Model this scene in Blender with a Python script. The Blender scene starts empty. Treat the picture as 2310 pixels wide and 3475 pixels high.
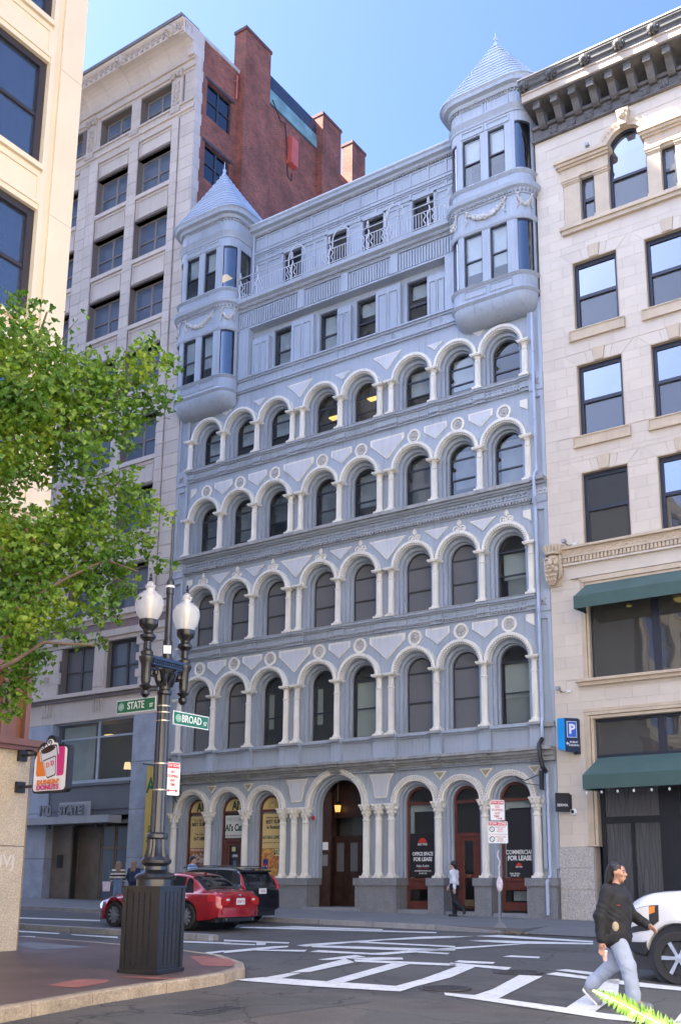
import bpy, bmesh, math, random
from mathutils import Vector, Matrix
R = math.radians
SC = bpy.context.scene
COL = SC.collection
random.seed(7)
pi = math.pi

# ---------------------------------------------------------------- camera
cam = bpy.data.cameras.new('camera')
camo = bpy.data.objects.new('camera', cam)
COL.objects.link(camo)
camo.location = (29.3593, -29.9675, 1.1027)
camo.rotation_euler = (R(90 + 12.41794), 0, R(32.6052))
cam.sensor_fit = 'VERTICAL'
cam.sensor_height = 36
cam.sensor_width = 36
cam.lens = 3449.25 / 3475 * 36
cam.shift_x = -165.537 / 3475
cam.shift_y = 484.154 / 3475
cam.clip_start = 0.05
cam.clip_end = 3000
SC.camera = camo

# ---------------------------------------------------------------- sky, sun, exposure
SUN_DIR = Vector((-0.52, -0.385, 0.765)).normalized()
elev = math.asin(SUN_DIR.z)
azim = math.atan2(SUN_DIR.x, SUN_DIR.y)
w = bpy.data.worlds.new('World')
SC.world = w
w.use_nodes = True
nt = w.node_tree
sky = nt.nodes.new('ShaderNodeTexSky')
sky.sky_type = 'NISHITA'
sky.sun_disc = False
sky.sun_elevation = elev
sky.sun_rotation = azim
sky.altitude = 0
sky.air_density = 0.36
sky.dust_density = 1.9
sky.ozone_density = 10.0
bg = nt.nodes['Background']
bg.inputs['Strength'].default_value = 0.15
nt.links.new(sky.outputs[0], bg.inputs['Color'])
sl = bpy.data.lights.new('sun', 'SUN')
sl.energy = 5.0
sl.angle = R(0.53)
sl.color = (1.0, 0.93, 0.82)
so = bpy.data.objects.new('sun', sl)
COL.objects.link(so)
so.rotation_euler = (-SUN_DIR).to_track_quat('-Z', 'Y').to_euler()
so.location = (0, -60, 90)
vs = SC.view_settings
vs.view_transform = 'Standard'
vs.look = 'None'
vs.gamma = 1
vs.use_curve_mapping = False
vs.exposure = 2.70
SC.render.engine = 'CYCLES'

# ---------------------------------------------------------------- materials
MATS = {}
def mat(name, col=(.5, .5, .5), rough=.6, var=.12, nscale=2.0, bump=0.0, bscale=30., metal=0., spec=.5,
        streak=0.0, scol=(.12, .11, .10), rand=0.0, fine=0.0, coat=0.0, emit=None, estr=1.0, speck=None):
    """principled material: base colour with large blotches, vertical dirt streaks, grain and per-object tint"""
    if name in MATS: return MATS[name]
    m = bpy.data.materials.new(name)
    m.use_nodes = True
    t = m.node_tree; N = t.nodes; Lk = t.links
    b = N['Principled BSDF']
    b.inputs['Roughness'].default_value = rough
    b.inputs['Metallic'].default_value = metal
    b.inputs['Specular IOR Level'].default_value = spec
    if coat: 
        b.inputs['Coat Weight'].default_value = coat
        b.inputs['Coat Roughness'].default_value = .04
    geo = N.new('ShaderNodeNewGeometry')
    cur = None
    def mul(col_socket, fac_socket, lo, hi):
        mr = N.new('ShaderNodeMapRange'); Lk.new(fac_socket, mr.inputs[0])
        mr.inputs[1].default_value = .25; mr.inputs[2].default_value = .75
        mr.inputs[3].default_value = lo; mr.inputs[4].default_value = hi
        mx = N.new('ShaderNodeMix'); mx.data_type = 'RGBA'; mx.blend_type = 'MULTIPLY'
        mx.inputs[0].default_value = 1
        Lk.new(col_socket, mx.inputs[6]); Lk.new(mr.outputs[0], mx.inputs[7])
        return mx.outputs[2]
    rgb = N.new('ShaderNodeRGB'); rgb.outputs[0].default_value = (*col, 1)
    cur = rgb.outputs[0]
    if var:
        n = N.new('ShaderNodeTexNoise'); n.inputs['Scale'].default_value = nscale; n.inputs['Detail'].default_value = 5
        Lk.new(geo.outputs['Position'], n.inputs['Vector'])
        cur = mul(cur, n.outputs[0], 1 - var, 1 + var)
    if fine:
        n = N.new('ShaderNodeTexNoise'); n.inputs['Scale'].default_value = bscale * 1.5; n.inputs['Detail'].default_value = 3
        Lk.new(geo.outputs['Position'], n.inputs['Vector'])
        cur = mul(cur, n.outputs[0], 1 - fine, 1 + fine)
    if speck:
        v = N.new('ShaderNodeTexVoronoi'); v.inputs['Scale'].default_value = speck[0]
        Lk.new(geo.outputs['Position'], v.inputs['Vector'])
        sp = N.new('ShaderNodeSeparateColor'); Lk.new(v.outputs['Color'], sp.inputs[0])
        cur = mul(cur, sp.outputs[0], 1 - speck[1], 1 + speck[1])
    if streak:
        mp = N.new('ShaderNodeMapping'); mp.inputs['Scale'].default_value = (9, 9, .55)
        Lk.new(geo.outputs['Position'], mp.inputs['Vector'])
        n = N.new('ShaderNodeTexNoise'); n.inputs['Scale'].default_value = 1.0; n.inputs['Detail'].default_value = 6; n.inputs['Roughness'].default_value = .65
        Lk.new(mp.outputs[0], n.inputs['Vector'])
        mr = N.new('ShaderNodeMapRange'); Lk.new(n.outputs[0], mr.inputs[0])
        mr.inputs[1].default_value = .52; mr.inputs[2].default_value = .80; mr.inputs[3].default_value = 0; mr.inputs[4].default_value = streak
        mx = N.new('ShaderNodeMix'); mx.data_type = 'RGBA'
        Lk.new(mr.outputs[0], mx.inputs[0]); Lk.new(cur, mx.inputs[6]); mx.inputs[7].default_value = (*scol, 1)
        cur = mx.outputs[2]
    if rand:
        oi = N.new('ShaderNodeObjectInfo')
        mr = N.new('ShaderNodeMapRange'); Lk.new(oi.outputs['Random'], mr.inputs[0])
        mr.inputs[3].default_value = 1 - rand; mr.inputs[4].default_value = 1 + rand
        mx = N.new('ShaderNodeMix'); mx.data_type = 'RGBA'; mx.blend_type = 'MULTIPLY'; mx.inputs[0].default_value = 1
        Lk.new(cur, mx.inputs[6]); Lk.new(mr.outputs[0], mx.inputs[7]); cur = mx.outputs[2]
    Lk.new(cur, b.inputs['Base Color'])
    if bump:
        n = N.new('ShaderNodeTexNoise'); n.inputs['Scale'].default_value = bscale; n.inputs['Detail'].default_value = 4
        Lk.new(geo.outputs['Position'], n.inputs['Vector'])
        bp = N.new('ShaderNodeBump'); bp.inputs['Strength'].default_value = bump; bp.inputs['Distance'].default_value = .02
        Lk.new(n.outputs[0], bp.inputs['Height']); Lk.new(bp.outputs[0], b.inputs['Normal'])
    if emit:
        b.inputs['Emission Color'].default_value = (*emit, 1); b.inputs['Emission Strength'].default_value = estr
    MATS[name] = m
    return m

def glass_mat(name, tint=(.5, .55, .55), rough=.015, ior=1.5, wob=.02, base=None, mixbase=0.0):
    """window pane: fresnel mirror over a tinted see-through body, slightly wavy"""
    if name in MATS: return MATS[name]
    m = bpy.data.materials.new(name); m.use_nodes = True
    t = m.node_tree; N = t.nodes; Lk = t.links
    N.remove(N['Principled BSDF'])
    out = N['Material Output']
    fr = N.new('ShaderNodeFresnel'); fr.inputs['IOR'].default_value = ior
    tr = N.new('ShaderNodeBsdfTransparent'); tr.inputs[0].default_value = (*tint, 1)
    gl = N.new('ShaderNodeBsdfGlossy'); gl.inputs['Roughness'].default_value = rough; gl.inputs[0].default_value = (.95, .97, 1, 1)
    mx = N.new('ShaderNodeMixShader')
    geo = N.new('ShaderNodeNewGeometry')
    n = N.new('ShaderNodeTexNoise'); n.inputs['Scale'].default_value = .9; n.inputs['Detail'].default_value = 1
    Lk.new(geo.outputs['Position'], n.inputs['Vector'])
    bp = N.new('ShaderNodeBump'); bp.inputs['Strength'].default_value = wob; bp.inputs['Distance'].default_value = .5
    Lk.new(n.outputs[0], bp.inputs['Height']); Lk.new(bp.outputs[0], gl.inputs['Normal'])
    bf = N.new('ShaderNodeMath'); bf.operation = 'MULTIPLY_ADD'; Lk.new(geo.outputs['Backfacing'], bf.inputs[0]); bf.inputs[1].default_value = -2; bf.inputs[2].default_value = 1
    pw = N.new('ShaderNodeMath'); pw.operation = 'POWER'; pw.inputs[0].default_value = ior; Lk.new(bf.outputs[0], pw.inputs[1]); Lk.new(pw.outputs[0], fr.inputs['IOR'])
    Lk.new(fr.outputs[0], mx.inputs[0])
    body = tr.outputs[0]
    if base:
        df = N.new('ShaderNodeBsdfDiffuse'); df.inputs[0].default_value = (*base, 1)
        mb = N.new('ShaderNodeMixShader'); mb.inputs[0].default_value = mixbase
        Lk.new(tr.outputs[0], mb.inputs[1]); Lk.new(df.outputs[0], mb.inputs[2]); body = mb.outputs[0]
    Lk.new(body, mx.inputs[1]); Lk.new(gl.outputs[0], mx.inputs[2])
    Lk.new(mx.outputs[0], out.inputs[0])
    MATS[name] = m
    return m

# ---------------------------------------------------------------- mesh helpers
class MB:
    def __init__(s): s.v = []; s.f = []
    def add(s, vs, fs):
        n = len(s.v); s.v += [tuple(p) for p in vs]; s.f += [tuple(i + n for i in q) for q in fs]; return s
    def box(s, x0, x1, y0, y1, z0, z1):
        return s.add([(x0,y0,z0),(x1,y0,z0),(x1,y1,z0),(x0,y1,z0),(x0,y0,z1),(x1,y0,z1),(x1,y1,z1),(x0,y1,z1)],
                     [(0,3,2,1),(4,5,6,7),(0,1,5,4),(1,2,6,5),(2,3,7,6),(3,0,4,7)])
    def prism(s, pts, ax, a, b):
        n = len(pts)
        def P(p, h):
            if ax == 'y': return (p[0], h, p[1])
            if ax == 'x': return (h, p[0], p[1])
            return (p[0], p[1], h)
        vs = [P(p, a) for p in pts] + [P(p, b) for p in pts]
        fs = [tuple(range(n)), tuple(reversed(range(n, 2 * n)))] + [(i, n + i, n + (i + 1) % n, (i + 1) % n) for i in range(n)]
        return s.add(vs, fs)
    def lathe(s, prof, cx=0, cy=0, seg=16, cz=0, flute=0, fd=.1, cap=True):
        n = len(prof); vs = []; fs = []
        for (r, z) in prof:
            for k in range(seg):
                a = 2 * pi * k / seg
                rr = r * (1 - fd * (k % 2)) if flute else r
                vs.append((cx + rr * math.cos(a), cy + rr * math.sin(a), cz + z))
        for i in range(n - 1):
            for k in range(seg):
                k2 = (k + 1) % seg
                fs.append((i*seg+k, i*seg+k2, (i+1)*seg+k2, (i+1)*seg+k))
        if cap: fs.append(tuple(reversed(range(seg)))); fs.append(tuple(range((n-1)*seg, n*seg)))
        return s.add(vs, fs)
    def arc(s, cx, cz, r0, r1, y0, y1, a0=0, a1=pi, seg=16):
        vs = []; fs = []
        for k in range(seg + 1):
            a = a0 + (a1 - a0) * k / seg; c, d = math.cos(a), math.sin(a)
            vs += [(cx+r0*c, y0, cz+r0*d), (cx+r1*c, y0, cz+r1*d), (cx+r1*c, y1, cz+r1*d), (cx+r0*c, y1, cz+r0*d)]
        for k in range(seg):
            o = 4 * k
            for j in range(4):
                fs.append((o+j, o+4+j, o+4+(j+1) % 4, o+(j+1) % 4))
        fs.append((0,1,2,3)); e = 4*seg; fs.append((e+3,e+2,e+1,e))
        return s.add(vs, fs)
    def tube(s, pts, r, seg=6, cap=True):
        pts = [Vector(p) for p in pts]; n = len(pts)
        rs = r if isinstance(r, (list, tuple)) else [r] * n
        vs = []; fs = []
        u = None
        for i, p in enumerate(pts):
            d = (pts[min(i+1, n-1)] - pts[max(i-1, 0)])
            d = d.normalized() if d.length > 1e-9 else Vector((0,0,1))
            if u is None:
                u = d.orthogonal().normalized()
            u = (u - d * u.dot(d))
            u = u.normalized() if u.length > 1e-6 else d.orthogonal().normalized()
            v = d.cross(u)
            for k in range(seg):
                a = 2*pi*k/seg
                vs.append(p + (u*math.cos(a) + v*math.sin(a)) * rs[i])
        for i in range(n-1):
            for k in range(seg):
                k2 = (k+1) % seg
                fs.append((i*seg+k, i*seg+k2, (i+1)*seg+k2, (i+1)*seg+k))
        if cap: fs.append(tuple(reversed(range(seg)))); fs.append(tuple(range((n-1)*seg, n*seg)))
        return s.add(vs, fs)
    def sweep(s, path, prof, closed=False, cap=True):
        """path: plan points (x,y); prof: closed polygon of (outward offset, z); outward = left-hand normal of travel * -1 (right side)"""
        n = len(path); m = len(prof); vs = []; fs = []
        P = [Vector((p[0], p[1])) for p in path]
        for i in range(n):
            if closed: a, b = P[i-1], P[(i+1) % n]
            else: a, b = P[max(i-1, 0)], P[min(i+1, n-1)]
            d1 = (P[i]-a); d2 = (b-P[i])
            d1 = d1.normalized() if d1.length > 1e-9 else d2.normalized()
            d2 = d2.normalized() if d2.length > 1e-9 else d1
            n1 = Vector((d1.y, -d1.x)); n2 = Vector((d2.y, -d2.x))
            nn = (n1+n2); nn = nn.normalized() if nn.length > 1e-6 else n1
            k = 1 / max(.3, nn.dot(n1))
            for (o, z) in prof:
                q = P[i] + nn * o * k
                vs.append((q.x, q.y, z))
        cnt = n if closed else n-1
        for i in range(cnt):
            i2 = (i+1) % n
            for j in range(m):
                j2 = (j+1) % m
                fs.append((i*m+j, i2*m+j, i2*m+j2, i*m+j2))
        if not closed and cap:
            fs.append(tuple(reversed(range(m)))); fs.append(tuple((n-1)*m+j for j in range(m)))
        return s.add(vs, fs)
    def sphere(s, c, r, seg=10, ring=6, sc=(1,1,1)):
        prof = [(max(1e-4, math.sin(pi*i/ring)), -math.cos(pi*i/ring)) for i in range(ring+1)]
        t = MB().lathe(prof, seg=seg)
        return s.add([(c[0]+x*r*sc[0], c[1]+y*r*sc[1], c[2]+z*r*sc[2]) for x, y, z in t.v], t.f)
    def xf(s, M):
        s.v = [tuple(M @ Vector(p)) for p in s.v]; return s
    def join(s, o):
        return s.add(o.v, o.f)
    def mesh(s, name='m', smooth=False, fix=True):
        me = bpy.data.meshes.new(name); me.from_pydata(s.v, [], s.f)
        if fix:
            bm = bmesh.new(); bm.from_mesh(me); bmesh.ops.recalc_face_normals(bm, faces=bm.faces); bm.to_mesh(me); bm.free()
        if smooth:
            me.polygons.foreach_set('use_smooth', [True]*len(me.polygons))
            if fix: me.set_sharp_from_angle(angle=R(38))
        me.update()
        return me

def tag(o, label=None, cat=None, group=None, kind=None):
    if label: o['label'] = label
    if cat: o['category'] = cat
    if group: o['group'] = group
    if kind: o['kind'] = kind
    return o
def thing(name, label, cat, loc=(0,0,0), rz=0, group=None):
    o = bpy.data.objects.new(name, None); COL.objects.link(o); o.empty_display_size = .2
    o.location = loc; o.rotation_euler = (0,0,rz)
    return tag(o, label, cat, group)
def basis(o):
    return Matrix.LocRotScale(o.location, o.rotation_euler, o.scale)
def ob(name, m, ma, par=None, loc=(0,0,0), rot=(0,0,0), smooth=False, local=False, scale=None, **kw):
    """one mesh object; coordinates are world coordinates unless local (then relative to the parent)"""
    me = m.mesh(name, smooth) if isinstance(m, MB) else m
    o = bpy.data.objects.new(name, me); COL.objects.link(o)
    if not me.materials:
        me.materials.append(ma)
    elif me.materials[0] != ma and ma is not None:
        o.material_slots[0].link = 'OBJECT'; o.material_slots[0].material = ma
    o.location = loc; o.rotation_euler = rot
    if scale: o.scale = scale
    if par is not None:
        o.parent = par
        if not local:
            M = basis(par); q = par
            if q.parent and q.get('_loc'): M = basis(q.parent) @ M
            o.matrix_parent_inverse = M.inverted()
        else: o['_loc'] = 1
    if kw: tag(o, **kw)
    return o
def copy_tree(o, par=None):
    c = o.copy(); COL.objects.link(c)
    if par is not None: c.parent = par; c.matrix_parent_inverse = o.matrix_parent_inverse.copy()
    for ch in o.children: copy_tree(ch, c)
    return c

FONT_CACHE = {}
def text_mesh(txt, size=1, bold=0.0, depth=.004, align='CENTER', sx=1.0):
    k = (txt, size, bold, depth, align, sx)
    if k in FONT_CACHE: return FONT_CACHE[k]
    cu = bpy.data.curves.new('t', 'FONT'); cu.body = txt; cu.size = size; cu.offset = bold * size; cu.extrude = depth
    cu.align_x = align; cu.align_y = 'CENTER'; cu.resolution_u = 3
    o = bpy.data.objects.new('t', cu); COL.objects.link(o)
    
    me = bpy.data.meshes.new_from_object(o)
    bpy.data.objects.remove(o); bpy.data.curves.remove(cu)
    if sx != 1:
        for v in me.vertices: v.co.x *= sx
    me.materials.clear()
    FONT_CACHE[k] = me
    return me
def text(txt, ma, par, loc, size, rz=0.0, bold=0.02, depth=.004, align='CENTER', sx=1.0, tilt=0.0, name='lettering', local=False):
    """upright lettering facing -y turned by rz about z"""
    return ob(name, text_mesh(txt, size, bold, depth, align, sx), ma, par, loc=loc, rot=(R(90), tilt, rz), local=local)

def ground_z(x, y, h=0.0):
    return -0.13 - 0.016*(x-9) + 0.006*y + h

# common materials
M_blue   = mat('blue_paint', (.35,.39,.44), .5, var=.12, nscale=.5, streak=.55, scol=(.15,.155,.165), fine=.08)
M_blue2  = mat('blue_paint_pale', (.56,.565,.575), .5, var=.08, nscale=1.2, streak=.35, scol=(.25,.25,.25))
M_white  = mat('white_trim_paint', (.74,.70,.60), .5, var=.10, nscale=1.5, streak=.55, scol=(.33,.26,.18))
M_dirty  = mat('weathered_trim', (.30,.30,.29), .6, var=.25, nscale=3, streak=.5, scol=(.13,.13,.12))
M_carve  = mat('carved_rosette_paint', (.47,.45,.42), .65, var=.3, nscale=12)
M_dark   = mat('dark_window_frame', (.035,.037,.042), .4, var=.1)
M_blackm = mat('black_iron', (.012,.012,.014), .32, var=.3, nscale=6, spec=.6)
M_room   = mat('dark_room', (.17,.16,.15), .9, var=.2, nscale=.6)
M_glass  = glass_mat('window_glass', (.80,.83,.83), ior=1.5)
M_glassd = glass_mat('dark_window_glass', (.45,.47,.48), ior=1.45, base=(.23,.23,.235), mixbase=.62)
M_glassm = glass_mat('mirror_window_glass', (.3,.34,.36), ior=2.3)
M_blind  = mat('blind_cloth', (.62,.62,.56), .8, var=.06)
M_granite= mat('grey_granite', (.205,.205,.205), .55, var=.1, nscale=3, speck=(90,.25), streak=.3, scol=(.09,.09,.09))
M_lampon = mat('lit_ceiling_lamp', (.9,.8,.5), .5, var=0, emit=(1.0,.62,.16), estr=.32)
# ================================================================ blue cast-iron building
BB = thing('cast_iron_building', 'tall blue-grey cast-iron building with white arches, columns and two turrets', 'building', (7.87, 0, 0))
p0, dd = 1.85, .509
CX = [0, p0, 2*p0, 3*p0, 3*p0+dd, 4*p0+dd, 5*p0+dd, 5*p0+2*dd, 6*p0+2*dd, 7*p0+2*dd, 8*p0+2*dd]
BAYS = [(0,1),(1,2),(2,3),(4,5),(5,6),(7,8),(8,9),(9,10)]
BC = [(CX[a]+CX[b])/2 for a, b in BAYS]
XL, XR = -.76, 16.46
# mass of the building behind the fronts, with floor slabs
core = MB().box(XL+.01, XR-.01, 1.75, 14, -.3, 29.0)
for z in (4.9, 10.05, 13.9, 17.95, 21.5): core.box(XL+.02, XR-.02, .62, 1.75, z-.2, z+.1)
core.box(XL+.01, XL+.2, .3, 1.75, -.3, 24); core.box(XR-.2, XR-.01, .3, 1.75, -.3, 24)
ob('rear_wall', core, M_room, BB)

def column_meshes(h, r, cap='plain'):
    seg = 20
    base = MB().box(-.18,.18,-.18,.18,0,.07); base.lathe([(.17,.07),(.175,.10),(.14,.13),(.145,.16),(r*1.05,.18)], seg=16)
    sh = MB()
    hr = h*.80
    sh.lathe([(r*1.06,.17),(r*1.04,hr*.96)], seg=28, flute=1, fd=.09)
    sh.lathe([(r*1.0,hr*.955),(r*1.22,hr*.965),(r*1.22,hr*.99),(r*.97,hr)], seg=seg)
    ch = .30 if cap == 'leaf' else .12
    sh.lathe([(r*.97,hr),(r*.93,h-ch-.02)], seg=28, flute=1, fd=.08)
    cp = MB()
    if cap == 'leaf':
        cp.lathe([(r*1.02,h-.42),(r*1.2,h-.40),(r*1.05,h-.38),(r*1.15,h-.26),(r*1.35,h-.17),(r*1.75,h-.07),(r*1.8,h-.06)], seg=16)
        for k in range(8):
            a = 2*pi*k/8+.39
            for zz, rr, q in ((h-.29, r*1.25, .05), (h-.15, r*1.6, .055)):
                cp.sphere((rr*math.cos(a+(zz>h-.2)*.39), rr*math.sin(a+(zz>h-.2)*.39), zz), q, 6, 4, (1,1,1.4))
        for sx in (-1,1):
            for sy in (-1,1): cp.sphere((sx*.155, sy*.155, h-.09), .05, 6, 5)
        cp.box(-.21,.21,-.21,.21,h-.06,h)
    else:
        cp.lathe([(r*.95,h-.15),(r*1.15,h-.14),(r*1.15,h-.12),(r*1.5,h-.075)], seg=16)
        cp.box(-.20,.20,-.20,.20,h-.075,h-.035); cp.box(-.225,.225,-.225,.225,h-.035,h+.015)
    return base.mesh('base'), sh.mesh('column'), cp.mesh('capital')
def place_col(ms, x, y, z, par=BB, m=M_white):
    c = ob('column', ms[1], m, par, loc=(x,y,z))
    ob('base', ms[0], m, c, loc=(x,y,z)); ob('capital', ms[2], m, c, loc=(x,y,z))

def arched_window(cx, zb, zs, r, y, par, glass, sash, lower=.5, trans=True, mframe=M_dark, blind=None, fr=.055, sill=True):
    """arched double-hung window: frame > panes"""
    f = MB()
    f.arc(cx, zs, r-fr, r, y-.03, y+.03, seg=14)
    f.box(cx-r, cx-r+fr, y-.03, y+.03, zb, zs); f.box(cx+r-fr, cx+r, y-.03, y+.03, zb, zs); f.box(cx-r+fr, cx+r-fr, y-.03, y+.03, zb, zb+fr)
    if trans: f.box(cx-r+fr, cx+r-fr, y-.035, y+.03, zs-.04, zs+.02)
    zm = zb + (zs-zb)*lower
    if lower: f.box(cx-r+fr, cx+r-fr, y-.04, y+.025, zm-.025, zm+.025)
    o = ob('window', f, mframe, par)
    q = r-fr
    arc = [(cx+q*math.cos(pi*k/14), zs+.02+(q-.02)*math.sin(pi*k/14)) for k in range(15)]
    ob('pane', MB().prism(arc, 'y', y-.004, y+.004), glass, o)
    if lower:
        ob('pane', MB().box(cx-q, cx+q, y-.014, y-.006, zm+.025, zs-.04), glass, o)
        ob('pane', MB().box(cx-q, cx+q, y+.002, y+.010, zb+fr, zm-.025), sash or glass, o)
    else:
        ob('pane', MB().box(cx-q, cx+q, y-.004, y+.004, zb+fr, zs-.04), glass, o)
    return o
def vert_blinds(par, x0, x1, y, z0, z1, n=14, m=M_blind, ang=.5):
    s = MB()
    w = (x1-x0)/n
    for k in range(n):
        c = x0+(k+.5)*w; dx = w*.45*math.cos(ang); dy = w*.45*math.sin(ang)
        s.add([(c-dx,y-dy,z0),(c+dx,y+dy,z0),(c+dx,y+dy,z1),(c-dx,y-dy,z1)], [(0,1,2,3)])
    return ob('blind', s.mesh('blind', fix=False), m, par)
def sheet_blind(par, x0, x1, y, z0, z1, m=M_blind):
    return ob('blind', MB().box(x0, x1, y, y+.01, z0, z1), m, par)

def shield(cx, zt, zm, zb, hw, cur=.6):
    """flat-topped panel with concave sides meeting in a point"""
    pts = [(-hw, zt), (hw, zt)]
    if zm < zt: pts.append((hw, zm))
    for k in range(1, 6):
        t = k/6.
        pts.append((hw*(1-t)*(1-cur*t*(1-t)*1.2), zm+(zb-zm)*(t**(1-.35*cur))))
    pts.append((0, zb))
    for k in range(5, 0, -1):
        t = k/6.
        pts.append((-hw*(1-t)*(1-cur*t*(1-t)*1.2), zm+(zb-zm)*(t**(1-.35*cur))))
    if zm < zt: pts.append((-hw, zm))
    return [(cx+a, b) for a, b in pts]
def shrink(pts, k):
    cx = sum(p[0] for p in pts)/len(pts); cz = sum(p[1] for p in pts)/len(pts)
    return [(cx+(a-cx)*k, cz+(b-cz)*k) for a, b in pts]

RO = MB().arc(0,0,.205,.285,-.06,.01,0,2*pi,24).mesh('roundel')
RS = MB().arc(0,0,.0,.21,-.01,.01,0,2*pi,16)
for k in range(8):
    a = 2*pi*k/8; RS.sphere((.12*math.cos(a), -.015, .12*math.sin(a)), .055, 7, 5, (1,.7,1))
RS.sphere((0,-.03,0), .055, 8, 6)
RS = RS.mesh('rosette', True)
TF = MB()
for sx in (-.13,.13): TF.arc(sx,.13,.08,.125,-.05,.01,0,2*pi,14); TF.sphere((sx,-.01,.13),.06,8,5,(1,.5,1))
TF.prism([(0,.22),(.085,.33),(.075,.40),(0,.50),(-.075,.40),(-.085,.33)],'y',-.05,.01)
TF.prism([(0,.26),(.04,.34),(0,.44),(-.04,.34)],'y',-.075,-.045)
TF = TF.mesh('trefoil')

FLOORS = [dict(zb=6.03, zs=8.24, zt=9.82, k='round'), dict(zb=10.32, zs=12.14, zt=13.556, k='tre'),
          dict(zb=14.34, zs=15.965, zt=17.71, k='round'), dict(zb=18.20, zs=19.56, zt=21.16, k='vee')]
YW = .15
def spandrel(mb, xl, xr, cx, zs, zt, r, y0, y1, seg=18):
    pts = [(xl, zs), (xl, zt), (xr, zt), (xr, zs)] + [(cx+r*math.cos(pi*k/seg), zs+r*math.sin(pi*k/seg)) for k in range(seg+1)]
    mb.prism(pts, 'y', y0, y1)
for fi, F in enumerate(FLOORS):
    zb, zs, zt = F['zb'], F['zs'], F['zt']
    wall = MB()
    ms = column_meshes(zs-zb-.015, .105)
    for i, x in enumerate(CX): place_col(ms, x, .0, zb)
    edges = []
    for bi, (a, b) in enumerate(BAYS):
        cx = BC[bi]
        xl = CX[a] if bi in (0,1,2,4,6,7) and not (bi == 0) else CX[a]
        xl = XL+.6 if bi == 0 else (CX[a] if a not in (4,7) else (CX[a]+CX[a-1])/2)
        xr = 15.93 if bi == 7 else (CX[b] if b not in (3,6) else (CX[b]+CX[b+1])/2)
        spandrel(wall, xl, xr, cx, zs, zt+.01, .715, YW, .60)
        wall.box(xl, cx-.715, YW, .60, zb-.02, zs); wall.box(cx+.715, xr, YW, .60, zb-.02, zs)
        # archivolt of two rolls, then the recessed order with its jamb strips
        ar = MB().arc(cx, zs, .80, .905, -.06, YW+.01, seg=22)
        ar.arc(cx, zs, .735, .80, -.02, YW+.01, seg=22)
        A = ob('arch', ar, M_white, BB)
        bd = MB()
        for k in range(27):
            t = pi*(k+.5)/27; c, s = math.cos(t), math.sin(t)
            bd.add([(cx+r_*math.cos(t+q), -.034, zs+r_*math.sin(t+q)) for r_, q in ((.745,-.028),(.79,-.028),(.79,.028),(.745,.028))], [(0,1,2,3)])
        ob('bead_ring', bd, M_dirty, A)
        inn = MB().arc(cx, zs, .60, .72, .27, .60, seg=18)
        inn.box(cx-.72, cx-.60, .27, .6, zb, zs-.10); inn.box(cx+.60, cx+.72, .27, .6, zb, zs-.10)
        inn.box(cx-.74, cx-.585, .25, .6, zs-.10, zs); inn.box(cx+.585, cx+.74, .25, .6, zs-.10, zs)
        inn.arc(cx, zs, .545, .605, .42, .62, seg=16); inn.box(cx-.605, cx-.545, .42, .62, zb, zs); inn.box(cx+.545, cx+.605, .42, .62, zb, zs)
        ob('inner_arch', inn, M_blue, BB)
        gl = M_glassd if fi in (0,1) and (fi, bi) not in ((0,4),(0,7),(1,7),(0,2),(0,3)) else M_glass
        wdw = arched_window(cx, zb+.07, zs+.0, .548, .55, BB, gl, gl)
        if (fi, bi) in ((0,4),(0,7)): vert_blinds(wdw, cx-.47, cx+.47, .68, zb+(.12 if bi == 4 else 1.0), zs-.05, 14); vert_blinds(wdw, cx-.47, cx+.47, .70, zb+.12, zb+1.0, 14, mat('dim_blind',(.40,.40,.38),.8))
        if (fi, bi) == (1,7): sheet_blind(wdw, cx-.42, cx+.47, .70, zb+.85, zs-.05); sheet_blind(wdw, cx-.30, cx+.40, .74, zb+.1, zb+.85, mat('dim_blind',(.40,.40,.38),.8))
        if (fi, bi) in ((0,2),(0,3)): sheet_blind(wdw, cx-.46, cx-.22, .70, zb+.75, zs-.1, mat('pale_curtain',(.55,.57,.5),.8))
        if fi == 2: sheet_blind(wdw, cx-.47, cx+.47, .80, zb+(.1,.5,.9,.2,.75,.1,.6,.35)[bi], zs+.4, mat('grey_shade_%d' % (bi % 3), ((.32,.32,.33),(.45,.45,.44),(.26,.265,.28))[bi % 3], .8, var=.15))
        if fi == 3:
            sheet_blind(wdw, cx-.47, cx+.47, .75, zs-.55-.2*(bi % 3 == 0), zs+.45, mat('roller_blind',(.70,.71,.72),.8,var=.1)) if bi in (0,1,2,5,6) else None
        # window ledge
        ob('sill', MB().box(cx-.62, cx+.62, .12, .62, zb-.04, zb+.05), M_dirty, BB)
        # ornament over the crown
        if F['k'] == 'round':
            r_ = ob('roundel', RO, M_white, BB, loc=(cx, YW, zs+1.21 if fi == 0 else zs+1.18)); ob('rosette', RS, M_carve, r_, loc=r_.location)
        elif F['k'] == 'tre':
            ob('trefoil', TF, M_white, BB, loc=(cx, YW, zs+.90))
    # raised panels between the arches
    spots = [(CX[1],0),(CX[2],0),((CX[3]+CX[4])/2,1),(CX[5],0),((CX[6]+CX[7])/2,1),(CX[8],0),(CX[9],0)]
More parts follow.
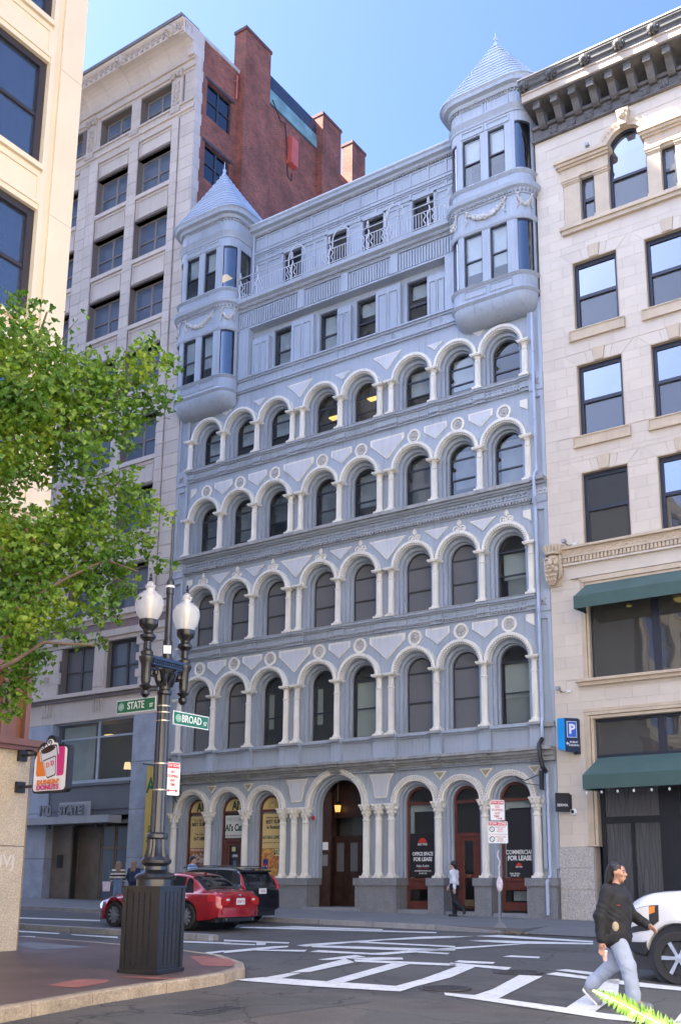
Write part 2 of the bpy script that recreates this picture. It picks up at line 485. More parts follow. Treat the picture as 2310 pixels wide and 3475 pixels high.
    for x, wide in spots:
        if F['k'] == 'round':
            pts = shield(x, zs+1.46, zs+1.22, zs+(.55 if wide else .86), .76 if wide else .49)
        elif F['k'] == 'tre':
            pts = shield(x, zs+1.22, zs+1.22, zs+(.42 if wide else .80), .80 if wide else .52, .5)
        else:
            pts = shield(x, zs+(1.28 if wide else 1.10), zs+(1.28 if wide else 1.10), zs+(.62 if wide else .82), .66 if wide else .36, .8)
        bp = ob('spandrel_panel', MB().prism(pts, 'y', YW-.035, YW+.01), M_white, BB)
        ob('field', MB().prism(shrink(pts, .84), 'y', YW-.045, YW-.03), M_blue2, bp)
    if F['k'] != 'vee':
        for sx, x in ((1, BC[0]-.62), (-1, BC[7]+.62)):
            h0 = zs+1.46 if F['k'] == 'round' else zs+1.22
            pts = [(x-.16*0-.0, h0), (x-sx*.30, h0), (x-sx*.30, h0-.42), (x, h0-.22)]
            pts = [(a-sx*.0, b) for a, b in pts]
            ob('spandrel_panel', MB().prism(pts, 'y', YW-.035, YW+.01), M_white, BB)
    # recessed slot panels on the strip behind each column
    ob('wall', wall, M_blue, BB)

def belt(zs_, name, ress=None, par=BB, x0=XL+.62, x1=15.95, m=M_blue, rx=.23):
    """stack of courses (z0, z1, y front), broken forward at the columns"""
    b = MB()
    for z0, z1, yf in zs_: b.box(x0, x1, yf, .62, z0, z1)
    groups = [(CX[0],CX[0]),(CX[1],CX[1]),(CX[2],CX[2]),(CX[3],CX[4]),(CX[5],CX[5]),(CX[6],CX[7]),(CX[8],CX[8]),(CX[9],CX[9]),(CX[10],CX[10])]
    if ress:
        for g0, g1 in groups:
            for z0, z1, yf in zs_: b.box(max(x0-.02, g0-rx), min(x1+.02, g1+rx), yf-ress, yf+.01, z0+.001, z1-.001)
    return ob(name, b, m, par)
def studs(x0, x1, y, z, n, r, name, m, par=BB, box=None):
    s = MB()
    for k in range(n):
        x = x0+(x1-x0)*(k+.5)/n
        if box: s.box(x-box[0], x+box[0], y-box[1], y, z-box[2], z+box[2])
        else: s.sphere((x, y, z), r, 6, 4, (1,.8,1))
    return ob(name, s, m, par, kind='stuff')
for z in (9.82, 17.71):
    belt([(z,z+.05,.08),(z+.05,z+.13,.12),(z+.13,z+.36,.06),(z+.36,z+.42,.0),(z+.42,z+.50,-.08)], 'belt_course', .05)
    studs(0, 15.82, .06, z+.245, 128, .045, 'bead_row', M_blue)
    studs(0, 15.82, .07, z+.085, 150, .02, 'dentil_row', M_dirty, box=(.025,.05,.035))
    ob('belt_ledge', MB().box(XL+.62, 15.95, -.10, -.02, z+.501, z+.53), M_dirty, BB)
# heavy cornice between the second and third arcades
belt([(13.556,13.62,.10),(13.62,13.76,.06),(13.76,14.06,.08),(14.06,14.12,.0),(14.12,14.20,-.10)], 'cornice', 0, m=M_blue)
ob('cornice_ledge', MB().box(XL-.01, XR-.12, -.22, .1, 14.20, 14.33), M_dirty, BB)
studs(-.05, 15.9, .06, 13.66, 130, 0, 'dentil_row', M_dirty, box=(.035,.09,.05))
fr = MB()
for k in range(98):
    fr.arc(.0+.162*k, 13.91, .062, .105, .045, .09, 0, 2*pi, 8)
ob('guilloche_band', fr, M_blue, BB, kind='stuff')
# cornice and pedestals over the ground floor
belt([(4.775,4.84,.06),(4.84,4.93,-.02),(4.93,5.0,-.12),(5.0,5.10,-.24)], 'cornice', .10, m=M_dirty)
studs(-.05, 15.9, .06, 4.81, 210, 0, 'dentil_row', M_blue, box=(.025,.05,.03))
belt([(5.10,5.20,-.36)], 'cornice_ledge', .08, m=M_dirty, rx=.32)
belt([(5.20,5.86,.10),(5.86,5.93,.04),(5.93,6.03,-.06)], 'dado', .16, rx=.22)
ped = [(CX[0],CX[0]),(CX[1],CX[1]),(CX[2],CX[2]),(CX[3],CX[4]),(CX[5],CX[5]),(CX[6],CX[7]),(CX[8],CX[8]),(CX[9],CX[9]),(CX[10],CX[10])]
for g0, g1 in ped:
    s = MB().prism([(g0-.24, 5.20), (g1+.24, 5.20), (g1+.20, 5.40), (g1+.18,5.86), (g0-.18,5.86), (g0-.20, 5.40)], 'y', -.10, -.055)
    ob('pedestal', s, M_blue, BB)
    ob('pedestal_cap', MB().box(g0-.25, g1+.25, -.25, -.215, 5.94, 6.025), M_dirty, BB)
# end pilasters with long sunk panels
for x0, x1, nm in ((XL, -.14, 'l'), (15.93, XR, 'r')):
    for z0, z1 in ((5.2, 9.7), (10.3, 13.5), (14.35, 17.6), (18.2, 21.1)):
        c = (x0+x1)/2
        s = MB().box(x0, x1, .10, .60, z0, z1)
        s.box(x0, x0+.13, .02, .11, z0, z1); s.box(x1-.13, x1, .02, .11, z0, z1)
        s.box(x0+.13, x1-.13, .02, .11, z0, z0+.12); s.box(x0+.13, x1-.13, .02, .11, z1-.25, z1)
        ob('pilaster', s, M_blue, BB)
    for z in (9.7, 17.6):
        ob('pilaster_block', MB().box(x0, x1, -.02, .60, z, z+.62), M_blue, BB)
        q = MB()
        for a in (pi/4, -pi/4):
            q.join(MB().box(-.17,.17,-.05,-.02,-.025,.025).xf(Matrix.Translation(((x0+x1)/2,0,z+.31)) @ Matrix.Rotation(a,4,'Y')))
        q.arc((x0+x1)/2, z+.31, .05, .09, -.06, -.02, 0, 2*pi, 10)
        ob('cross_boss', q, M_dirty, BB)
    ob('pilaster_cornice', MB().box(x0, x1, -.02, .60, 13.5, 14.12), M_blue, BB); ob('pilaster_cornice', MB().box(x0, x1, -.14, .60, 14.125, 14.20), M_blue, BB)
    q = MB()
    for k in range(3): q.arc(x0+.14+.17*k, 13.86, .05, .10, -.05, -.02, 0, 2*pi, 10)
    ob('guilloche_band', q, M_blue2, BB)
    for e in ((-.10,4.775,4.93),(-.22,4.932,5.10),(-.40,5.102,5.195),(-.06,5.86,6.03)): ob('pilaster_cornice', MB().box(x0, x1, e[0], .6, e[1], e[2]), M_dirty, BB)
ob('cornice_ledge', MB().box(15.96, XR, -.30, .1, 14.21, 14.34), M_dirty, BB)

# ---------------------------------------------------------------- ground floor
GX = [0, 1.83, 3.70, 5.53, 6.045, 6.57, 9.24, 9.75, 10.28, 12.15, 13.90, 15.75]
GB = [(0,1),(1,2),(2,3),(5,6),(8,9),(9,10),(10,11)]
gz = lambda x: -0.016*(x-9)
GS = 3.64
ms = column_meshes(GS-1.12, .115, 'leaf')
for x in GX: place_col(ms, x, .0, 1.12)
M_wood = mat('mahogany_frame', (.115,.032,.022), .35, var=.25, nscale=4, spec=.5, coat=.2)
M_doorw = mat('dark_door_wood', (.045,.022,.016), .4, var=.3, nscale=5, coat=.15)
gw = MB()
sp = [(-.16, 1.83), (1.83, 3.70), (3.70, 6.045), (6.045, 9.75), (9.75, 12.15), (12.15, 13.90), (13.90, 15.95)]
for (xl, xr), (a, b) in zip(sp, GB):
    cx = (GX[a]+GX[b])/2; r = (GX[b]-GX[a])/2-.2
    spandrel(gw, xl, xr, cx, GS, 4.785, r, YW, .55)
    gw.box(xl, cx-r, YW, .55, 1.12, GS); gw.box(cx+r, xr, YW, .55, 1.12, GS)
    ar = MB().arc(cx, GS, r+.08, r+.195, -.08, YW+.01, seg=26); ar.arc(cx, GS, r+.0, r+.08, -.03, YW+.01, seg=26)
    A = ob('arch', ar, M_white, BB)
    q = MB(); n = int(30*r/.7)
    for k in range(n):
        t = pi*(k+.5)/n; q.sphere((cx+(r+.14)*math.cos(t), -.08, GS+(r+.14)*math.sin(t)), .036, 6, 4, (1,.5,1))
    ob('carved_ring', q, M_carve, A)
    inn = MB().arc(cx, GS, r-.10, r+.01, .22, .55, seg=20); inn.box(cx-r-.01, cx-r+.10, .22, .55, 1.12, GS); inn.box(cx+r-.10, cx+r+.01, .22, .55, 1.12, GS)
    inn.arc(cx, GS, r-.16, r-.09, .34, .56, seg=20); inn.box(cx-r+.09, cx-r+.16, .34, .56, 1.12, GS); inn.box(cx+r-.16, cx+r-.09, .34, .56, 1.12, GS)
    ob('inner_arch', inn, M_blue, BB)
ob('wall', gw, M_blue, BB)
# wedge panels beside the entrance arch, small triangles between the shop arches
for x in (6.045, 9.765):
    pts = [(x-.50, 4.70), (x+.50, 4.70), (x+.36, 4.42), (x+.24, 3.86), (x-.24, 3.86), (x-.36, 4.42)]
    b = ob('wedge_panel', MB().prism(pts, 'y', YW-.05, YW+.01), M_white, BB); ob('field', MB().prism(shrink(pts,.88), 'y', YW-.06, YW-.04), M_blue2, b)
for x in (1.83, 3.70, 12.15, 13.90, 15.66):
    pts = [(x-.24, 4.66), (x+.24, 4.66), (x, 4.36)]
    b = ob('triangle_panel', MB().prism(pts, 'y', YW-.04, YW+.01), M_white, BB); ob('field', MB().prism(shrink(pts,.66), 'y', YW-.06, YW-.03), mat('ochre_ornament',(.36,.30,.18),.7,var=.4,nscale=14), b)
# granite piers
PIERS = [(-.75,.32),(1.50,2.16),(3.38,4.02),(5.22,6.86),(8.94,10.62),(11.86,12.46),(13.60,14.20),(15.44,16.45)]
for x0, x1 in PIERS:
    s = MB().box(x0, x1, -.26, .55, gz(x0)-.25, .87)
    pr = ob('granite_pier', s, M_granite, BB)
    ob('pier_cap', MB().box(x0-.05, x1+.05, -.31, .56, .872, 1.118), M_granite, pr)
for x0, x1 in ((15.93, XR),(XL,-.16)):
    s = MB().box(x0, x1, .08, .55, 1.12, 4.77); s.box(x0, x0+.12, .0, .09, 1.4, 4.6); s.box(x1-.12, x1, .0, .09, 1.4, 4.6); s.box(x0+.12, x1-.12, .0, .09, 1.12, 1.4)
    ob('pilaster', s, M_blue, BB)
# shop windows: three on the right, three on the left
def shop_window(cx, r, door=False, base_win=True):
    y = .50; rr = r-.15
    f = MB().arc(cx, GS, rr-.09, rr, y-.06, y+.06, seg=18)
    z0 = 1.05
    f.box(cx-rr, cx-rr+.09, y-.06, y+.06, .1, GS); f.box(cx+rr-.09, cx+rr, y-.06, y+.06, .1, GS)
    f.box(cx-rr+.09, cx+rr-.09, y-.07, y+.06, GS-.06, GS+.03)
    if not door:
        f.box(cx-rr+.09, cx+rr-.09, y-.08, y+.06, 1.02, 1.12); f.box(cx-rr+.09, cx+rr-.09, y-.04, y+.06, .78, 1.02)
        f.box(cx-rr+.09, cx+rr-.09, y-.06, y+.06, .74, .80); f.box(cx-rr+.09, cx+rr-.09, y-.06, y+.06, .1, .36)
    o = ob('shop_window', f, M_wood, BB)
    q = rr-.09
    arc = [(cx+q*math.cos(pi*k/16), GS+.03+(q-.03)*math.sin(pi*k/16)) for k in range(17)]
    ob('pane', MB().prism(arc, 'y', y-.004, y+.004), M_glass, o)
    if not door:
        ob('pane', MB().box(cx-q, cx+q, y-.004, y+.004, 1.12, GS-.06), M_glass, o)
        ob('pane', MB().box(cx-q, cx+q, y-.004, y+.004, .36, .74), M_glass, o)
        ob('inner_frame', MB().box(cx-q, cx-q+.14, y+.05, y+.09, 1.12, GS-.06).box(cx-q+.14, cx+q, y+.05, y+.09, GS-.28, GS-.06), M_blind, o)
    else:
        fr2 = MB().box(cx-q, cx+q, y-.07, y+.05, 2.48, 2.60); 
        for s in (-1, 1): fr2.box(min(cx+s*q, cx+s*(q-.16)), max(cx+s*q, cx+s*(q-.16)), y-.05, y+.05, .12, 2.48)
        ob('door_frame', fr2, M_wood, o)
        ob('pane', MB().box(cx-q, cx+q, y-.004, y+.004, 2.60, GS-.06), M_glass, o)
        w_ = q-.16
        d = MB()
        for s in (-1, 1): d.box(min(cx+s*w_, cx+s*(w_-.11)), max(cx+s*w_, cx+s*(w_-.11)), y-.03, y+.03, .14, 2.46)
        d.box(cx-w_+.11, cx+w_-.11, y-.03, y+.03, 2.34, 2.46); d.box(cx-w_+.11, cx+w_-.11, y-.03, y+.03, 1.12, 1.24); d.box(cx-w_+.11, cx+w_-.11, y-.03, y+.03, .14, .22)
        dr = ob('door', d, M_wood, o)
        ob('pane', MB().box(cx-w_+.11, cx+w_-.11, y-.004, y+.004, 1.24, 2.34), M_glass, dr); ob('pane', MB().box(cx-w_+.11, cx+w_-.11, y-.004, y+.004, .42, 1.12), M_glass, dr)
        ob('kick_plate', MB().box(cx-w_+.11, cx+w_-.11, y-.04, y-.0, .22, .42), mat('brass_plate', (.30,.24,.13), .35, metal=.8), dr)
    return o
SHOP = {}
for i, (a, b) in enumerate(GB):
    if i == 3: continue
    cx = (GX[a]+GX[b])/2; r = (GX[b]-GX[a])/2-.2
    SHOP[i] = (cx, r, shop_window(cx, r, door=i in (1, 5)))
    ob('threshold', MB().box(cx-r+.0, cx+r-.0, -.14, .55, gz(cx)-.2, .12+gz(cx)), mat('step_stone', (.24,.25,.26), .6, var=.15, nscale=3), BB)
# entrance under the large arch
ecx, er = (GX[5]+GX[6])/2, (GX[6]-GX[5])/2-.2
ent = MB()
ent.box(ecx-er-.02, ecx-er+.10, .5, 2.6, .1, GS+1.2); ent.box(ecx+er-.10, ecx+er+.02, .5, 2.6, .1, GS+1.2)
ent.box(ecx-er, ecx+er, 2.6, 2.7, .1, GS+1.4); ent.box(ecx-er, ecx+er, .6, 2.6, GS+1.2, GS+1.3)
ent.arc(ecx, GS, er-.14, er-.0, .52, .66, seg=22)
ob('vestibule', ent, M_doorw, BB)
ob('threshold', MB().box(ecx-er-.1, ecx+er+.1, -.28, 2.6, -.2, .11), MATS['step_stone'], BB)
def panel_leaf(par, x0, x1, y, z0, z1, glass=None, m=M_doorw):
    d = MB().box(x0, x1, y-.03, y+.03, z0, z1)
    o = ob('door', d, m, par)
    rows = ((.05, .30), (.34, .48), (.52, .95))
    for a, b in rows:
        if glass and a > .5:
            ob('pane', MB().box(x0+.12*(x1-x0)*2, x1-.24*(x1-x0), y-.045, y-.032, z0+(z1-z0)*a, z0+(z1-z0)*b), glass, o); continue
        q = MB(); X0, X1, Z0, Z1 = x0+.12*(x1-x0), x1-.12*(x1-x0), z0+(z1-z0)*a, z0+(z1-z0)*b
        for e in ((X0,X1,Z0,Z0+.03),(X0,X1,Z1-.03,Z1),(X0,X0+.03,Z0+.03,Z1-.03),(X1-.03,X1,Z0+.03,Z1-.03)): q.box(e[0],e[1],y-.05,y-.03,e[2],e[3])
        ob('door_panel', q, m, o)
    return o
L1 = panel_leaf(BB, ecx-er+.08, ecx-er+.50, .62, .12, 4.2)
ob('intercom', MB().box(ecx-er+.18, ecx-er+.40, .55, .585, 1.55, 1.95), mat('steel_plate', (.30,.29,.28), .4, metal=.6), L1)
nt_ = ob('notice', MB().box(ecx-er+.17, ecx-er+.40, .56, .588, 2.12, 2.40), mat('white_paper', (.75,.75,.73), .7, var=.03), L1)
D2 = panel_leaf(BB, ecx-.96, ecx-.36, 1.3, .12, 2.5, M_glassd); D3 = panel_leaf(BB, ecx-.35, ecx+.25, 1.3, .12, 2.5, M_glassd)
ob('transom', MB().box(ecx-.98, ecx+.98, 1.24, 1.36, 2.5, 2.64), M_doorw, BB)
ob('transom_pane', MB().box(ecx-.9, ecx+.4, 1.295, 1.305, 2.64, 3.3), M_glass, BB)
ob('inner_wall', MB().box(ecx-.98, ecx+.98, 1.25, 1.35, 3.3, 4.85).box(ecx+.26, ecx+.98, 1.25, 1.35, .1, 2.5), M_doorw, BB)
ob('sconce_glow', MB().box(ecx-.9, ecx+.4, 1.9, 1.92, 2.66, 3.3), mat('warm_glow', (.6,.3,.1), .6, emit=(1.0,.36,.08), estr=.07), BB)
for x in (-.62, -.38):
    ob('sconce_bulb', MB().sphere((ecx+x, 1.8, 2.9), .05, 8, 6), M_lampon, BB)
lt = thing('hanging_lantern', 'small brass lantern hanging in the dark entrance arch', 'lantern', (ecx-.62, 1.0, 3.5))
ob('chain', MB().tube([(ecx-.62,1.0,4.6),(ecx-.62,1.0,3.86)], .012), M_blackm, lt)
ob('frame', MB().lathe([(.02,.36),(.05,.34),(.13,.26),(.14,.25)], ecx-.62, 1.0, 6, 3.5).lathe([(.10,.0),(.06,-.05),(.01,-.10)], ecx-.62, 1.0, 6, 3.5), mat('brass_dark', (.25,.16,.05), .35, metal=.9), lt)
ob('glass', MB().lathe([(.135,.25),(.10,.0)], ecx-.62, 1.0, 6, 3.5), mat('lantern_glass', (.7,.45,.15), .3, emit=(1.0,.55,.15), estr=.16), lt)
al = thing('fire_alarm', 'red fire alarm bell on grey box beside the entrance arch', 'alarm', (6.86, -.0, 3.1))
ob('box', MB().box(6.80, 6.93, .08, .16, 2.86, 3.2), mat('grey_plastic', (.35,.36,.38), .5), al); ob('bell', MB().sphere((6.865, .06, 3.26), .09, 10, 6, (1,.5,1)), mat('red_enamel', (.45,.03,.03), .35), al)
# ---------------------------------------------------------------- attic storey
AX = [4.57, 6.96, 8.79, 11.17]; AHW = .46
bx0, bx1 = 2.44, 13.16
belt([(21.16,21.24,.06),(21.24,21.32,.0),(21.32,21.66,.09),(21.66,21.74,.02),(21.74,21.80,-.05)], 'belt_course', 0, x0=2.0, x1=13.6)
tb = MB()
for x in [3.6, 5.7, 7.87, 10.05, 12.15]:
    for d in (-.28,-.20,.20,.28): tb.box(x+d-.03, x+d+.03, .05, .10, 21.33, 21.655)
ob('triglyph', tb, M_blue, BB)
ya = .45
at = MB()
edges = [bx0] + [v for c in AX for v in (c-AHW, c+AHW)] + [bx1]
for k in range(0, len(edges), 2): at.box(edges[k], edges[k+1], ya, ya+.3, 21.8, 24.05)
for c in AX: at.box(c-AHW, c+AHW, ya, ya+.3, 23.82, 24.05)
ob('attic_wall', at, M_blue, BB)
for c in AX:
    y = ya+.14; z0, z1, w_ = 21.82, 23.82, AHW
    f = MB(); 
    f.box(c-w_, c-w_+.07, y-.03, y+.05, z0, z1); f.box(c+w_-.07, c+w_, y-.03, y+.05, z0, z1); f.box(c-w_+.07, c+w_-.07, y-.03, y+.05, z1-.07, z1); f.box(c-w_+.07, c+w_-.07, y-.03, y+.05, z0, z0+.06)
    f.box(c-w_+.07, c+w_-.07, y-.04, y+.04, 22.75, 22.81)
    o = ob('window', f, M_dark, BB)
    ob('pane', MB().box(c-w_+.07, c+w_-.07, y-.004, y+.004, 22.81, z1-.07), M_glass, o); ob('pane', MB().box(c-w_+.07, c+w_-.07, y+.01, y+.02, z0+.06, 22.75), M_glass, o)
    sheet_blind(o, c-w_+.08, c+w_-.08, y+.2, 23.2 if c > 8 else 22.3, z1-.05, mat('grey_blind',(.68,.69,.70),.8))
# piers and slotted panels standing in front of the attic wall
def slot_panel(x0, x1, z0, z1, y):
    s = MB().box(x0, x1, y, ya+.01, z0, z1)
    n = 2; w_ = (x1-x0)
    o = ob('slotted_panel', s, M_blue, BB)
    q = MB()
    for k in range(n):
        a = x0+w_*(.12+.42*k); b = a+w_*.34
        for e in ((a,a+.03,z0+.1,z1-.25),(b-.03,b,z0+.1,z1-.25),(a+.03,b-.03,z1-.28,z1-.25)): q.box(e[0],e[1],y-.04,y+.01,e[2],e[3])
    ob('slot_frame', q, M_blue, o)
for x0, x1 in ((3.1,4.0),(5.2,6.35),(7.55,8.2),(9.4,10.55),(11.75,12.6)): slot_panel(x0, x1, 21.81, 23.6 if x1-x0 < 1 else 23.8, ya-.22)
ob('attic_pier', MB().box(2.5, 3.05, .02, ya, 21.81, 24.06), M_blue, BB); ob('attic_pier', MB().box(12.65, 13.15, .02, ya, 21.81, 24.06), M_blue, BB)
# fluted frieze, then the balcony slab
fz = MB().box(bx0, bx1, .02, ya+.3, 24.05, 24.12); fz.box(bx0, bx1, .08, ya+.3, 24.12, 24.92); fz.box(bx0, bx1, .0, ya+.3, 24.92, 24.98)
ob('frieze', fz, M_blue, BB)
fl = MB()
piers = [5.85, 8.05, 10.4]
x = bx0+.1
while x < bx1:
    if all(abs(x-q) > .2 for q in piers): fl.box(x-.035, x+.035, .02, .085, 24.16, 24.86)
    x += .125
ob('fluting', fl, M_blue, BB, kind='stuff')
for q in piers: ob('frieze_block', MB().box(q-.17, q+.17, -.02, .09, 24.12, 24.95), M_blue, BB)
ob('balcony_slab', MB().sweep([(bx1+.3, 0), (bx0-.3, 0)][::-1], [(-1.2,24.98),(.02,24.98),(.08,25.06),(.10,25.16),(.26,25.22),(.28,25.38),(.2,25.42),(-1.2,25.42)]), M_blue, BB)
studs(bx0, bx1, -.06, 25.06, 120, 0, 'dentil_row', M_dirty, box=(.03,.06,.05))
# balcony railing
BR = thing('balcony_railing', 'long white iron balcony railing with wavy balusters and loop finials', 'railing', (7.87, -.2, 25.42))
M_rail = mat('rail_white_paint', (.50,.52,.55), .45, var=.06)
yr = -.2
ob('top_rail', MB().tube([(2.55, yr, 26.42), (13.1, yr, 26.42)], .022, 6), M_rail, BR)
ob('lower_rail', MB().tube([(2.55, yr, 26.12), (13.1, yr, 26.12)], .018, 6), M_rail, BR)
ob('lower_rail', MB().tube([(2.55, yr, 25.5), (13.1, yr, 25.5)], .018, 6), M_rail, BR)
posts = [2.67, 3.62, 5.49, 7.42, 9.30, 10.24, 12.09, 13.0]
x = 2.7
st = MB().tube([(0,0,0),(0,0,.62)], .014, 4).mesh('baluster')
wv = MB().tube([(.05*math.sin(k*1.25), 0, k*.62/9) for k in range(10)], .02, 5).mesh('wavy_baluster')
k = 0
while x < 13.05:
    near = min(abs(x-q) for q in posts)
    ob('baluster', wv if (.1 < near < .26) else st, M_rail, BR, loc=(x, yr, 25.5)); x += .128
pst = MB().tube([(.06*math.sin(k*1.0)*(k > 3), 0, k*.1) for k in range(10)], .03, 6)
pst.sphere((0,0,1.06), .075, 8, 6, (1,1,.7)); pst.sphere((0,0,1.16), .065, 8, 6, (1,1,.7)); pst.sphere((0,0,1.25), .05, 8, 6)
pst = pst.mesh('post', True)
for q in posts: ob('post', pst, M_rail, BR, loc=(q, yr, 25.42))
for q in (5.75, 8.0, 10.55):
    ob('loop', MB().tube([(q-.42, yr, 26.1)] + [(q+.42*math.cos(t)-.0, yr, 26.45+.5*math.sin(t)) for t in [pi*(1-j/10) for j in range(11)]] + [(q+.40, yr, 26.38), (q+.30, yr, 26.45), (q+.36,yr,26.52)], .026, 6), M_rail, BR)

# ---------------------------------------------------------------- roof storey
yq = .80
RW = [(4.27,5.25),(6.59,7.60),(8.41,9.42),(10.79,11.78)]
rs = MB()
ed = [bx0-.3] + [v for w_ in RW for v in w_] + [bx1+.3]
for k in range(0, len(ed), 2): rs.box(ed[k], ed[k+1], yq, yq+.3, 25.4, 27.62)
rs.box(bx0-.3, bx1+.3, yq, yq+.3, 27.62, 29.1)
ob('roof_storey_wall', rs, M_blue, BB)
ob('room_floor', MB().box(bx0, bx1, yq+.3, 1.75, 25.3, 25.4), M_room, BB)
for a, b in RW:
    y = yq+.12
    f = MB().box(a, a+.07, y-.03, y+.05, 25.42, 27.62).box(b-.07, b, y-.03, y+.05, 25.42, 27.62).box(a+.07, b-.07, y-.03, y+.05, 27.55, 27.62).box(a+.07, b-.07, y-.03, y+.05, 25.42, 25.5).box(a+.07, b-.07, y-.04, y+.04, 26.48, 26.53)
    o = ob('window', f, M_dark, BB)
    ob('pane', MB().box(a+.07, b-.07, y-.004, y+.004, 26.53, 27.55), M_glass, o); ob('pane', MB().box(a+.07, b-.07, y+.01, y+.02, 25.5, 26.48), M_glass, o)
    ob('architrave', MB().box(a-.09, a, yq-.06, yq+.01, 25.42, 27.70).box(b, b+.09, yq-.06, yq+.01, 25.42, 27.70).box(a-.09, b+.09, yq-.06, yq+.01, 27.62, 27.70), M_blue, BB)
# panelled bands: stiles and rails standing proud
def panels(x0, x1, z0, z1, n, y, par=BB, skip=None):
    w_ = (x1-x0)/n
    for k in range(n):
        a, b = x0+k*w_, x0+(k+1)*w_
        if skip and skip(a, b): continue
        s = MB()
        t = .055
        for e in ((a,a+t,z0,z1),(b-t,b,z0,z1),(a+t,b-t,z0,z0+t),(a+t,b-t,z1-t,z1)): s.box(e[0],e[1],y-.035,y+.005,e[2],e[3])
        ob('wall_panel', s, M_blue, par)
panels(bx0, bx1, 28.30, 28.92, 13, yq); panels(bx0, bx1, 27.72, 27.99, 13, yq)
panels(bx0+.02, RW[0][0]-.1, 25.45, 27.6, 2, yq); panels(RW[0][1]+.1, RW[1][0]-.1, 25.45, 27.6, 2, yq); panels(RW[1][1]+.1, RW[2][0]-.1, 25.45, 27.6, 1, yq); panels(RW[2][1]+.1, RW[3][0]-.1, 25.45, 27.6, 2, yq); panels(RW[3][1]+.1, bx1, 25.45, 27.6, 2, yq)
ob('moulding', MB().box(bx0, bx1, yq-.05, yq+.01, 28.03, 28.09).box(bx0, bx1, yq-.08, yq+.01, 28.11, 28.17).box(bx0, bx1, yq-.05, yq+.01, 28.19, 28.25), M_blue, BB)
studs(bx0, bx1, yq-.0, 29.02, 105, 0, 'dentil_row', M_dirty, box=(.03,.09,.06))
ob('roof_cornice', MB().sweep([(bx0-.3, yq), (bx1+.3, yq)], [(-.3,29.08),(.08,29.08),(.12,29.16),(.28,29.2),(.30,29.32),(.36,29.38),(.36,29.42),(-.3,29.42)]), M_blue, BB)
ob('roof', MB().box(XL, XR, yq-.34, 14, 29.425, 29.48), mat('pale_roof_metal', (.55,.58,.62), .35, var=.05), BB)
# ---------------------------------------------------------------- turrets
M_tur = M_blue
def turret_path(c, hw=1.64, yf=-.65, rad=.6, yb=.0, off=0.0, n=7):
    hw += off; yf -= off; rad += off
    pts = [(c-hw, yb)]
    pts += [(c-hw+rad-rad*math.cos(t), yf+rad-rad*math.sin(t)) for t in [pi/2*k/n for k in range(n+1)]]
    pts += [(c+hw-rad+rad*math.sin(t), yf+rad-rad*math.cos(t)) for t in [pi/2*k/n for k in range(n+1)]]
    pts.append((c+hw, yb))
    return pts
def tband(c, prof, name, m=M_blue, yb=0.0, par=BB):
    return ob(name, MB().sweep(turret_path(c, yb=yb), prof), m, par)
def rprof(z0, z1, o, i=-.12): return [(i, z0), (o, z0), (o, z1), (i, z1)]
def curved_pane(c, sx, z0, z1, ang0, ang1, rr, par, m, y0=-.05, n=8):
    """upright strip on the rounded corner"""
    cx_, cy_ = c+sx*(1.64-.6), -.05
    s = MB(); vs = []; fs = []
    for k in range(n+1):
        t = ang0+(ang1-ang0)*k/n
        vs += [(cx_+sx*rr*math.sin(t), cy_-rr*math.cos(t), z0), (cx_+sx*rr*math.sin(t), cy_-rr*math.cos(t), z1)]
    for k in range(n): fs.append((2*k, 2*k+2, 2*k+3, 2*k+1))
    s.add(vs, fs)
    return ob('curved_pane', s.mesh('curved_pane', True), m, par)
M_skyglass = glass_mat('curved_glass', (.35,.4,.44), ior=2.8)
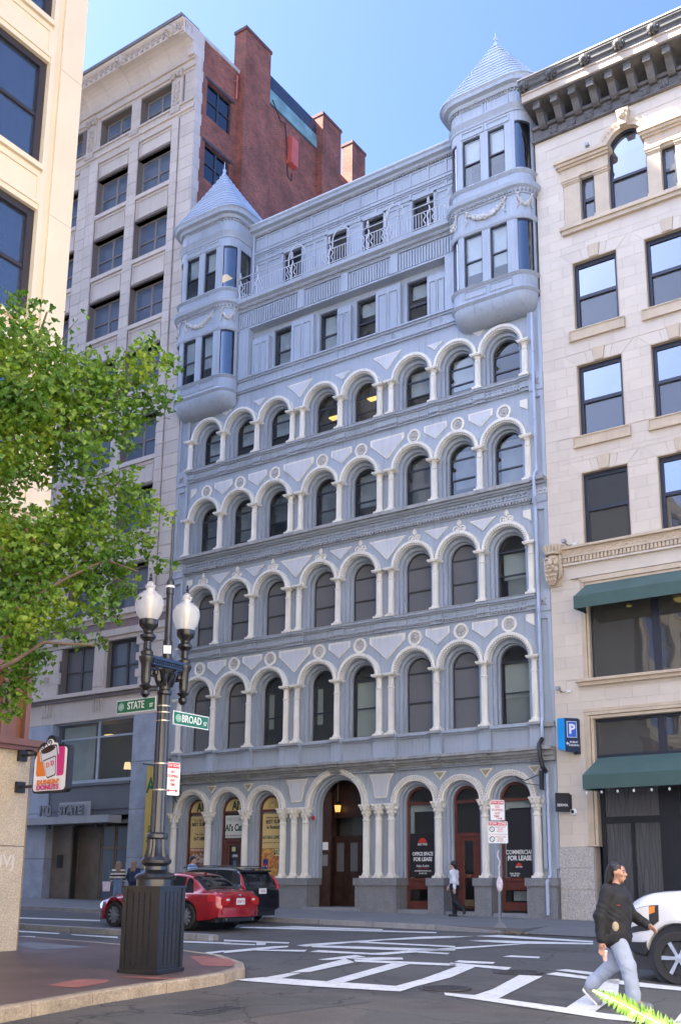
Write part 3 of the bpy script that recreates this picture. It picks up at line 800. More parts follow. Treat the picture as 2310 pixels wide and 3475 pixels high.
def turret(c, side):
    T = ob('turret', MB().sweep(turret_path(c, yb=.0), [(-.12,21.20),(.02,21.20),(.09,21.28),(.02,21.36),(.0,21.40),(.0,21.80),(.04,21.83),(.10,21.90),(.02,21.96),(-.12,21.96)]), M_blue, BB)
    # belly under the bay, drawn in towards the wall
    n = 9; bl = MB(); rows = []
    for k in range(n+1):
        t = k/n; a = t*pi/2
        off = -.62*(1-math.cos(a))*1.0; z = 21.20-.62*math.sin(a)
        rows.append((off, z))
    P0 = turret_path(c)
    vs = []; m_ = len(P0)
    for off, z in rows:
        q = [(c+(x-c)*(1+off*.45), min(.12, y-off*1.05)) for x, y in P0]
        vs += [(x, y, z) for x, y in q]
    fs = [(i*m_+j, i*m_+j+1, (i+1)*m_+j+1, (i+1)*m_+j) for i in range(n) for j in range(m_-1)]
    fs.append(tuple(range(n*m_, (n+1)*m_)))
    bl.add(vs, fs); ob('bay_belly', bl.mesh('bay_belly', True), M_blue, T)
    rope = MB()
    for k in range(14): rope.sphere((c-.55+k*.085, -.02, 20.62), .06, 6, 5, (1,1,.9))
    ob('rope_moulding', rope, M_carve, T)
    # panels on the apron
    for a, b in ((c-.95, c-.06), (c+.06, c+.95)):
        s = MB(); 
        for e in ((a,b,21.46,21.49),(a,b,21.74,21.77),(a,a+.03,21.49,21.74),(b-.03,b,21.49,21.74)): s.box(e[0],e[1],-.68,-.649,e[2],e[3])
        ob('apron_panel', s, M_blue, T)
    yb2 = .82
    # bands: (profile list, name, back edge)
    tband(c, [(-.12,24.02),(.02,24.02),(.06,24.10),(.07,24.20),(.02,24.24),(-.12,24.24)], 'moulding', M_blue, .0, T)
    tband(c, rprof(24.24, 25.02, .0), 'frieze', M_blue, .0, T)
    tband(c, [(-.12,25.02),(.04,25.02),(.10,25.20),(.20,25.26),(.24,25.40),(.14,25.48),(-.12,25.48)], 'cornice', M_blue, .0, T)
    tband(c, rprof(25.48, 25.86, .02), 'apron', M_blue, yb2, T)
    tband(c, [(-.12,25.86),(.04,25.86),(.13,25.95),(.05,26.04),(-.12,26.04)], 'sill_moulding', M_blue, yb2, T)
    tband(c, rprof(28.04, 28.46, .0), 'frieze', M_blue, yb2, T)
    tband(c, [(-.12,28.46),(.03,28.46),(.05,28.54),(.02,28.56),(.07,28.64),(.04,28.66),(.10,28.76),(-.12,28.76)], 'moulding', M_blue, yb2, T)
    tband(c, rprof(28.76, 29.40, .0), 'frieze', M_blue, yb2, T)
    tband(c, [(-.12,29.40),(.08,29.40),(.14,29.52),(.30,29.56),(.32,29.68),(.38,29.76),(-.12,29.76)], 'eave_cornice', M_blue, yb2+.3, T)
    dn = MB()
    for z_, o_ in ((29.34, .03), (25.12, .09)):
        pth = turret_path(c, off=o_, yb=.5 if z_ > 27 else -.0)
        # walk along the path
        acc = 0
        for (xa, ya_), (xb, yb_) in zip(pth, pth[1:]):
            L_ = math.hypot(xb-xa, yb_-ya_); k = max(1, int(round(L_/.11)))
            for j in range(k):
                t = (j+.5)/k; x, y = xa+(xb-xa)*t, ya_+(yb_-ya_)*t
                dn.box(x-.03, x+.03, y-.03, y+.03, z_-.05, z_+.05)
    ob('dentil_row', dn, M_dirty, T, kind='stuff')
    # frieze panels on the front
    for z0, z1 in ((28.83, 29.33), (28.10, 28.40)):
        for a, b in ((c-1.0, c-.04), (c+.04, c+1.0)):
            s = MB(); t = .06
            for e in ((a,a+t,z0,z1),(b-t,b,z0,z1),(a+t,b-t,z0,z0+t),(a+t,b-t,z1-t,z1)): s.box(e[0],e[1],-.685,-.649,e[2],e[3])
            ob('frieze_panel', s, M_blue, T)
    # posts and windows of both bay storeys
    for z0, z1, top in ((21.96, 24.02, 0), (26.04, 28.04, 1)):
        ps = MB()
        for a, b in ((c-1.06, c-.93), (c-.17, c+.17), (c+.75+.0, c+1.06)) if 0 else ((c-1.10, c-.94), (c-.20, c+.12), (c+.80, c+1.08)):
            ps.box(a, b, -.66, -.50, z0, z1)
        ob('window_post', ps, M_blue, T)
        for a, b in ((c-.94, c-.20), (c+.12, c+.80)):
            y = -.56
            f = MB().box(a, a+.05, y-.03, y+.03, z0, z1).box(b-.05, b, y-.03, y+.03, z0, z1).box(a+.05, b-.05, y-.03, y+.03, z1-.06, z1).box(a+.05, b-.05, y-.03, y+.03, z0, z0+.05)
            zm = z0+(z1-z0)*.48; f.box(a+.05, b-.05, y-.04, y+.03, zm-.025, zm+.025)
            o = ob('window', f, M_dark, T)
            ob('pane', MB().box(a+.05, b-.05, y-.004, y+.004, zm+.025, z1-.06), M_glass, o); ob('pane', MB().box(a+.05, b-.05, y+.01, y+.018, z0+.05, zm-.025), M_glass, o)
            sheet_blind(o, a+.06, b-.06, y+.12, z0+(.55 if not top else 1.1), z1-.05, mat('grey_blind',(.68,.69,.70),.8))
        for sx in (-1, 1):
            for a0, a1 in ((.02, .26), (1.30, 1.57)):
                curved_pane(c, sx, z0, z1, a0, a1, .60, T, M_blue, n=3).name = 'corner_post'
            curved_pane(c, sx, z0+.03, z1-.06, .24, 1.32, .55, T, M_skyglass)
            curved_pane(c, sx, z1-.06, z1, .24, 1.32, .575, T, M_dark); 
        if top:
            # side walls above the balcony, with a window in the inner one
            sx = side
            xs = c+sx*1.64
            x0, x1 = min(xs, xs-sx*.12), max(xs, xs-sx*.12)
            ob('side_wall', MB().box(x0, x1, -.05, .0, z0, z1).box(x0, x1, .70, .82, z0, z1), M_blue, T)
            q = MB().box(x0+.03, x1-.03, .0, .06, z0, z1).box(x0+.03, x1-.03, .64, .70, z0, z1).box(x0+.03, x1-.03, .06, .64, z1-.07, z1).box(x0+.03, x1-.03, .06, .64, z0+.9, z0+.96)
            o = ob('window', q, M_dark, T)
            xm = (x0+x1)/2; ob('pane', MB().box(xm-.004, xm+.004, .06, .64, z0+.96, z1-.07), M_glass, o); ob('pane', MB().box(xm-.004, xm+.004, .06, .64, z0, z0+.9), M_glass, o)
            xo = c-sx*1.64
            ob('side_wall', MB().box(min(xo, xo+sx*.1), max(xo, xo+sx*.1), -.05, .82, z0, z1), M_blue, T)
    # inside: dark back of the rooms and ceilings
    ob('room', MB().box(c-1.5, c+1.5, 1.2, 1.3, 21.3, 29.6).box(c-1.5, c+1.5, -.3, 1.2, 24.12, 24.2).box(c-1.5, c+1.5, -.3, 1.2, 28.1, 28.2).box(c-1.5, c+1.5, -.3, 1.2, 25.9, 25.98).box(c-1.5, c+1.5, -.3, .6, 21.88, 21.94), M_room, T)
    ob('side_wall', MB().box(c-1.60, c-1.5, .0, .8, 21.2, 25.9).box(c+1.5, c+1.60, .0, .8, 21.2, 25.9), M_blue, T)
    # garlands on the lower frieze
    def garland(x0, x1, sag, y, name='garland', pts=None, r=.09):
        g = MB(); n = 22; rnd = random.Random(int(c*10)+len(name)+int(x0*100))
        for k in range(n+1):
            t = k/n
            if pts: x, y_ = pts(t)
            else: x, y_ = x0+(x1-x0)*t, y
            z = 24.86-sag*(1-(2*t-1)**2)
            rr = r*(.6+.7*(1-(2*t-1)**2))
            for j in range(3):
                g.sphere((x+rnd.uniform(-.04,.04), y_-.02+rnd.uniform(-.03,.03), z+rnd.uniform(-.05,.05)), rr*rnd.uniform(.5,.85), 6, 4)
        for t, dx in ((0, -.02), (1, .02)):
            x, y_ = pts(t) if pts else (x0+(x1-x0)*t, y)
            g.tube([(x, y_-.02, 24.9), (x+dx*3, y_-.03, 24.7), (x-dx, y_-.03, 24.55), (x+dx*4, y_-.03, 24.42)], .025, 5)
            for j in range(4): g.sphere((x+rnd.uniform(-.08,.08), y_-.03, 24.92+rnd.uniform(-.04,.08)), .045, 6, 4)
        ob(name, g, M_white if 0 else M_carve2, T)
    garland(c-.78, c+.70, .34, -.67)
    for sx in (-1, 1):
        garland(0, 0, .30, 0, pts=lambda t: (c+sx*(1.04+.62*math.sin(.35+t*.85)), -.05-.62*math.cos(.35+t*.85)), r=.07)
    # roof: stepped sheet courses on the rounded square, rising to a finial
    nc = 13; yc = .5; z0, z1 = 29.76, 32.85
    base = []
    hw, rad = 1.64+.36, .85
    for qx, qy, a0 in ((1,-1,-pi/2),(1,1,0),(-1,1,pi/2),(-1,-1,pi)):
        for k in range(7):
            t = a0+pi/2*k/6; base.append((qx*(hw-rad)+rad*math.cos(t), qy*(1.45-rad+.0)+rad*math.sin(t)))
    for k in range(nc):
        ta, tb_ = k/nc, (k+1)/nc
        ra = (1-ta)**1.06; rb = (1-tb_)**1.06
        za, zb_ = z0+(z1-z0)*ta, z0+(z1-z0)*tb_
        ra2 = ra*1.0+.035
        vs = [(c+x*ra2, yc+y*ra2, za+.0) for x, y in base] + [(c+x*ra2, yc+y*ra2, za+.045) for x, y in base] + [(c+x*(rb+.004), yc+y*(rb+.004), zb_+.02) for x, y in base]
        nb = len(base)
        fs = [(i, (i+1) % nb, nb+(i+1) % nb, nb+i) for i in range(nb)] + [(nb+i, nb+(i+1) % nb, 2*nb+(i+1) % nb, 2*nb+i) for i in range(nb)] + [tuple(reversed(range(nb)))]
        if k == nc-1: fs.append(tuple(range(2*nb, 3*nb)))
        ob('roof_course', MB().add(vs, fs), M_roofm, T)
    ob('finial', MB().lathe([(.16,-.12),(.10,.02),(.06,.1),(.05,.16),(.09,.2),(.09,.26),(.03,.32),(.015,.66),(.003,.7)], c, yc, 10, 32.78), M_roofm, T)
    return T
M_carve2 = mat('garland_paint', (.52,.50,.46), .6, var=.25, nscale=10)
M_roofm = mat('turret_roof_metal', (.40,.47,.58), .4, var=.08, nscale=2, rand=.06, streak=.25, scol=(.42,.36,.25))
turret(.85, 1)
turret(14.78, -1)
for x, z, xx in ((.2,28.0,.55),):
    ob('ceiling_lamp', MB().box(1.0, 1.6, .1, .5, 27.2, 27.22), M_lampon, BB)
# ceiling lamps seen through the upper windows
for cx, z in ((BC[3], 19.35), (BC[4], 19.72), (BC[4], 18.62)):
    ob('ceiling_lamp', MB().box(cx-.32, cx+.4, .95, 1.25, z, z+.06), M_lampon, BB)
# rain pipe on the right pilaster and the pipe at the inner turret corner
DP = thing('drain_pipe', 'pale blue rain pipe running down the right edge of the blue building', 'pipe', (16.03, -.05, 1))
M_pipe = mat('pipe_blue_paint', (.40,.46,.57), .45, var=.1, streak=.3)
ob('pipe', MB().tube([(16.16,-.10,20.5),(16.16,-.10,14.6),(16.16,-.30,14.42),(16.16,-.36,14.2),(16.16,-.30,13.6),(16.10,-.14,13.3),(16.10,-.14,6.15),(16.10,-.2,6.0),(16.10,-.2,5.4)], .055, 8), M_pipe, DP)
ob('pipe_elbow', MB().tube([(16.10,-.22,5.45),(16.10,-.46,5.25),(16.12,-.48,4.9),(16.16,-.40,4.55),(16.2,-.2,4.4)], .075, 8), mat('black_rubber', (.02,.02,.022), .5), DP)
ob('pipe', MB().tube([(16.18,-.10,4.5),(16.18,-.10,1.2),(16.18,-.36,1.0),(16.18,-.38,.0)], .055, 8), M_pipe, DP)
for z in (19, 16.5, 12, 9, 7, 3.4, 2.2): ob('bracket', MB().lathe([(.07,0),(.07,.06)], 16.16 if z > 14 else (16.10 if z > 5 else 16.18), -.10 if z < 5 or z > 14 else -.14, 10, z), M_pipe, DP)
d2 = thing('drain_pipe', 'thin pale pipe in the corner between left turret and roof storey', 'pipe', (2.62, .7, 25.4))
ob('pipe', MB().tube([(2.60,.70,29.0),(2.60,.70,25.45)], .05, 8), M_pipe, d2); ob('bracket', MB().lathe([(.07,0),(.07,.06)], 2.60, .70, 8, 27), M_pipe, d2)
# ================================================================ ground
def sheet(pts, h, name, m, par=None, thick=0, **kw):
    vs = [(x, y, ground_z(x, y, h)) for x, y in pts]
    n = len(vs); s = MB()
    if thick:
        s.add(vs + [(x, y, z-thick) for x, y, z in vs], [tuple(range(n)), tuple(reversed(range(n, 2*n)))] + [(i, n+i, n+(i+1) % n, (i+1) % n) for i in range(n)])
    else: s.add(vs, [tuple(range(n))])
    return ob(name, s, m, par, **kw)
M_asph = mat('asphalt', (.082,.078,.070), .85, var=.22, nscale=.45, fine=.38, bump=.35, bscale=55)
def crack(m):
    t = m.node_tree; N = t.nodes; Lk = t.links; b = N['Principled BSDF']; src = b.inputs['Base Color'].links[0].from_socket
    geo = N.new('ShaderNodeNewGeometry'); n = N.new('ShaderNodeTexNoise'); n.inputs['Scale'].default_value = 1.3; n.inputs['Detail'].default_value = 5; Lk.new(geo.outputs['Position'], n.inputs['Vector'])
    ad = N.new('ShaderNodeMix'); ad.data_type = 'RGBA'; ad.blend_type = 'ADD'; ad.inputs[0].default_value = .9; Lk.new(geo.outputs['Position'], ad.inputs[6]); Lk.new(n.outputs['Color'], ad.inputs[7])
    v = N.new('ShaderNodeTexVoronoi'); v.feature = 'DISTANCE_TO_EDGE'; v.inputs['Scale'].default_value = .42; Lk.new(ad.outputs[2], v.inputs['Vector'])
    mr = N.new('ShaderNodeMapRange'); Lk.new(v.outputs['Distance'], mr.inputs[0]); mr.inputs[1].default_value = .002; mr.inputs[2].default_value = .010; mr.inputs[3].default_value = .45; mr.inputs[4].default_value = 1
    n2 = N.new('ShaderNodeTexNoise'); n2.inputs['Scale'].default_value = .7; n2.inputs['Detail'].default_value = 7; n2.inputs['Roughness'].default_value = .65; Lk.new(geo.outputs['Position'], n2.inputs['Vector'])
    m2 = N.new('ShaderNodeMapRange'); Lk.new(n2.outputs[0], m2.inputs[0]); m2.inputs[1].default_value = .34; m2.inputs[2].default_value = .50; m2.inputs[3].default_value = .68; m2.inputs[4].default_value = 1
    mu = N.new('ShaderNodeMath'); mu.operation = 'MULTIPLY'; Lk.new(mr.outputs[0], mu.inputs[0]); Lk.new(m2.outputs[0], mu.inputs[1])
    mx = N.new('ShaderNodeMix'); mx.data_type = 'RGBA'; mx.blend_type = 'MULTIPLY'; mx.inputs[0].default_value = 1; Lk.new(src, mx.inputs[6]); Lk.new(mu.outputs[0], mx.inputs[7]); Lk.new(mx.outputs[2], b.inputs['Base Color'])
crack(M_asph)
M_asph2 = mat('asphalt_worn', (.100,.088,.078), .9, var=.18, nscale=1.2, fine=.5, bump=.5, bscale=45)
M_asph3 = mat('asphalt_new', (.04,.039,.04), .85, var=.12, nscale=1, fine=.25, bump=.3, bscale=60)
crack(M_asph2)
M_walk = mat('north_pavement', (.14,.14,.14), .85, var=.12, nscale=.8, fine=.15, bump=.2, bscale=40)
M_walk2 = mat('corner_pavement', (.105,.070,.062), .5, var=.35, nscale=.9, fine=.25, bump=.25, bscale=35)
M_kerb = mat('kerb_granite', (.26,.255,.25), .75, var=.15, nscale=3, fine=.25, bump=.5, bscale=25, rand=.12)
M_kerb2 = mat('kerb_tan_granite', (.34,.27,.19), .75, var=.22, nscale=4, fine=.3, bump=.6, bscale=22, rand=.1, streak=.35, scol=(.12,.08,.05))
def worn_paint(name, col):
    m = mat(name, col, .7, var=.08, nscale=2, fine=.12)
    t = m.node_tree; N = t.nodes; b = N['Principled BSDF']
    src = b.inputs['Base Color'].links[0].from_socket
    geo = N.new('ShaderNodeNewGeometry'); n = N.new('ShaderNodeTexNoise'); n.inputs['Scale'].default_value = 9; n.inputs['Detail'].default_value = 8; n.inputs['Roughness'].default_value = .75
    t.links.new(geo.outputs['Position'], n.inputs['Vector'])
    mr = N.new('ShaderNodeMapRange'); t.links.new(n.outputs[0], mr.inputs[0])
    mr.inputs[1].default_value = .54; mr.inputs[2].default_value = .70; mr.inputs[3].default_value = 0; mr.inputs[4].default_value = .75
    mx = N.new('ShaderNodeMix'); mx.data_type = 'RGBA'; t.links.new(mr.outputs[0], mx.inputs[0]); t.links.new(src, mx.inputs[6]); mx.inputs[7].default_value = (.10,.10,.105,1)
    t.links.new(mx.outputs[2], b.inputs['Base Color'])
    return m
M_line = worn_paint('road_paint', (.66,.65,.61))
ROAD = sheet([(-250,-250),(250,-250),(250,120),(-250,120)], 0, 'road', M_asph, kind='structure')
# resurfaced strips
for nm, pts, m in (('asphalt_patch', [(19.2,-20.9),(19.15,-18.6),(20.3,-17.95),(23.0,-17.85),(27,-18.6),(28,-22),(24,-23.5),(20,-23.0)], M_asph2),
                   ('asphalt_patch', [(19.8,-21.6),(20.2,-19.1),(21.4,-18.3),(21.8,-18.55),(21.5,-20.2),(21.2,-21.8)], M_asph),
                   ('asphalt_patch', [(22.2,-19.2),(24.5,-18.35),(26.5,-18.6),(26,-21),(23.0,-21.0)], M_asph)):
    sheet(pts, .004 if m is M_asph2 else .008, nm, m, ROAD)
MARKS = [
 [(18.79,-17.80), (18.92,-17.23), (21.15,-16.95), (21.55,-17.47), (20.32,-17.71), (19.66,-17.76)],
 [(18.96,-17.28), (19.26,-17.27), (19.00,-16.38), (18.86,-16.55)],
 [(18.81,-16.45), (19.02,-16.19), (18.64,-14.36), (18.08,-13.86), (18.20,-14.24)],
 [(17.82,-14.36), (17.80,-13.12), (18.20,-13.33), (18.03,-14.35)],
 [(18.08,-13.81), (18.45,-13.23), (18.83,-13.05), (19.03,-13.34), (18.63,-13.85)],
 [(18.32,-13.92), (20.19,-13.45), (20.38,-13.80), (19.67,-14.01), (18.60,-14.28)],
 [(20.04,-17.18), (20.30,-17.07), (19.58,-13.98), (19.23,-13.98)],
 [(21.15,-16.97), (21.55,-17.49), (21.41,-16.87), (21.23,-15.50), (20.75,-13.77), (20.41,-13.72), (20.98,-15.95)],
 [(20.02,-13.34), (21.27,-13.42), (21.42,-13.87), (20.74,-13.75), (20.28,-13.82)],
 [(20.01,-13.17), (19.92,-12.84), (20.62,-12.75), (20.73,-13.05), (20.27,-13.25)],
 [(22.56,-17.20), (22.98,-17.34), (22.30,-14.41), (21.92,-14.46), (22.45,-16.45)],
 [(22.09,-17.21), (22.56,-17.19), (24.05,-17.59), (24.64,-17.78), (25.57,-17.85), (25.68,-18.22), (24.79,-18.21), (22.89,-17.61), (22.24,-17.44)],
 [(24.05,-17.59), (24.48,-17.75), (24.13,-15.99), (23.43,-14.03), (23.29,-14.20), (23.55,-15.27)],
 [(22.07,-13.38), (22.16,-13.12), (22.75,-13.32), (22.84,-13.71)],
 [(22.21,-14.09), (22.22,-13.68), (23.27,-14.16), (23.73,-14.26), (24.55,-14.50), (24.68,-14.95), (23.90,-14.82), (22.92,-14.33)],
 [(20.21,-11.63), (20.21,-11.27), (20.80,-11.19), (20.91,-11.50)],
 [(15.52,-12.02), (15.49,-11.51), (16.21,-7.89), (16.71,-7.18), (17.01,-7.72), (16.16,-9.46), (15.93,-11.46), (15.87,-12.13)],
 [(15.69,-11.77), (18.67,-10.71), (18.81,-10.97), (18.24,-11.59), (16.06,-12.17)],
 [(15.71,-10.60), (15.89,-10.16), (18.23,-9.93), (18.41,-10.24)],
 [(16.71,-13.13), (16.59,-12.68), (17.81,-12.57), (17.91,-12.40), (18.43,-10.28), (18.67,-10.71), (18.22,-12.78), (18.01,-12.87)],
 [(18.45,-11.90), (18.44,-11.64), (19.02,-11.57), (19.13,-11.86)],
 [(10.68,-8.29), (10.52,-7.91), (11.19,-7.47), (15.61,-6.20), (15.84,-6.59)],
 [(11.11,-7.37), (11.35,-6.70), (13.89,-6.13), (14.13,-6.49)],
 [(13.26,-11.78), (14.07,-11.61), (14.90,-11.46), (15.09,-11.75), (13.56,-12.11)],
 [(13.90,-12.49), (14.66,-12.33), (14.82,-12.55), (14.14,-12.77)],
 [(14.13,-11.68), (14.41,-11.66), (14.94,-12.35), (14.87,-12.56)],
 [(15.28,-14.05), (15.30,-12.46), (15.47,-12.21), (15.68,-12.54), (15.62,-14.43)],
 [(15.50,-13.46), (16.40,-12.80), (16.61,-13.17), (15.75,-13.57)],
 [(16.71,-7.45), (17.06,-6.87), (16.96,-7.89)],
 [(17.09,-6.85), (17.37,-6.11), (20.02,-6.49), (20.20,-6.93)],
 [(17.70,-8.37), (17.98,-7.88), (20.27,-7.11), (20.42,-7.49), (19.30,-8.27), (18.86,-8.42)],
 [(18.36,-10.38), (18.92,-8.70), (19.24,-8.15), (18.62,-10.85)],
 [(22.64,-11.40), (22.74,-11.21), (22.95,-11.64), (22.83,-11.77)],
 [(25.53,-18.04), (25.35,-17.14), (25.61,-17.98)],
 [(2.30,-8.88), (5.23,-8.23), (5.69,-8.65), (2.84,-9.29)],
 [(7.36,-12.82), (8.85,-12.72), (9.09,-12.99), (7.75,-13.12)],
 [(9.35,-12.84), (10.80,-12.69), (11.15,-13.01), (9.63,-12.99)],
 [(8.87,-13.99), (9.30,-13.80), (9.54,-14.04), (9.18,-14.22)],
 [(12.68,-12.69), (13.98,-12.36), (14.23,-12.64), (12.98,-13.00)],
 [(15.22,-14.54), (15.21,-13.97), (15.42,-14.20), (15.53,-14.71)],
]
for pl in MARKS: sheet(pl, .012, 'road_marking', M_line, ROAD)
# iron covers
M_iron = mat('cast_iron_cover', (.05,.05,.055), .6, var=.2, nscale=9, bump=.6, bscale=40)
for x, y, r, lab in ((21.85,-16.75,.38,'round iron manhole cover cutting the near line of the crosswalk'), (21.72,-14.08,.42,'round iron manhole cover beside the far line of the crosswalk')):
    s = MB().lathe([(r,0),(r,.016),(r-.03,.016),(r-.03,.012),(.001,.012)], x, y, 28, ground_z(x, y, .004))
    t = ob('manhole_cover', s, M_iron); tag(t, lab, 'manhole cover')
    q = MB()
    for a in range(-5, 6):
        for b in range(-5, 6):
            if math.hypot(a, b) < 5.2: q.box(x+a*.06-.018, x+a*.06+.018, y+b*.06-.018, y+b*.06+.018, ground_z(x,y,.014), ground_z(x,y,.024))
    ob('tread', q, M_iron, t)
t = thing('drain_grate', 'flat iron drain grate in the road at the bottom of the picture', 'grate', (20.75,-20.4,ground_z(20.75,-20.4)))
ob('frame', MB().prism([(20.55,-20.85),(20.62,-19.95),(20.92,-20.0),(20.98,-20.8)], 'z', ground_z(20.7,-20.4,-.02), ground_z(20.7,-20.4,.012)), M_iron, t)
for k in range(7):
    y = -20.72+k*.11; ob('bar', MB().box(20.63, 20.92, y, y+.05, ground_z(20.7,y,.005), ground_z(20.7,y,.022)), M_iron, t)
# north pavement with granite kerb
NW = sheet([(-80,-5.22),(17.6,-5.22),(17.6,-3.6),(26,-3.6),(60,-3.6),(60,.6),(-80,.6)], .13, 'north_pavement', M_walk, thick=.3, kind='structure')
s = MB(); 
def gp(x, y, h): return (x, y, ground_z(x, y, h))
s.add([gp(17.6,-5.3,.02), gp(60,-5.6,.02), gp(60,-3.6,.131), gp(17.6,-3.6,.131)], [(0,1,2,3)])
ob('driveway_apron', s, M_walk, NW)
s = MB().add([gp(17.6,-5.3,.02), gp(17.6,-3.6,.131), gp(16.4,-3.6,.131), gp(16.6,-5.3,.131)], [(0,1,2,3)])
x = -22.0; rnd = random.Random(3)
while x < 16.6:
    L_ = rnd.uniform(1.5, 2.2); e = min(x+L_, 17.3)
    h1 = .135 if e < 17 else .05
    q = MB().add([gp(x+.01,-5.38,-.1), gp(e-.01,-5.38,-.1), gp(e-.01,-5.22,-.1), gp(x+.01,-5.22,-.1), gp(x+.01,-5.365,.135), gp(e-.01,-5.365,h1), gp(e-.01,-5.22,h1), gp(x+.01,-5.22,.135)], [(0,3,2,1),(4,5,6,7),(0,1,5,4),(1,2,6,5),(2,3,7,6),(3,0,4,7)])
    ob('kerb_stone', q, M_kerb, NW); x = e
# litter by the end of the kerb
lf = MB(); rnd = random.Random(5)
for k in range(60):
    x, y = rnd.gauss(17.45,.32), rnd.gauss(-5.5,.14); a = rnd.uniform(0,6.28); l = rnd.uniform(.03,.10)
    z = ground_z(x, y, rnd.uniform(.005,.05)); dx, dy = l*math.cos(a), l*math.sin(a)
    lf.add([(x-dx,y-dy,z),(x+dy*.4,y-dx*.4,z+.02),(x+dx,y+dy,z+.01),(x-dy*.4,y+dx*.4,z+.015)], [(0,1,2,3)])
tag(ob('dry_leaves', lf.mesh('dry_leaves', fix=False), mat('dry_leaf', (.36,.24,.10), .8, var=.5, nscale=20)), 'dry leaves and scraps heaped at the end of the north kerb', 'leaves', kind='stuff')
# pavement of the near corner
KP = [(21.4,-31),(20.5,-27),(19.85,-24),(19.5,-22.3),(19.25,-20.9),(19.12,-19.8),(19.09,-18.9),(19.0,-18.2),(18.7,-17.4),(18.08,-16.72),(16.95,-15.97),(15.46,-15.53),(13,-15.3),(5,-15.05),(-40,-14.5)]
def offset(path, d):
    out = []
    for i, p in enumerate(path):
        a, b = Vector(path[max(i-1,0)]), Vector(path[min(i+1,len(path)-1)])
        t = (b-a).normalized(); out.append((p[0]-t.y*d, p[1]+t.x*d))
    return out
KI = offset(KP, .17)
CW = sheet(KI + [(-40,-45),(15,-45)], .148, 'corner_pavement', M_walk2, thick=.3, kind='structure')
# subdivide the kerb line into stones
def resample(path, step):
    pts = [Vector(p) for p in path]; out = [pts[0]]; acc = 0
    for a, b in zip(pts, pts[1:]):
        L_ = (b-a).length; n = max(1, int(round(L_/step)))
        for k in range(1, n+1): out.append(a.lerp(b, k/n))
    return out
KR = resample(KP, .35)
i = 0; rnd = random.Random(11)
while i < len(KR)-1 and KR[i].x > -2:
    j = min(i+rnd.choice((3,4,4)), len(KR)-1)
    seg = [tuple(p) for p in KR[i:j+1]]
    a = Vector(seg[0]); b = Vector(seg[1]); seg[0] = tuple(a+(b-a).normalized()*.012)
    inn = offset([tuple(p) for p in KR], .17)[i:j+1]; inn[0] = (inn[0][0]+(seg[0][0]-a.x), inn[0][1]+(seg[0][1]-a.y))
    n = len(seg); vs = []
    for (x, y), (xi, yi) in zip(seg, inn):
        vs += [gp(x, y, -.1), gp(x+(xi-x)*.08, y+(yi-y)*.08, .135), gp(x+(xi-x)*.2, y+(yi-y)*.2, .152), gp(xi, yi, .152)]
    fs = [(4*k+m_, 4*k+4+m_, 4*k+5+m_, 4*k+1+m_) for k in range(n-1) for m_ in range(3)] + [(0,1,2,3), (4*n-1,4*n-2,4*n-3,4*n-4)]
    ob('kerb_stone', MB().add(vs, fs), M_kerb2, CW); i = j
M_tact = mat('red_paving', (.30,.11,.085), .6, var=.25, nscale=4, fine=.2)
for pts in ([(18.18,-20.74),(17.98,-19.97),(18.36,-19.83),(18.55,-20.05),(18.70,-20.7)], [(16.73,-16.55),(16.90,-16.27),(17.68,-16.58),(18.15,-17.0),(18.40,-17.40),(17.98,-17.6)], [(18.05,-19.5),(18.3,-19.33),(18.93,-19.05),(18.93,-19.3)]):
    sheet(pts, .153, 'red_paving', M_tact, CW)
sheet([(12.1,-16.52),(12.05,-16.17),(13.81,-16.25),(14.05,-16.5),(13.64,-17.27),(12.71,-16.96)], .153, 'paving_patch', mat('pale_patch', (.16,.155,.15), .8, var=.2), CW)
# kerbed strip between the lanes
MS = sheet([(-40,-13.3),(13.15,-12.15),(13.25,-11.95),(13.0,-11.75),(-40,-12.9)], .11, 'median_strip', mat('median_concrete', (.22,.21,.20), .85, var=.25, nscale=2, fine=.2), thick=.3, kind='structure')
x = -1.0; rnd = random.Random(8)
while x < 13.1:
    e = min(x+rnd.uniform(1.1,1.7), 13.22)
    q = MB(); yy = lambda x: -12.20+(x-13.15)*.0217
    q.add([gp(x+.02,yy(x)-.02,-.1), gp(e-.02,yy(e)-.02,-.1), gp(e-.02,yy(e)+.16,-.1), gp(x+.02,yy(x)+.16,-.1), gp(x+.02,yy(x),.13), gp(e-.03,yy(e),.13), gp(e-.03,yy(e)+.16,.135), gp(x+.02,yy(x)+.16,.135)], [(0,3,2,1),(4,5,6,7),(0,1,5,4),(1,2,6,5),(2,3,7,6),(3,0,4,7)])
    ob('kerb_stone', q, M_kerb, MS); x = e
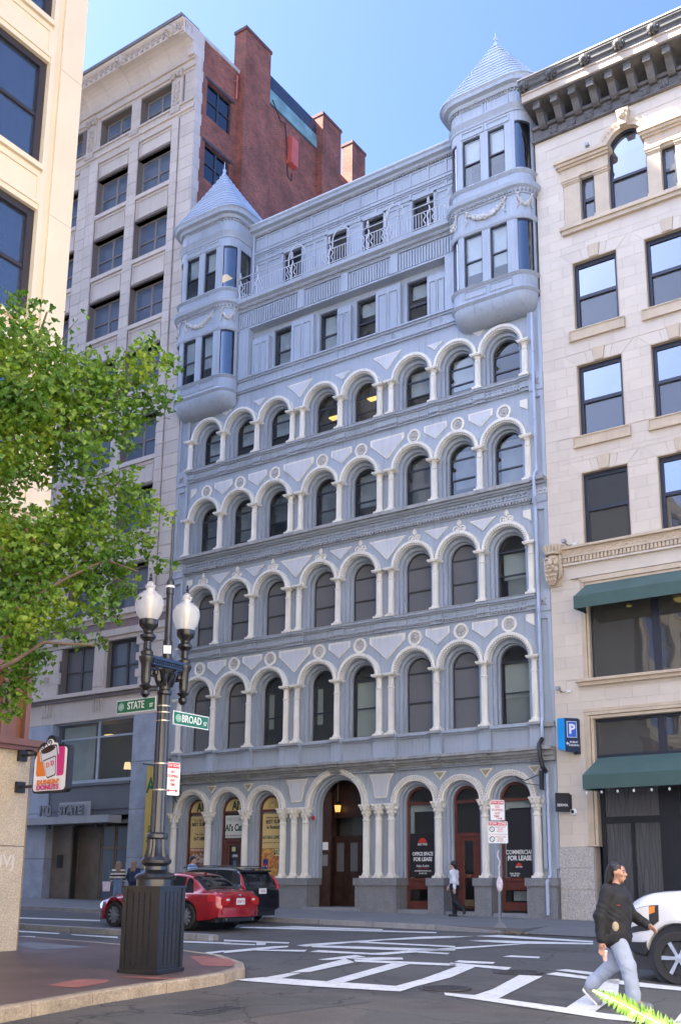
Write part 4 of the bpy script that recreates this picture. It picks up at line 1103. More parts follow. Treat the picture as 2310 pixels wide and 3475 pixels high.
# ================================================================ left office building of pale terracotta blocks
LB = thing('terracotta_office_building', 'tall grey terracotta office block with paired windows left of the blue building', 'building', (-5, 0, 0))
M_ter = mat('terracotta', (.53,.455,.385), .6, var=.08, nscale=1.0, fine=.06, streak=.35, scol=(.19,.16,.15), rand=.07)
M_terj = mat('terracotta_joint', (.15,.125,.11), .8, var=.1)
M_ter2 = mat('carved_terracotta', (.42,.36,.30), .7, var=.3, nscale=8)
M_brick = None
def brick_mat(name, c1, c2, mort, sc):
    m = bpy.data.materials.new(name); m.use_nodes = True; t = m.node_tree; N = t.nodes; Lk = t.links; b = N['Principled BSDF']
    geo = N.new('ShaderNodeNewGeometry'); sp = N.new('ShaderNodeSeparateXYZ'); Lk.new(geo.outputs['Position'], sp.inputs[0])
    ad = N.new('ShaderNodeMath'); ad.operation = 'ADD'; Lk.new(sp.outputs[0], ad.inputs[0]); Lk.new(sp.outputs[1], ad.inputs[1])
    cb = N.new('ShaderNodeCombineXYZ'); Lk.new(ad.outputs[0], cb.inputs[0]); Lk.new(sp.outputs[2], cb.inputs[1])
    br = N.new('ShaderNodeTexBrick'); Lk.new(cb.outputs[0], br.inputs['Vector'])
    br.inputs['Color1'].default_value = (*c1,1); br.inputs['Color2'].default_value = (*c2,1); br.inputs['Mortar'].default_value = (*mort,1)
    br.inputs['Scale'].default_value = sc; br.inputs['Mortar Size'].default_value = .02; br.inputs['Brick Width'].default_value = .6; br.inputs['Row Height'].default_value = .22
    n = N.new('ShaderNodeTexNoise'); n.inputs['Scale'].default_value = .8; n.inputs['Detail'].default_value = 12; n.inputs['Roughness'].default_value = .72; Lk.new(geo.outputs['Position'], n.inputs['Vector'])
    mr = N.new('ShaderNodeMapRange'); Lk.new(n.outputs[0], mr.inputs[0]); mr.inputs[1].default_value = .3; mr.inputs[2].default_value = .7; mr.inputs[3].default_value = .5; mr.inputs[4].default_value = 1.4
    mx = N.new('ShaderNodeMix'); mx.data_type = 'RGBA'; mx.blend_type = 'MULTIPLY'; mx.inputs[0].default_value = 1
    Lk.new(br.outputs['Color'], mx.inputs[6]); Lk.new(mr.outputs[0], mx.inputs[7]); Lk.new(mx.outputs[2], b.inputs['Base Color'])
    b.inputs['Roughness'].default_value = .85
    bp = N.new('ShaderNodeBump'); bp.inputs['Strength'].default_value = .5; bp.inputs['Distance'].default_value = .01; Lk.new(br.outputs['Fac'], bp.inputs['Height']); bp.invert = True; Lk.new(bp.outputs[0], b.inputs['Normal'])
    MATS[name] = m; return m
M_brick = brick_mat('red_brick', (.30,.075,.042), (.165,.046,.032), (.23,.155,.115), 3.2)
M_brick2 = brick_mat('dark_brick', (.15,.055,.05), (.11,.045,.045), (.14,.11,.10), 3.2)
xr = -.76
BAYS_L = [(-4.43,-2.17), (-7.30,-5.07), (-10.95,-8.69), (-13.9,-11.6)]
TOPS = [35.5, 32.0, 28.53, 25.05, 21.6, 18.17, 14.6]
x0L = -16.0
# backing walls, lintel strips and rooms
wl = MB()
def lwall(x0, x1, z0, z1, y0=.03, y1=.5): wl.box(x0, x1, y0, y1, z0, z1)
xs = [xr] + [v for a, b in BAYS_L for v in (b, a)] + [x0L]
for k in range(0, len(xs), 2): lwall(xs[k+1], xs[k], 8.8, 39.0)
for a, b in BAYS_L:
    lwall(a, b, 38.92, 39.0); 
    for i, zt in enumerate(TOPS): 
        nb = 37.33 if i == 0 else TOPS[i-1]-2.02
        wl.box(a, b, .12, .5, zt, nb)
    wl.box(a, b, .12, .5, 11.25, TOPS[-1]-2.02); wl.box(a, b, .12, .5, 8.8, 9.13)
lwall(x0L, xr, 39.0, 40.3)
ob('wall', wl, M_terj, LB)
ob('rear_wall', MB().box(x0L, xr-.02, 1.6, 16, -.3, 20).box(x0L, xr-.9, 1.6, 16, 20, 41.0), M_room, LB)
ob('floor_slab', MB().box(x0L, xr-.35, .5, 1.6, 8.0, 8.6), M_room, LB)
for zt in TOPS: ob('floor_slab', MB().box(x0L, xr-.35, .5, 1.6, zt+.4, zt+.8), M_room, LB)
# stacked blocks on the piers
blk = {}
def blocks(xa, xb, z0, z1, h, y0, prof=None, name='stone_block'):
    n = max(1, int(round((z1-z0)/h))); hh = (z1-z0)/n
    key = (round(xb-xa,3), round(hh,3), y0)
    if key not in blk:
        w_ = xb-xa
        s = MB().prism([(.008, .05), (.008, y0+.012), (.02, y0), (w_-.02, y0), (w_-.008, y0+.012), (w_-.008, .05)], 'z', .010, hh-.010)
        blk[key] = s.mesh(name)
    for k in range(n): ob(name, blk[key], M_ter, LB, loc=(xa, 0, z0+k*hh))
segs = [(-1.68, xr, .0), (-2.17, -1.72, -.05), (-5.07, -4.43, -.03), (-8.69, -7.98, .0), (-7.94, -7.30, -.04)]
for a, b, y in segs: blocks(a, b, 12.75, 36.7, .60, y)
# corner quoins turning on the side wall
# spandrel panels, sills, heads
M_terf = M_ter
for bi, (a, b) in enumerate(BAYS_L[:3]):
    rows = [(TOPS[i], 37.33 if i == 0 else TOPS[i-1]-2.02) for i in range(len(TOPS))]
    for i, (z0, z1) in enumerate(rows):
        if i == 0: z1 = 36.7
        s = MB().box(a+.0, b-.0, .06, .13, z0+.01, z1-.22); o = ob('spandrel', s, M_ter, LB)
        t = .12; q = MB()
        A, B_, Z0, Z1 = a+.10, b-.10, z0+.16, z1-.34
        for e in ((A,B_,Z0,Z0+.05),(A,B_,Z1-.05,Z1),(A,A+.05,Z0+.05,Z1-.05),(B_-.05,B_,Z0+.05,Z1-.05)): q.box(e[0],e[1],.02,.065,e[2],e[3])
        ob('panel_moulding', q, M_ter, o)
        ob('sill', MB().box(a, b, -.02, .36, z1-.21, z1-.0), M_ter, o)
        ob('lintel', MB().box(a, b, .0, .36, z0-.0, z0+.09), M_terj, o)
def pair_window(a, b, z0, z1, y, par, glass, blind=0, m=None):
    m = m or mat('grey_metal_frame', (.20,.185,.175), .5, var=.1)
    f = MB(); t = .09; c = (a+b)/2
    f.box(a, a+t, y-.06, y+.05, z0, z1); f.box(b-t, b, y-.06, y+.05, z0, z1); f.box(a+t, b-t, y-.06, y+.05, z1-t, z1); f.box(a+t, b-t, y-.06, y+.05, z0, z0+.06); f.box(c-.06, c+.06, y-.06, y+.05, z0+.06, z1-t)
    zm = z0+(z1-z0)*.48
    for p, q in ((a+t, c-.06), (c+.06, b-t)): f.box(p, q, y-.05, y+.04, zm-.03, zm+.03)
    o = ob('window', f, m, par)
    for p, q in ((a+t, c-.06), (c+.06, b-t)):
        ob('pane', MB().box(p, q, y-.01, y-.002, zm+.03, z1-t), glass, o); ob('pane', MB().box(p, q, y+.01, y+.018, z0+.06, zm-.03), glass, o)
    if blind:
        for j, (p, q) in enumerate(((a+t, c-.06), (c+.06, b-t))):
            if not (blind >> j) & 1: continue
            s = MB(); n = 26; hh = (z1-z0-.15)/n
            for k in range(n): s.add([(p+.01,y+.10,z0+.06+k*hh),(q-.01,y+.10,z0+.06+k*hh),(q-.01,y+.12,z0+.06+(k+.75)*hh),(p+.01,y+.12,z0+.06+(k+.75)*hh)], [(0,1,2,3)])
            ob('blind', s.mesh('blind', fix=False), mat('slat_blind', (.60,.72,.78), .6, var=.05), o)
    return o
M_glassL = glass_mat('office_sky_tint_glass', (.34,.38,.40), ior=1.75, wob=.02, base=(.21,.265,.36), mixbase=.5)  # blue base colour stands in for the sky reflected in the panes
for bi, (a, b) in enumerate(BAYS_L[:3]):
    for i, zt in enumerate(TOPS):
        pair_window(a, b, zt-2.0, zt, .42, LB, M_glassL, blind={(0,3):3,(1,3):1,(2,3):3}.get((bi,i), 0))
    pair_window(a+.1, b-.1, 37.36, 38.92, .42, LB, M_glassL)
# storey under the top: moulded band, volute pilasters, entablature
for z0, z1, y in ((36.7,36.84,-.02),(36.84,36.96,-.10),(36.96,37.24,-.04),(37.24,37.34,-.12)): ob('string_course', MB().box(x0L, xr+.0, y, .13, z0, z1), M_ter, LB)
for c in (-1.93, -7.95, -4.75): ob('string_block', MB().box(c-.3, c+.3, -.14, -.03, 36.97, 37.23), M_ter2, LB)
for a, b, y in ((-1.48, xr, .0), (-7.55,-7.30,-.02), (-5.07,-4.43,-.02)): blocks(a, b, 37.35, 39.0, .55, y)
def volute_pilaster(c, w_):
    s = MB().box(c-w_/2, c+w_/2, -.06, .04, 37.35, 38.95)
    o = ob('volute_pilaster', s, M_ter, LB)
    q = MB()
    for k in range(6):
        z = 37.5+k*.22
        for sx in (-1, 1): q.join(MB().sphere((0,0,0), .13, 7, 5, (1,.5,.5)).xf(Matrix.Translation((c+sx*.13, -.08, z)) @ Matrix.Rotation(-sx*.9, 4, 'Y')))
    for sx in (-1, 1): q.arc(c+sx*.22, 39.05, .08, .17, -.2, .0, 0, 2*pi, 14); q.sphere((c+sx*.22,-.12,39.05), .07, 8, 6)
    q.box(c-.45, c+.45, -.16, .0, 39.18, 39.3)
    ob('leaf_carving', q, M_ter2, o)
for c in (-1.93, -7.90): volute_pilaster(c, .7)
for z0, z1, y in ((39.0,39.14,-.02),(39.14,39.3,-.10),(39.3,39.52,-.06),(39.52,39.62,-.16)): ob('architrave', MB().box(x0L, xr+.0, y, .13, z0, z1), M_ter, LB)
# coved cornice with fret band and lion masks
pth = [(x0L, .0), (xr+.02, .0), (xr+.02, .42)]
cov = [(-.1,39.62),(.16,39.62)] + [(.16+.80*(1-math.cos(t)), 39.62+.76*math.sin(t)) for t in [pi/2*k/6 for k in range(1,7)]] + [(-.1, 40.38)]
def cornice_piece(prof, m, nm):
    return ob(nm, MB().sweep([(x0L, 0), (xr-.0, 0)], prof), m, LB)
jn = [x0L, -12.2, -9.6, -8.1, -6.6, -5.1, -3.7, -2.3, xr]
for a, b in zip(jn, jn[1:]): ob('cove_block', MB().sweep([(a+.008, 0), (b-.008, 0)], cov), M_ter, LB)
cornice_piece([(-.1,40.385),(.98,40.385),(1.0,40.44),(.92,40.48),(.92,40.95),(1.0,41.0),(1.04,41.1),(-.1,41.1)], M_ter, 'fret_band')
cornice_piece([(-.1,41.1),(1.12,41.1),(1.14,41.24),(-.1,41.26)], mat('lead_coping', (.16,.15,.16), .5, var=.15), 'coping')
ft = MB(); x = -9.4
while x < xr-.2:
    for e in ((0,.30,.36,.40),(0,.05,.05,.36),(.12,.17,.05,.26),(.05,.17,.05,.09),(.12,.30,.22,.26)): ft.box(x+e[0], x+e[1], -.96, -.915, 40.5+e[2], 40.5+e[3])
    x += .36
ob('fret_pattern', ft, M_ter2, LB, kind='stuff')
def lion(c):
    s = MB().sphere((c,-1.02,40.72), .26, 10, 8, (1,.8,1.1)); s.sphere((c,-1.22,40.62), .13, 8, 6); s.sphere((c-.13,-1.15,40.82), .09, 7, 5); s.sphere((c+.13,-1.15,40.82), .09, 7, 5)
    for k in range(12):
        a = 2*pi*k/12; s.sphere((c+.25*math.cos(a), -.98, 40.72+.29*math.sin(a)), .10, 6, 5)
    ob('lion_mask', s, M_ter2, LB)
for c in (-1.55, -5.0, -8.3): lion(c)
# belts and rows between ground and shaft
for z0, z1, y, m in ((12.35,12.6,-.16,M_ter),(12.15,12.35,-.05,M_ter),(11.75,12.15,.0,mat('red_granite_band',(.20,.13,.115),.5,var=.2,nscale=5)),(11.45,11.75,-.12,M_ter),(11.28,11.45,-.04,M_ter),
                  (8.95,9.12,-.20,M_ter),(8.78,8.95,-.10,mat('dark_stone_ledge',(.16,.13,.12),.6,var=.2)),(7.85,8.78,.0,M_ter)):
    ob('string_course', MB().box(x0L, xr-.02, y, .5, z0, z1), m, LB)
for bi, (a, b) in enumerate(((-4.43,-2.40),(-7.38,-5.24))): pair_window(a, b, 9.13, 11.24, .30, LB, M_glassL if bi == 0 else M_glassd, m=M_dark)
ob('pilaster', MB().box(-5.22,-4.45,-.05,.45,9.12,11.28).box(-5.12,-4.55,-.08,-.04,9.3,11.1), M_ter, LB)
s = MB().sphere((-4.84,-.14,11.35), .2, 8, 6, (1,.7,1.2)); ob('carved_bracket', s, M_ter2, LB)
for k in range(6):
    w_ = .26 if k % 2 else 0
    ob('quoin', MB().box(-2.40+.02-w_*0, xr-.03, -.04-.03*(k % 2), .45, 9.13+k*.355, 9.13+(k+1)*.355-.012), M_ter, LB)
    ob('quoin', MB().box(-2.62 if k % 2 else -2.44, -2.39, -.05, .2, 9.13+k*.355, 9.13+(k+1)*.355-.012), M_ter, LB)
for k in range(4):
    z = 9.13+k*.53; ob('quoin', MB().box(-9.4, -7.42 if k % 2 else -7.55, -.05, .45, z, z+.515), M_ter, LB)
    q = MB()
    for e in ((-.14,.14,-.14,-.1),(-.14,.14,.1,.14),(-.14,-.1,-.1,.1),(.1,.14,-.1,.1),(-.04,.04,-.04,.04)): q.box(-8.3+e[0],-8.3+e[1],-.08,-.045,z+.26+e[2],z+.26+e[3])
    if k % 2: ob('square_rosette', q, M_ter2, LB)
for c in (-4.84,-8.2):
    q = MB()
    for k in range(4): q.box(c-.32+k*.17, c-.22+k*.17, -.04, .01, 8.2, 8.78)
    ob('triglyph', q, M_ter, LB)
# ground storeys clad in blue-grey slabs
M_slab = mat('blue_grey_stone_slab', (.30,.335,.395), .45, var=.2, nscale=1.6, fine=.08, rand=.05, bump=.15, bscale=8)
M_steel = mat('grey_steel_panel', (.11,.115,.13), .4, var=.1, nscale=1)
for z0, z1 in ((.0,1.95),(1.95,3.9),(3.9,5.85),(5.85,7.84)):
    ob('stone_slab', MB().box(-2.55, xr-.03, -.04, .5, z0+.01-.3*(z0 == 0), z1-.01), M_slab, LB); ob('stone_slab', MB().box(-9.4, -7.62, -.04, .5, z0+.01-.3*(z0 == 0), z1-.01), M_slab, LB)
    ob('stone_slab', MB().box(-13, -9.42, -.04, .5, z0+.01-.3*(z0 == 0), z1-.01), M_slab, LB)
f = MB(); a, b, z0, z1, y = -7.60, -2.56, 5.12, 7.85, .22
for e in ((a,a+.08,z0,z1),(b-.08,b,z0,z1),(a+.08,b-.08,z1-.08,z1),(a+.08,b-.08,z0,z0+.14),(-4.92,-4.80,z0+.14,z1-.08),(a+.08,-4.92,7.05,7.13),(-4.80,b-.08,7.05,7.13)): f.box(e[0],e[1],y-.05,y+.05,e[2],e[3])
W10 = ob('window', f, mat('pale_steel_frame', (.33,.37,.42), .4), LB)
for e in ((a+.08,-4.92,z0+.14,7.05),(a+.08,-4.92,7.13,z1-.08),(-4.80,b-.08,z0+.14,7.05),(-4.80,b-.08,7.13,z1-.08)): ob('pane', MB().box(e[0],e[1],y-.004,y+.004,e[2],e[3]), M_glass, W10)
cur = MB(); n = 40
for k in range(n):
    t0, t1 = k/n, (k+1)/n; xx0, xx1 = -7.45+2.0*t0, -7.45+2.0*t1
    cur.add([(xx0,.5+.05*math.sin(k*2.1),5.25),(xx1,.5+.05*math.sin((k+1)*2.1),5.25),(xx1,.5+.05*math.sin((k+1)*2.1),7.7),(xx0,.5+.05*math.sin(k*2.1),7.7)], [(0,1,2,3)])
ob('curtain', cur.mesh('curtain', True, fix=False), mat('grey_curtain', (.7,.74,.72), .8), W10)
ob('room', MB().box(-7.6,-2.5,3.4,3.5,5.0,8.0).box(-7.6,-2.5,.5,3.4,4.9,5.0).box(-7.6,-2.5,.5,3.4,7.9,8.0).box(-2.5,-2.4,.5,3.4,5,8), mat('warm_room_wall', (.42,.29,.18), .8, var=.1), LB)
LP = thing('table_lamp', 'small lit table lamp behind the wide office window', 'lamp', (-4.1,1.2,5.3))
ob('shade', MB().lathe([(.16,0),(.12,.30)], -4.1, 1.2, 14, 5.75), mat('lamp_shade', (.9,.75,.5), .7, emit=(1,.7,.35), estr=.25), LP); ob('stem', MB().lathe([(.10,-.45),(.03,-.4),(.02,.05)], -4.1, 1.2, 10, 5.75), M_dark, LP)
M_roomfill = mat('room_fill_glow', (.9,.8,.6), .5, var=0, emit=(1,.78,.5), estr=3.0)  # glow for an added panel that brightens the room behind the window
ob('ceiling_lamp', MB().box(-5.45,-5.05,1.0,1.3,7.30,7.34), M_lampon, LB); ob('ceiling_lamp', MB().box(-6.8,-3.0,2.0,2.5,7.84,7.88), M_roomfill, LB); ob('ceiling_lamp', MB().box(-3.1,-2.9,1.3,1.5,7.60,7.64), M_lampon, LB)  # the wide middle panel is an added fill light, not a fixture
ob('picture_frame', MB().box(-3.2,-2.7,3.3,3.38,5.6,7.0), M_doorw, LB)
ob('spandrel', MB().box(-7.60,-2.56,.0,.4,3.7,5.10).box(-7.60,-2.56,-.05,.01,3.96,4.0).box(-7.60,-2.56,-.1,.01,4.98,5.10), M_steel, LB)
CN = thing('entrance_canopy', 'flat grey steel canopy over the office entrance', 'canopy', (-5.6,-.7,3.45))
ob('slab', MB().prism([(-9.2,0.0),(-3.0,0.0),(-3.0,-.75),(-9.2,-.75)], 'z', 3.36, 3.66), mat('canopy_steel', (.30,.31,.33), .35, var=.1), CN)
for x in (-6.9,-5.3,-4.0,-3.4): ob('hook', MB().box(x-.03,x+.03,-.5,-.4,3.18,3.36), M_dark, CN)
# raised numerals and letters on the canopy edge
M_let = mat('steel_letters', (.24,.24,.25), .35, metal=.5)
NS = thing('address_sign', 'raised steel address letters standing on the canopy', 'sign', (-6.2,-.6,3.66))
text('100', M_let, NS, (-7.05,-.62,3.93), .62, bold=.03, depth=.04, sx=.9)
text('STATE', M_let, NS, (-5.42,-.62,3.93), .56, bold=.03, depth=.04, sx=.95)
ob('backing', MB().box(-6.3,-4.35,-.5,-.48,3.68,4.28), mat('clear_backing', (.32,.33,.35), .3), NS)
# recessed entrance
M_brz = mat('bronze_door', (.16,.125,.09), .45, var=.25, nscale=2)
ent = MB().box(-7.6,-7.5,.45,1.4,0,3.4).box(-2.66,-2.56,.45,1.4,0,3.4).box(-7.6,-6.42,.36,.46,-.2,3.36).box(-7.6,-2.56,.1,1.4,3.36,3.5)
ob('entrance_wall', ent, mat('brown_stone', (.20,.165,.14), .5, var=.25, nscale=1.5), LB)
for x0, x1 in ((-6.40,-4.95),(-4.90,-4.08),(-4.04,-3.22),(-3.18,-2.70)):
    f = MB(); y = .75; z0, z1 = .16, 3.30
    for e in ((x0,x0+.07,z0,z1),(x1-.07,x1,z0,z1),(x0+.07,x1-.07,z1-.08,z1),(x0+.07,x1-.07,2.32,2.44),(x0+.07,x1-.07,z0,z0+.12)): f.box(e[0],e[1],y-.04,y+.04,e[2],e[3])
    o = ob('glass_door', f, M_brz, LB)
    ob('pane', MB().box(x0+.07,x1-.07,y-.004,y+.004,.28,2.32), M_glassL if x0 > -4.95 else M_brz, o); ob('pane', MB().box(x0+.07,x1-.07,y-.004,y+.004,2.44,3.22), M_glassL if x0 > -4.95 else M_brz, o)
    if -4.95 < x0 < -3.2: ob('handle', MB().box(x1-.16,x1-.12,y-.12,y-.08,1.0,1.5), M_let, o)
ob('wall_box', MB().box(-7.15,-6.85,.28,.36,1.55,2.1).box(-7.0,-6.88,.25,.28,1.62,2.02), M_dark, LB)
ob('room', MB().box(-6.5,-2.6,1.5,1.58,0,3.5), mat('lobby_wall', (.10,.085,.07), .7), LB)
for k, (cx, cz, w_, h, c) in enumerate(((-3.75,2.95,.5,.28,(.5,.12,.09)),(-4.3,2.95,.4,.2,(.3,.5,.35)),(-4.4,1.95,.45,.16,(.75,.72,.6)),(-3.6,2.05,.5,.14,(.7,.6,.25)),(-4.0,2.52,.6,.08,(.6,.3,.1)))):
    ob('lobby_poster', MB().box(cx-w_/2, cx+w_/2, 1.2, 1.21, cz-h/2, cz+h/2), mat('poster_%d' % k, c, .5), LB)
# ---------------------------------------------------------------- brick side wall and chimneys
sw = MB()
WN = [(.78, 2.55, 36.95, 38.9), (.78, 2.55, 33.5, 35.45)]
yb1 = 16.0
ys = [.40, .78, 2.55, yb1]
sw.box(xr-.3, xr+.02, .40, .78, 20, 40.9); sw.box(xr-.3, xr+.02, 2.55, yb1, 20, 40.9)
sw.box(xr-.3, xr+.02, .78, 2.55, 38.9, 40.9); sw.box(xr-.3, xr+.02, .78, 2.55, 35.45, 36.95); sw.box(xr-.3, xr+.02, .78, 2.55, 20, 33.5)
ob('brick_side_wall', sw, M_brick, LB)
ob('coping', MB().box(xr-.32, xr+.08, .40, 3.0, 40.9, 41.1), mat('pale_coping', (.45,.42,.40), .7, var=.15), LB)
for k in range(34): 
    z = 20.5+k*.6
    if z+.6 < 40.4: ob('quoin', MB().box(xr-.3, xr+.035, .02 if k % 2 else .02, .40 if k % 2 else .46, z+.008, z+.592), M_ter, LB)
ob('cornice_return', MB().box(xr-.3, xr+.06, -.9, .42, 40.3, 41.1).box(xr-.3, xr+.05, -.3, .41, 39.62, 40.3), M_ter, LB)
q = MB()
for e in ((.02,.05,-.9,-.85,.1,.5),(.02,.05,-.5,-.45,.1,.5),(.02,.05,-.85,-.5,.46,.5),(.02,.05,-.78,-.74,.1,.36)): q.box(xr+.03+e[0]*.5, xr+.03+e[1], e[2], e[3], 40.45+e[4], 40.45+e[5])
ob('fret_pattern', q, M_ter2, LB)
for y0, y1, z0, z1 in WN:
    x = xr-.14; f = MB(); t = .08; c = (y0+y1)/2; zm = (z0+z1)/2
    for e in ((y0,y0+t,z0,z1),(y1-t,y1,z0,z1),(y0+t,y1-t,z1-t,z1),(y0+t,y1-t,z0,z0+t),(c-.05,c+.05,z0+t,z1-t),(y0+t,c-.05,zm-.03,zm+.03),(c+.05,y1-t,zm-.03,zm+.03)): f.box(x-.05,x+.05,e[0],e[1],e[2],e[3])
    o = ob('window', f, M_dark, LB)
    for a, b in ((y0+t,c-.05),(c+.05,y1-t)):
        for c0, c1 in ((z0+t,zm-.03),(zm+.03,z1-t)): ob('pane', MB().box(x-.004,x+.004,a,b,c0,c1), glass_mat('side_glass',(.2,.26,.36),ior=1.8), o)
    ob('lintel', MB().box(xr+.005, xr+.05, y0-.15, y1+.15, z1, z1+.14), M_dark, LB)
ob('iron_bracket', MB().tube([(xr+.12,2.75,40.6),(xr+.12,2.75,39.2)], .04, 6).tube([(xr,2.7,40.3),(xr+.12,2.75,40.3)], .03).tube([(xr,2.7,39.3),(xr+.12,2.75,39.3)], .03), mat('red_oxide_iron',(.45,.13,.10),.6), LB)
def chimney(y0, y1, zt, out=.42, m=M_brick):
    o = ob('chimney', MB().box(xr-.35, xr+out, y0, y1, 20, zt-.18), m, LB)
    ob('chimney_cap', MB().box(xr-.38, xr+out+.05, y0-.05, y1+.05, zt-.18, zt), M_brick2, o)
chimney(2.98, 4.95, 43.6); chimney(9.55, 11.3, 43.25); chimney(12.45, 13.8, 43.4)
ob('penthouse', MB().box(xr-3.2, xr-.05, 4.95, 9.6, 40.9, 42.8), mat('dark_roof_metal',(.03,.04,.07),.5), LB)
ob('penthouse_flashing', MB().box(xr-.04, xr+.03, 4.95, 9.55, 41.05, 41.85), mat('verdigris_copper',(.17,.29,.29),.6,var=.35,nscale=1.5,streak=.5,scol=(.3,.33,.3)), LB)
ob('red_duct', MB().box(xr+.03, xr+.35, 6.95, 7.5, 38.3, 39.9).box(xr+.03, xr+.38, 6.90, 6.94, 38.3, 39.9), mat('red_painted_metal',(.5,.10,.07),.5,var=.15), LB)
ob('cable', MB().tube([(xr+.06,5.6,41.3),(xr+.06,6.3,40.5),(xr+.06,6.7,40.6),(xr+.06,6.85,39.5),(xr+.06,7.0,37.6),(xr+.08,7.3,37.5),(xr+.06,7.35,38)], .03, 5), M_dark, LB)
# ================================================================ right limestone building
RB = thing('limestone_building', 'beige limestone building with dark cornice and green awnings on the right', 'building', (20, 0, 0))
M_lime = mat('limestone', (.61,.525,.42), .7, var=.06, nscale=1.2, fine=.06, rand=.045, streak=.18, scol=(.60,.55,.48))
M_lime2 = mat('limestone_trim', (.54,.43,.30), .7, var=.12, nscale=2.5, fine=.06, streak=.25, scol=(.25,.18,.12))
M_limej = mat('limestone_joint', (.50,.425,.335), .9, var=.1)
M_corn = mat('dark_cornice_stone', (.125,.116,.108), .75, var=.35, nscale=3, streak=.4, scol=(.07,.065,.06))  # darker base for the frieze, brackets, bosses and soffit
M_gut = mat('dark_gutter', (.075,.072,.066), .6, var=.3, nscale=3, streak=.3, scol=(.2,.19,.15))
M_navy = mat('navy_window_frame', (.022,.024,.036), .4, var=.1)
X0, X1 = 16.475, 26.5
OPEN = []   # x0,x1,z0,z1
for zt, zb in ((21.95,19.36),(18.08,15.48),(14.2,11.70)):
    for a, b in ((17.69,19.31),(20.24,21.86),(22.8,24.4)): OPEN.append((a,b,zb,zt))
OPEN += [(17.55,26.5,7.25,10.55),(17.50,26.5,2.05,6.30),(17.62,26.5,-1,2.06),(17.5,21.75,23.34,26.72),(16.4,26.5,10.60,11.70),(16.4,26.5,-1,2.06)]
VOU = [(a-.42, b+.42, zt, zt+.42) for a, b, zb, zt in OPEN[:9]]
# backing wall: strips round the openings
def cut(rects, o):
    out = []
    for (a,b,c,d) in rects:
        x0,x1,z0,z1 = max(a,o[0]),min(b,o[1]),max(c,o[2]),min(d,o[3])
        if x0 >= x1-1e-4 or z0 >= z1-1e-4: out.append((a,b,c,d)); continue
        if c < z0: out.append((a,b,c,z0))
        if z1 < d: out.append((a,b,z1,d))
        if a < x0: out.append((a,x0,z0,z1))
        if x1 < b: out.append((x1,b,z0,z1))
    return out
rects = [(X0,X1,-.3,27.3)]
for o in OPEN[:9]+[OPEN[9],OPEN[10],OPEN[11],(18.13,18.65,23.36,25.13),(19.17,20.52,23.36,26.46),(21.0,21.5,23.36,25.13)]: rects = cut(rects, o)
bw = MB()
for a,b,c,d in rects: bw.box(a,b,.012,.45,c,d)
ob('wall', bw, M_limej, RB)
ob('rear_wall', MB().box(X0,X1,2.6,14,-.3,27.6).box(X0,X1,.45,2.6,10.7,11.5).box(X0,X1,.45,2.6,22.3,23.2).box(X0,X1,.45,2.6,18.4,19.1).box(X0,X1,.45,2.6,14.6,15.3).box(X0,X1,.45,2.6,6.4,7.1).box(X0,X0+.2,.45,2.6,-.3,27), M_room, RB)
# ashlar blocks, course by course
courses = []
z = 2.06
while z < 27.2: courses.append((z, min(27.24, z+.374))); z += .374
nblk = 0; extra = MB(); rnd = random.Random(21)
blkmesh = {}
for ci, (z0, z1) in enumerate(courses):
    xs = []; x = X0
    step = .86; x = X0 - (.43 if ci % 2 else 0)
    rects = []
    while x < 23.2:
        a, b = max(X0, x), min(x+step, 23.2)
        if b-a > .05: rects.append((a, b, z0, z1))
        x += step
    for o in OPEN+VOU: rects = cut(rects, o)
    for a,b,c,d in rects:
        if b-a < .06 or d-c < .05: continue
        if nblk < 300 and a < 21.9:
            key = (round(b-a,3), round(d-c,3))
            if key not in blkmesh: blkmesh[key] = MB().box(.003, b-a-.003, 0, .03, .003, d-c-.003).mesh('stone_block')
            ob('stone_block', blkmesh[key], M_lime, RB, loc=(a, 0, c)); nblk += 1
        else: extra.box(a+.006, b-.006, 0, .03, c+.006, d-.006)
ob('stone_blocks', extra, M_lime, RB, kind='stuff')
# flat arches of wedge stones over the windows
for a, b, zb, zt in OPEN[:9]:
    if a > 22.2: continue
    c = (a+b)/2; n = 5
    bot = [a-.0, a+(b-a)*.26, c-.17, c+.17, b-(b-a)*.26, b+.0]; top = [a-.40, a+(b-a)*.2, c-.22, c+.22, b-(b-a)*.2, b+.40]
    for k in range(5):
        key = k == 2
        h = zt+(.46 if key else .41)
        pts = [(bot[k]+.006, zt), (bot[k+1]-.006, zt), (top[k+1]-.006, h), (top[k]+.006, h)]
        ob('keystone' if key else 'wedge_stone', MB().prism(pts, 'y', -.04 if key else -.005, .03), M_lime2 if key else M_lime, RB)
    for s_ in (1,-1):
        e = a if s_ > 0 else b
        ob('corner_stone', MB().prism([(e-s_*.42, zt+.004), (e-s_*.008, zt+.004), (e-s_*.405, zt+.41), (e-s_*.42, zt+.41)], 'y', 0, .03), M_lime, RB)
    ob('reveal', MB().box(a-.005,a+.03,.0,.44,zb,zt).box(b-.03,b+.005,.0,.44,zb,zt).box(a+.03,b-.03,.0,.44,zt-.03,zt+.005), M_lime2, RB)
M_glassR = glass_mat('silvered_glass', (.3,.35,.36), ior=3.2, wob=.015)
M_glassR2 = glass_mat('beige_reflection_pane', (.5,.55,.55), ior=1.75, wob=.012, base=(.17,.16,.14), mixbase=.4)  # beige base paints in the reflection of the building opposite
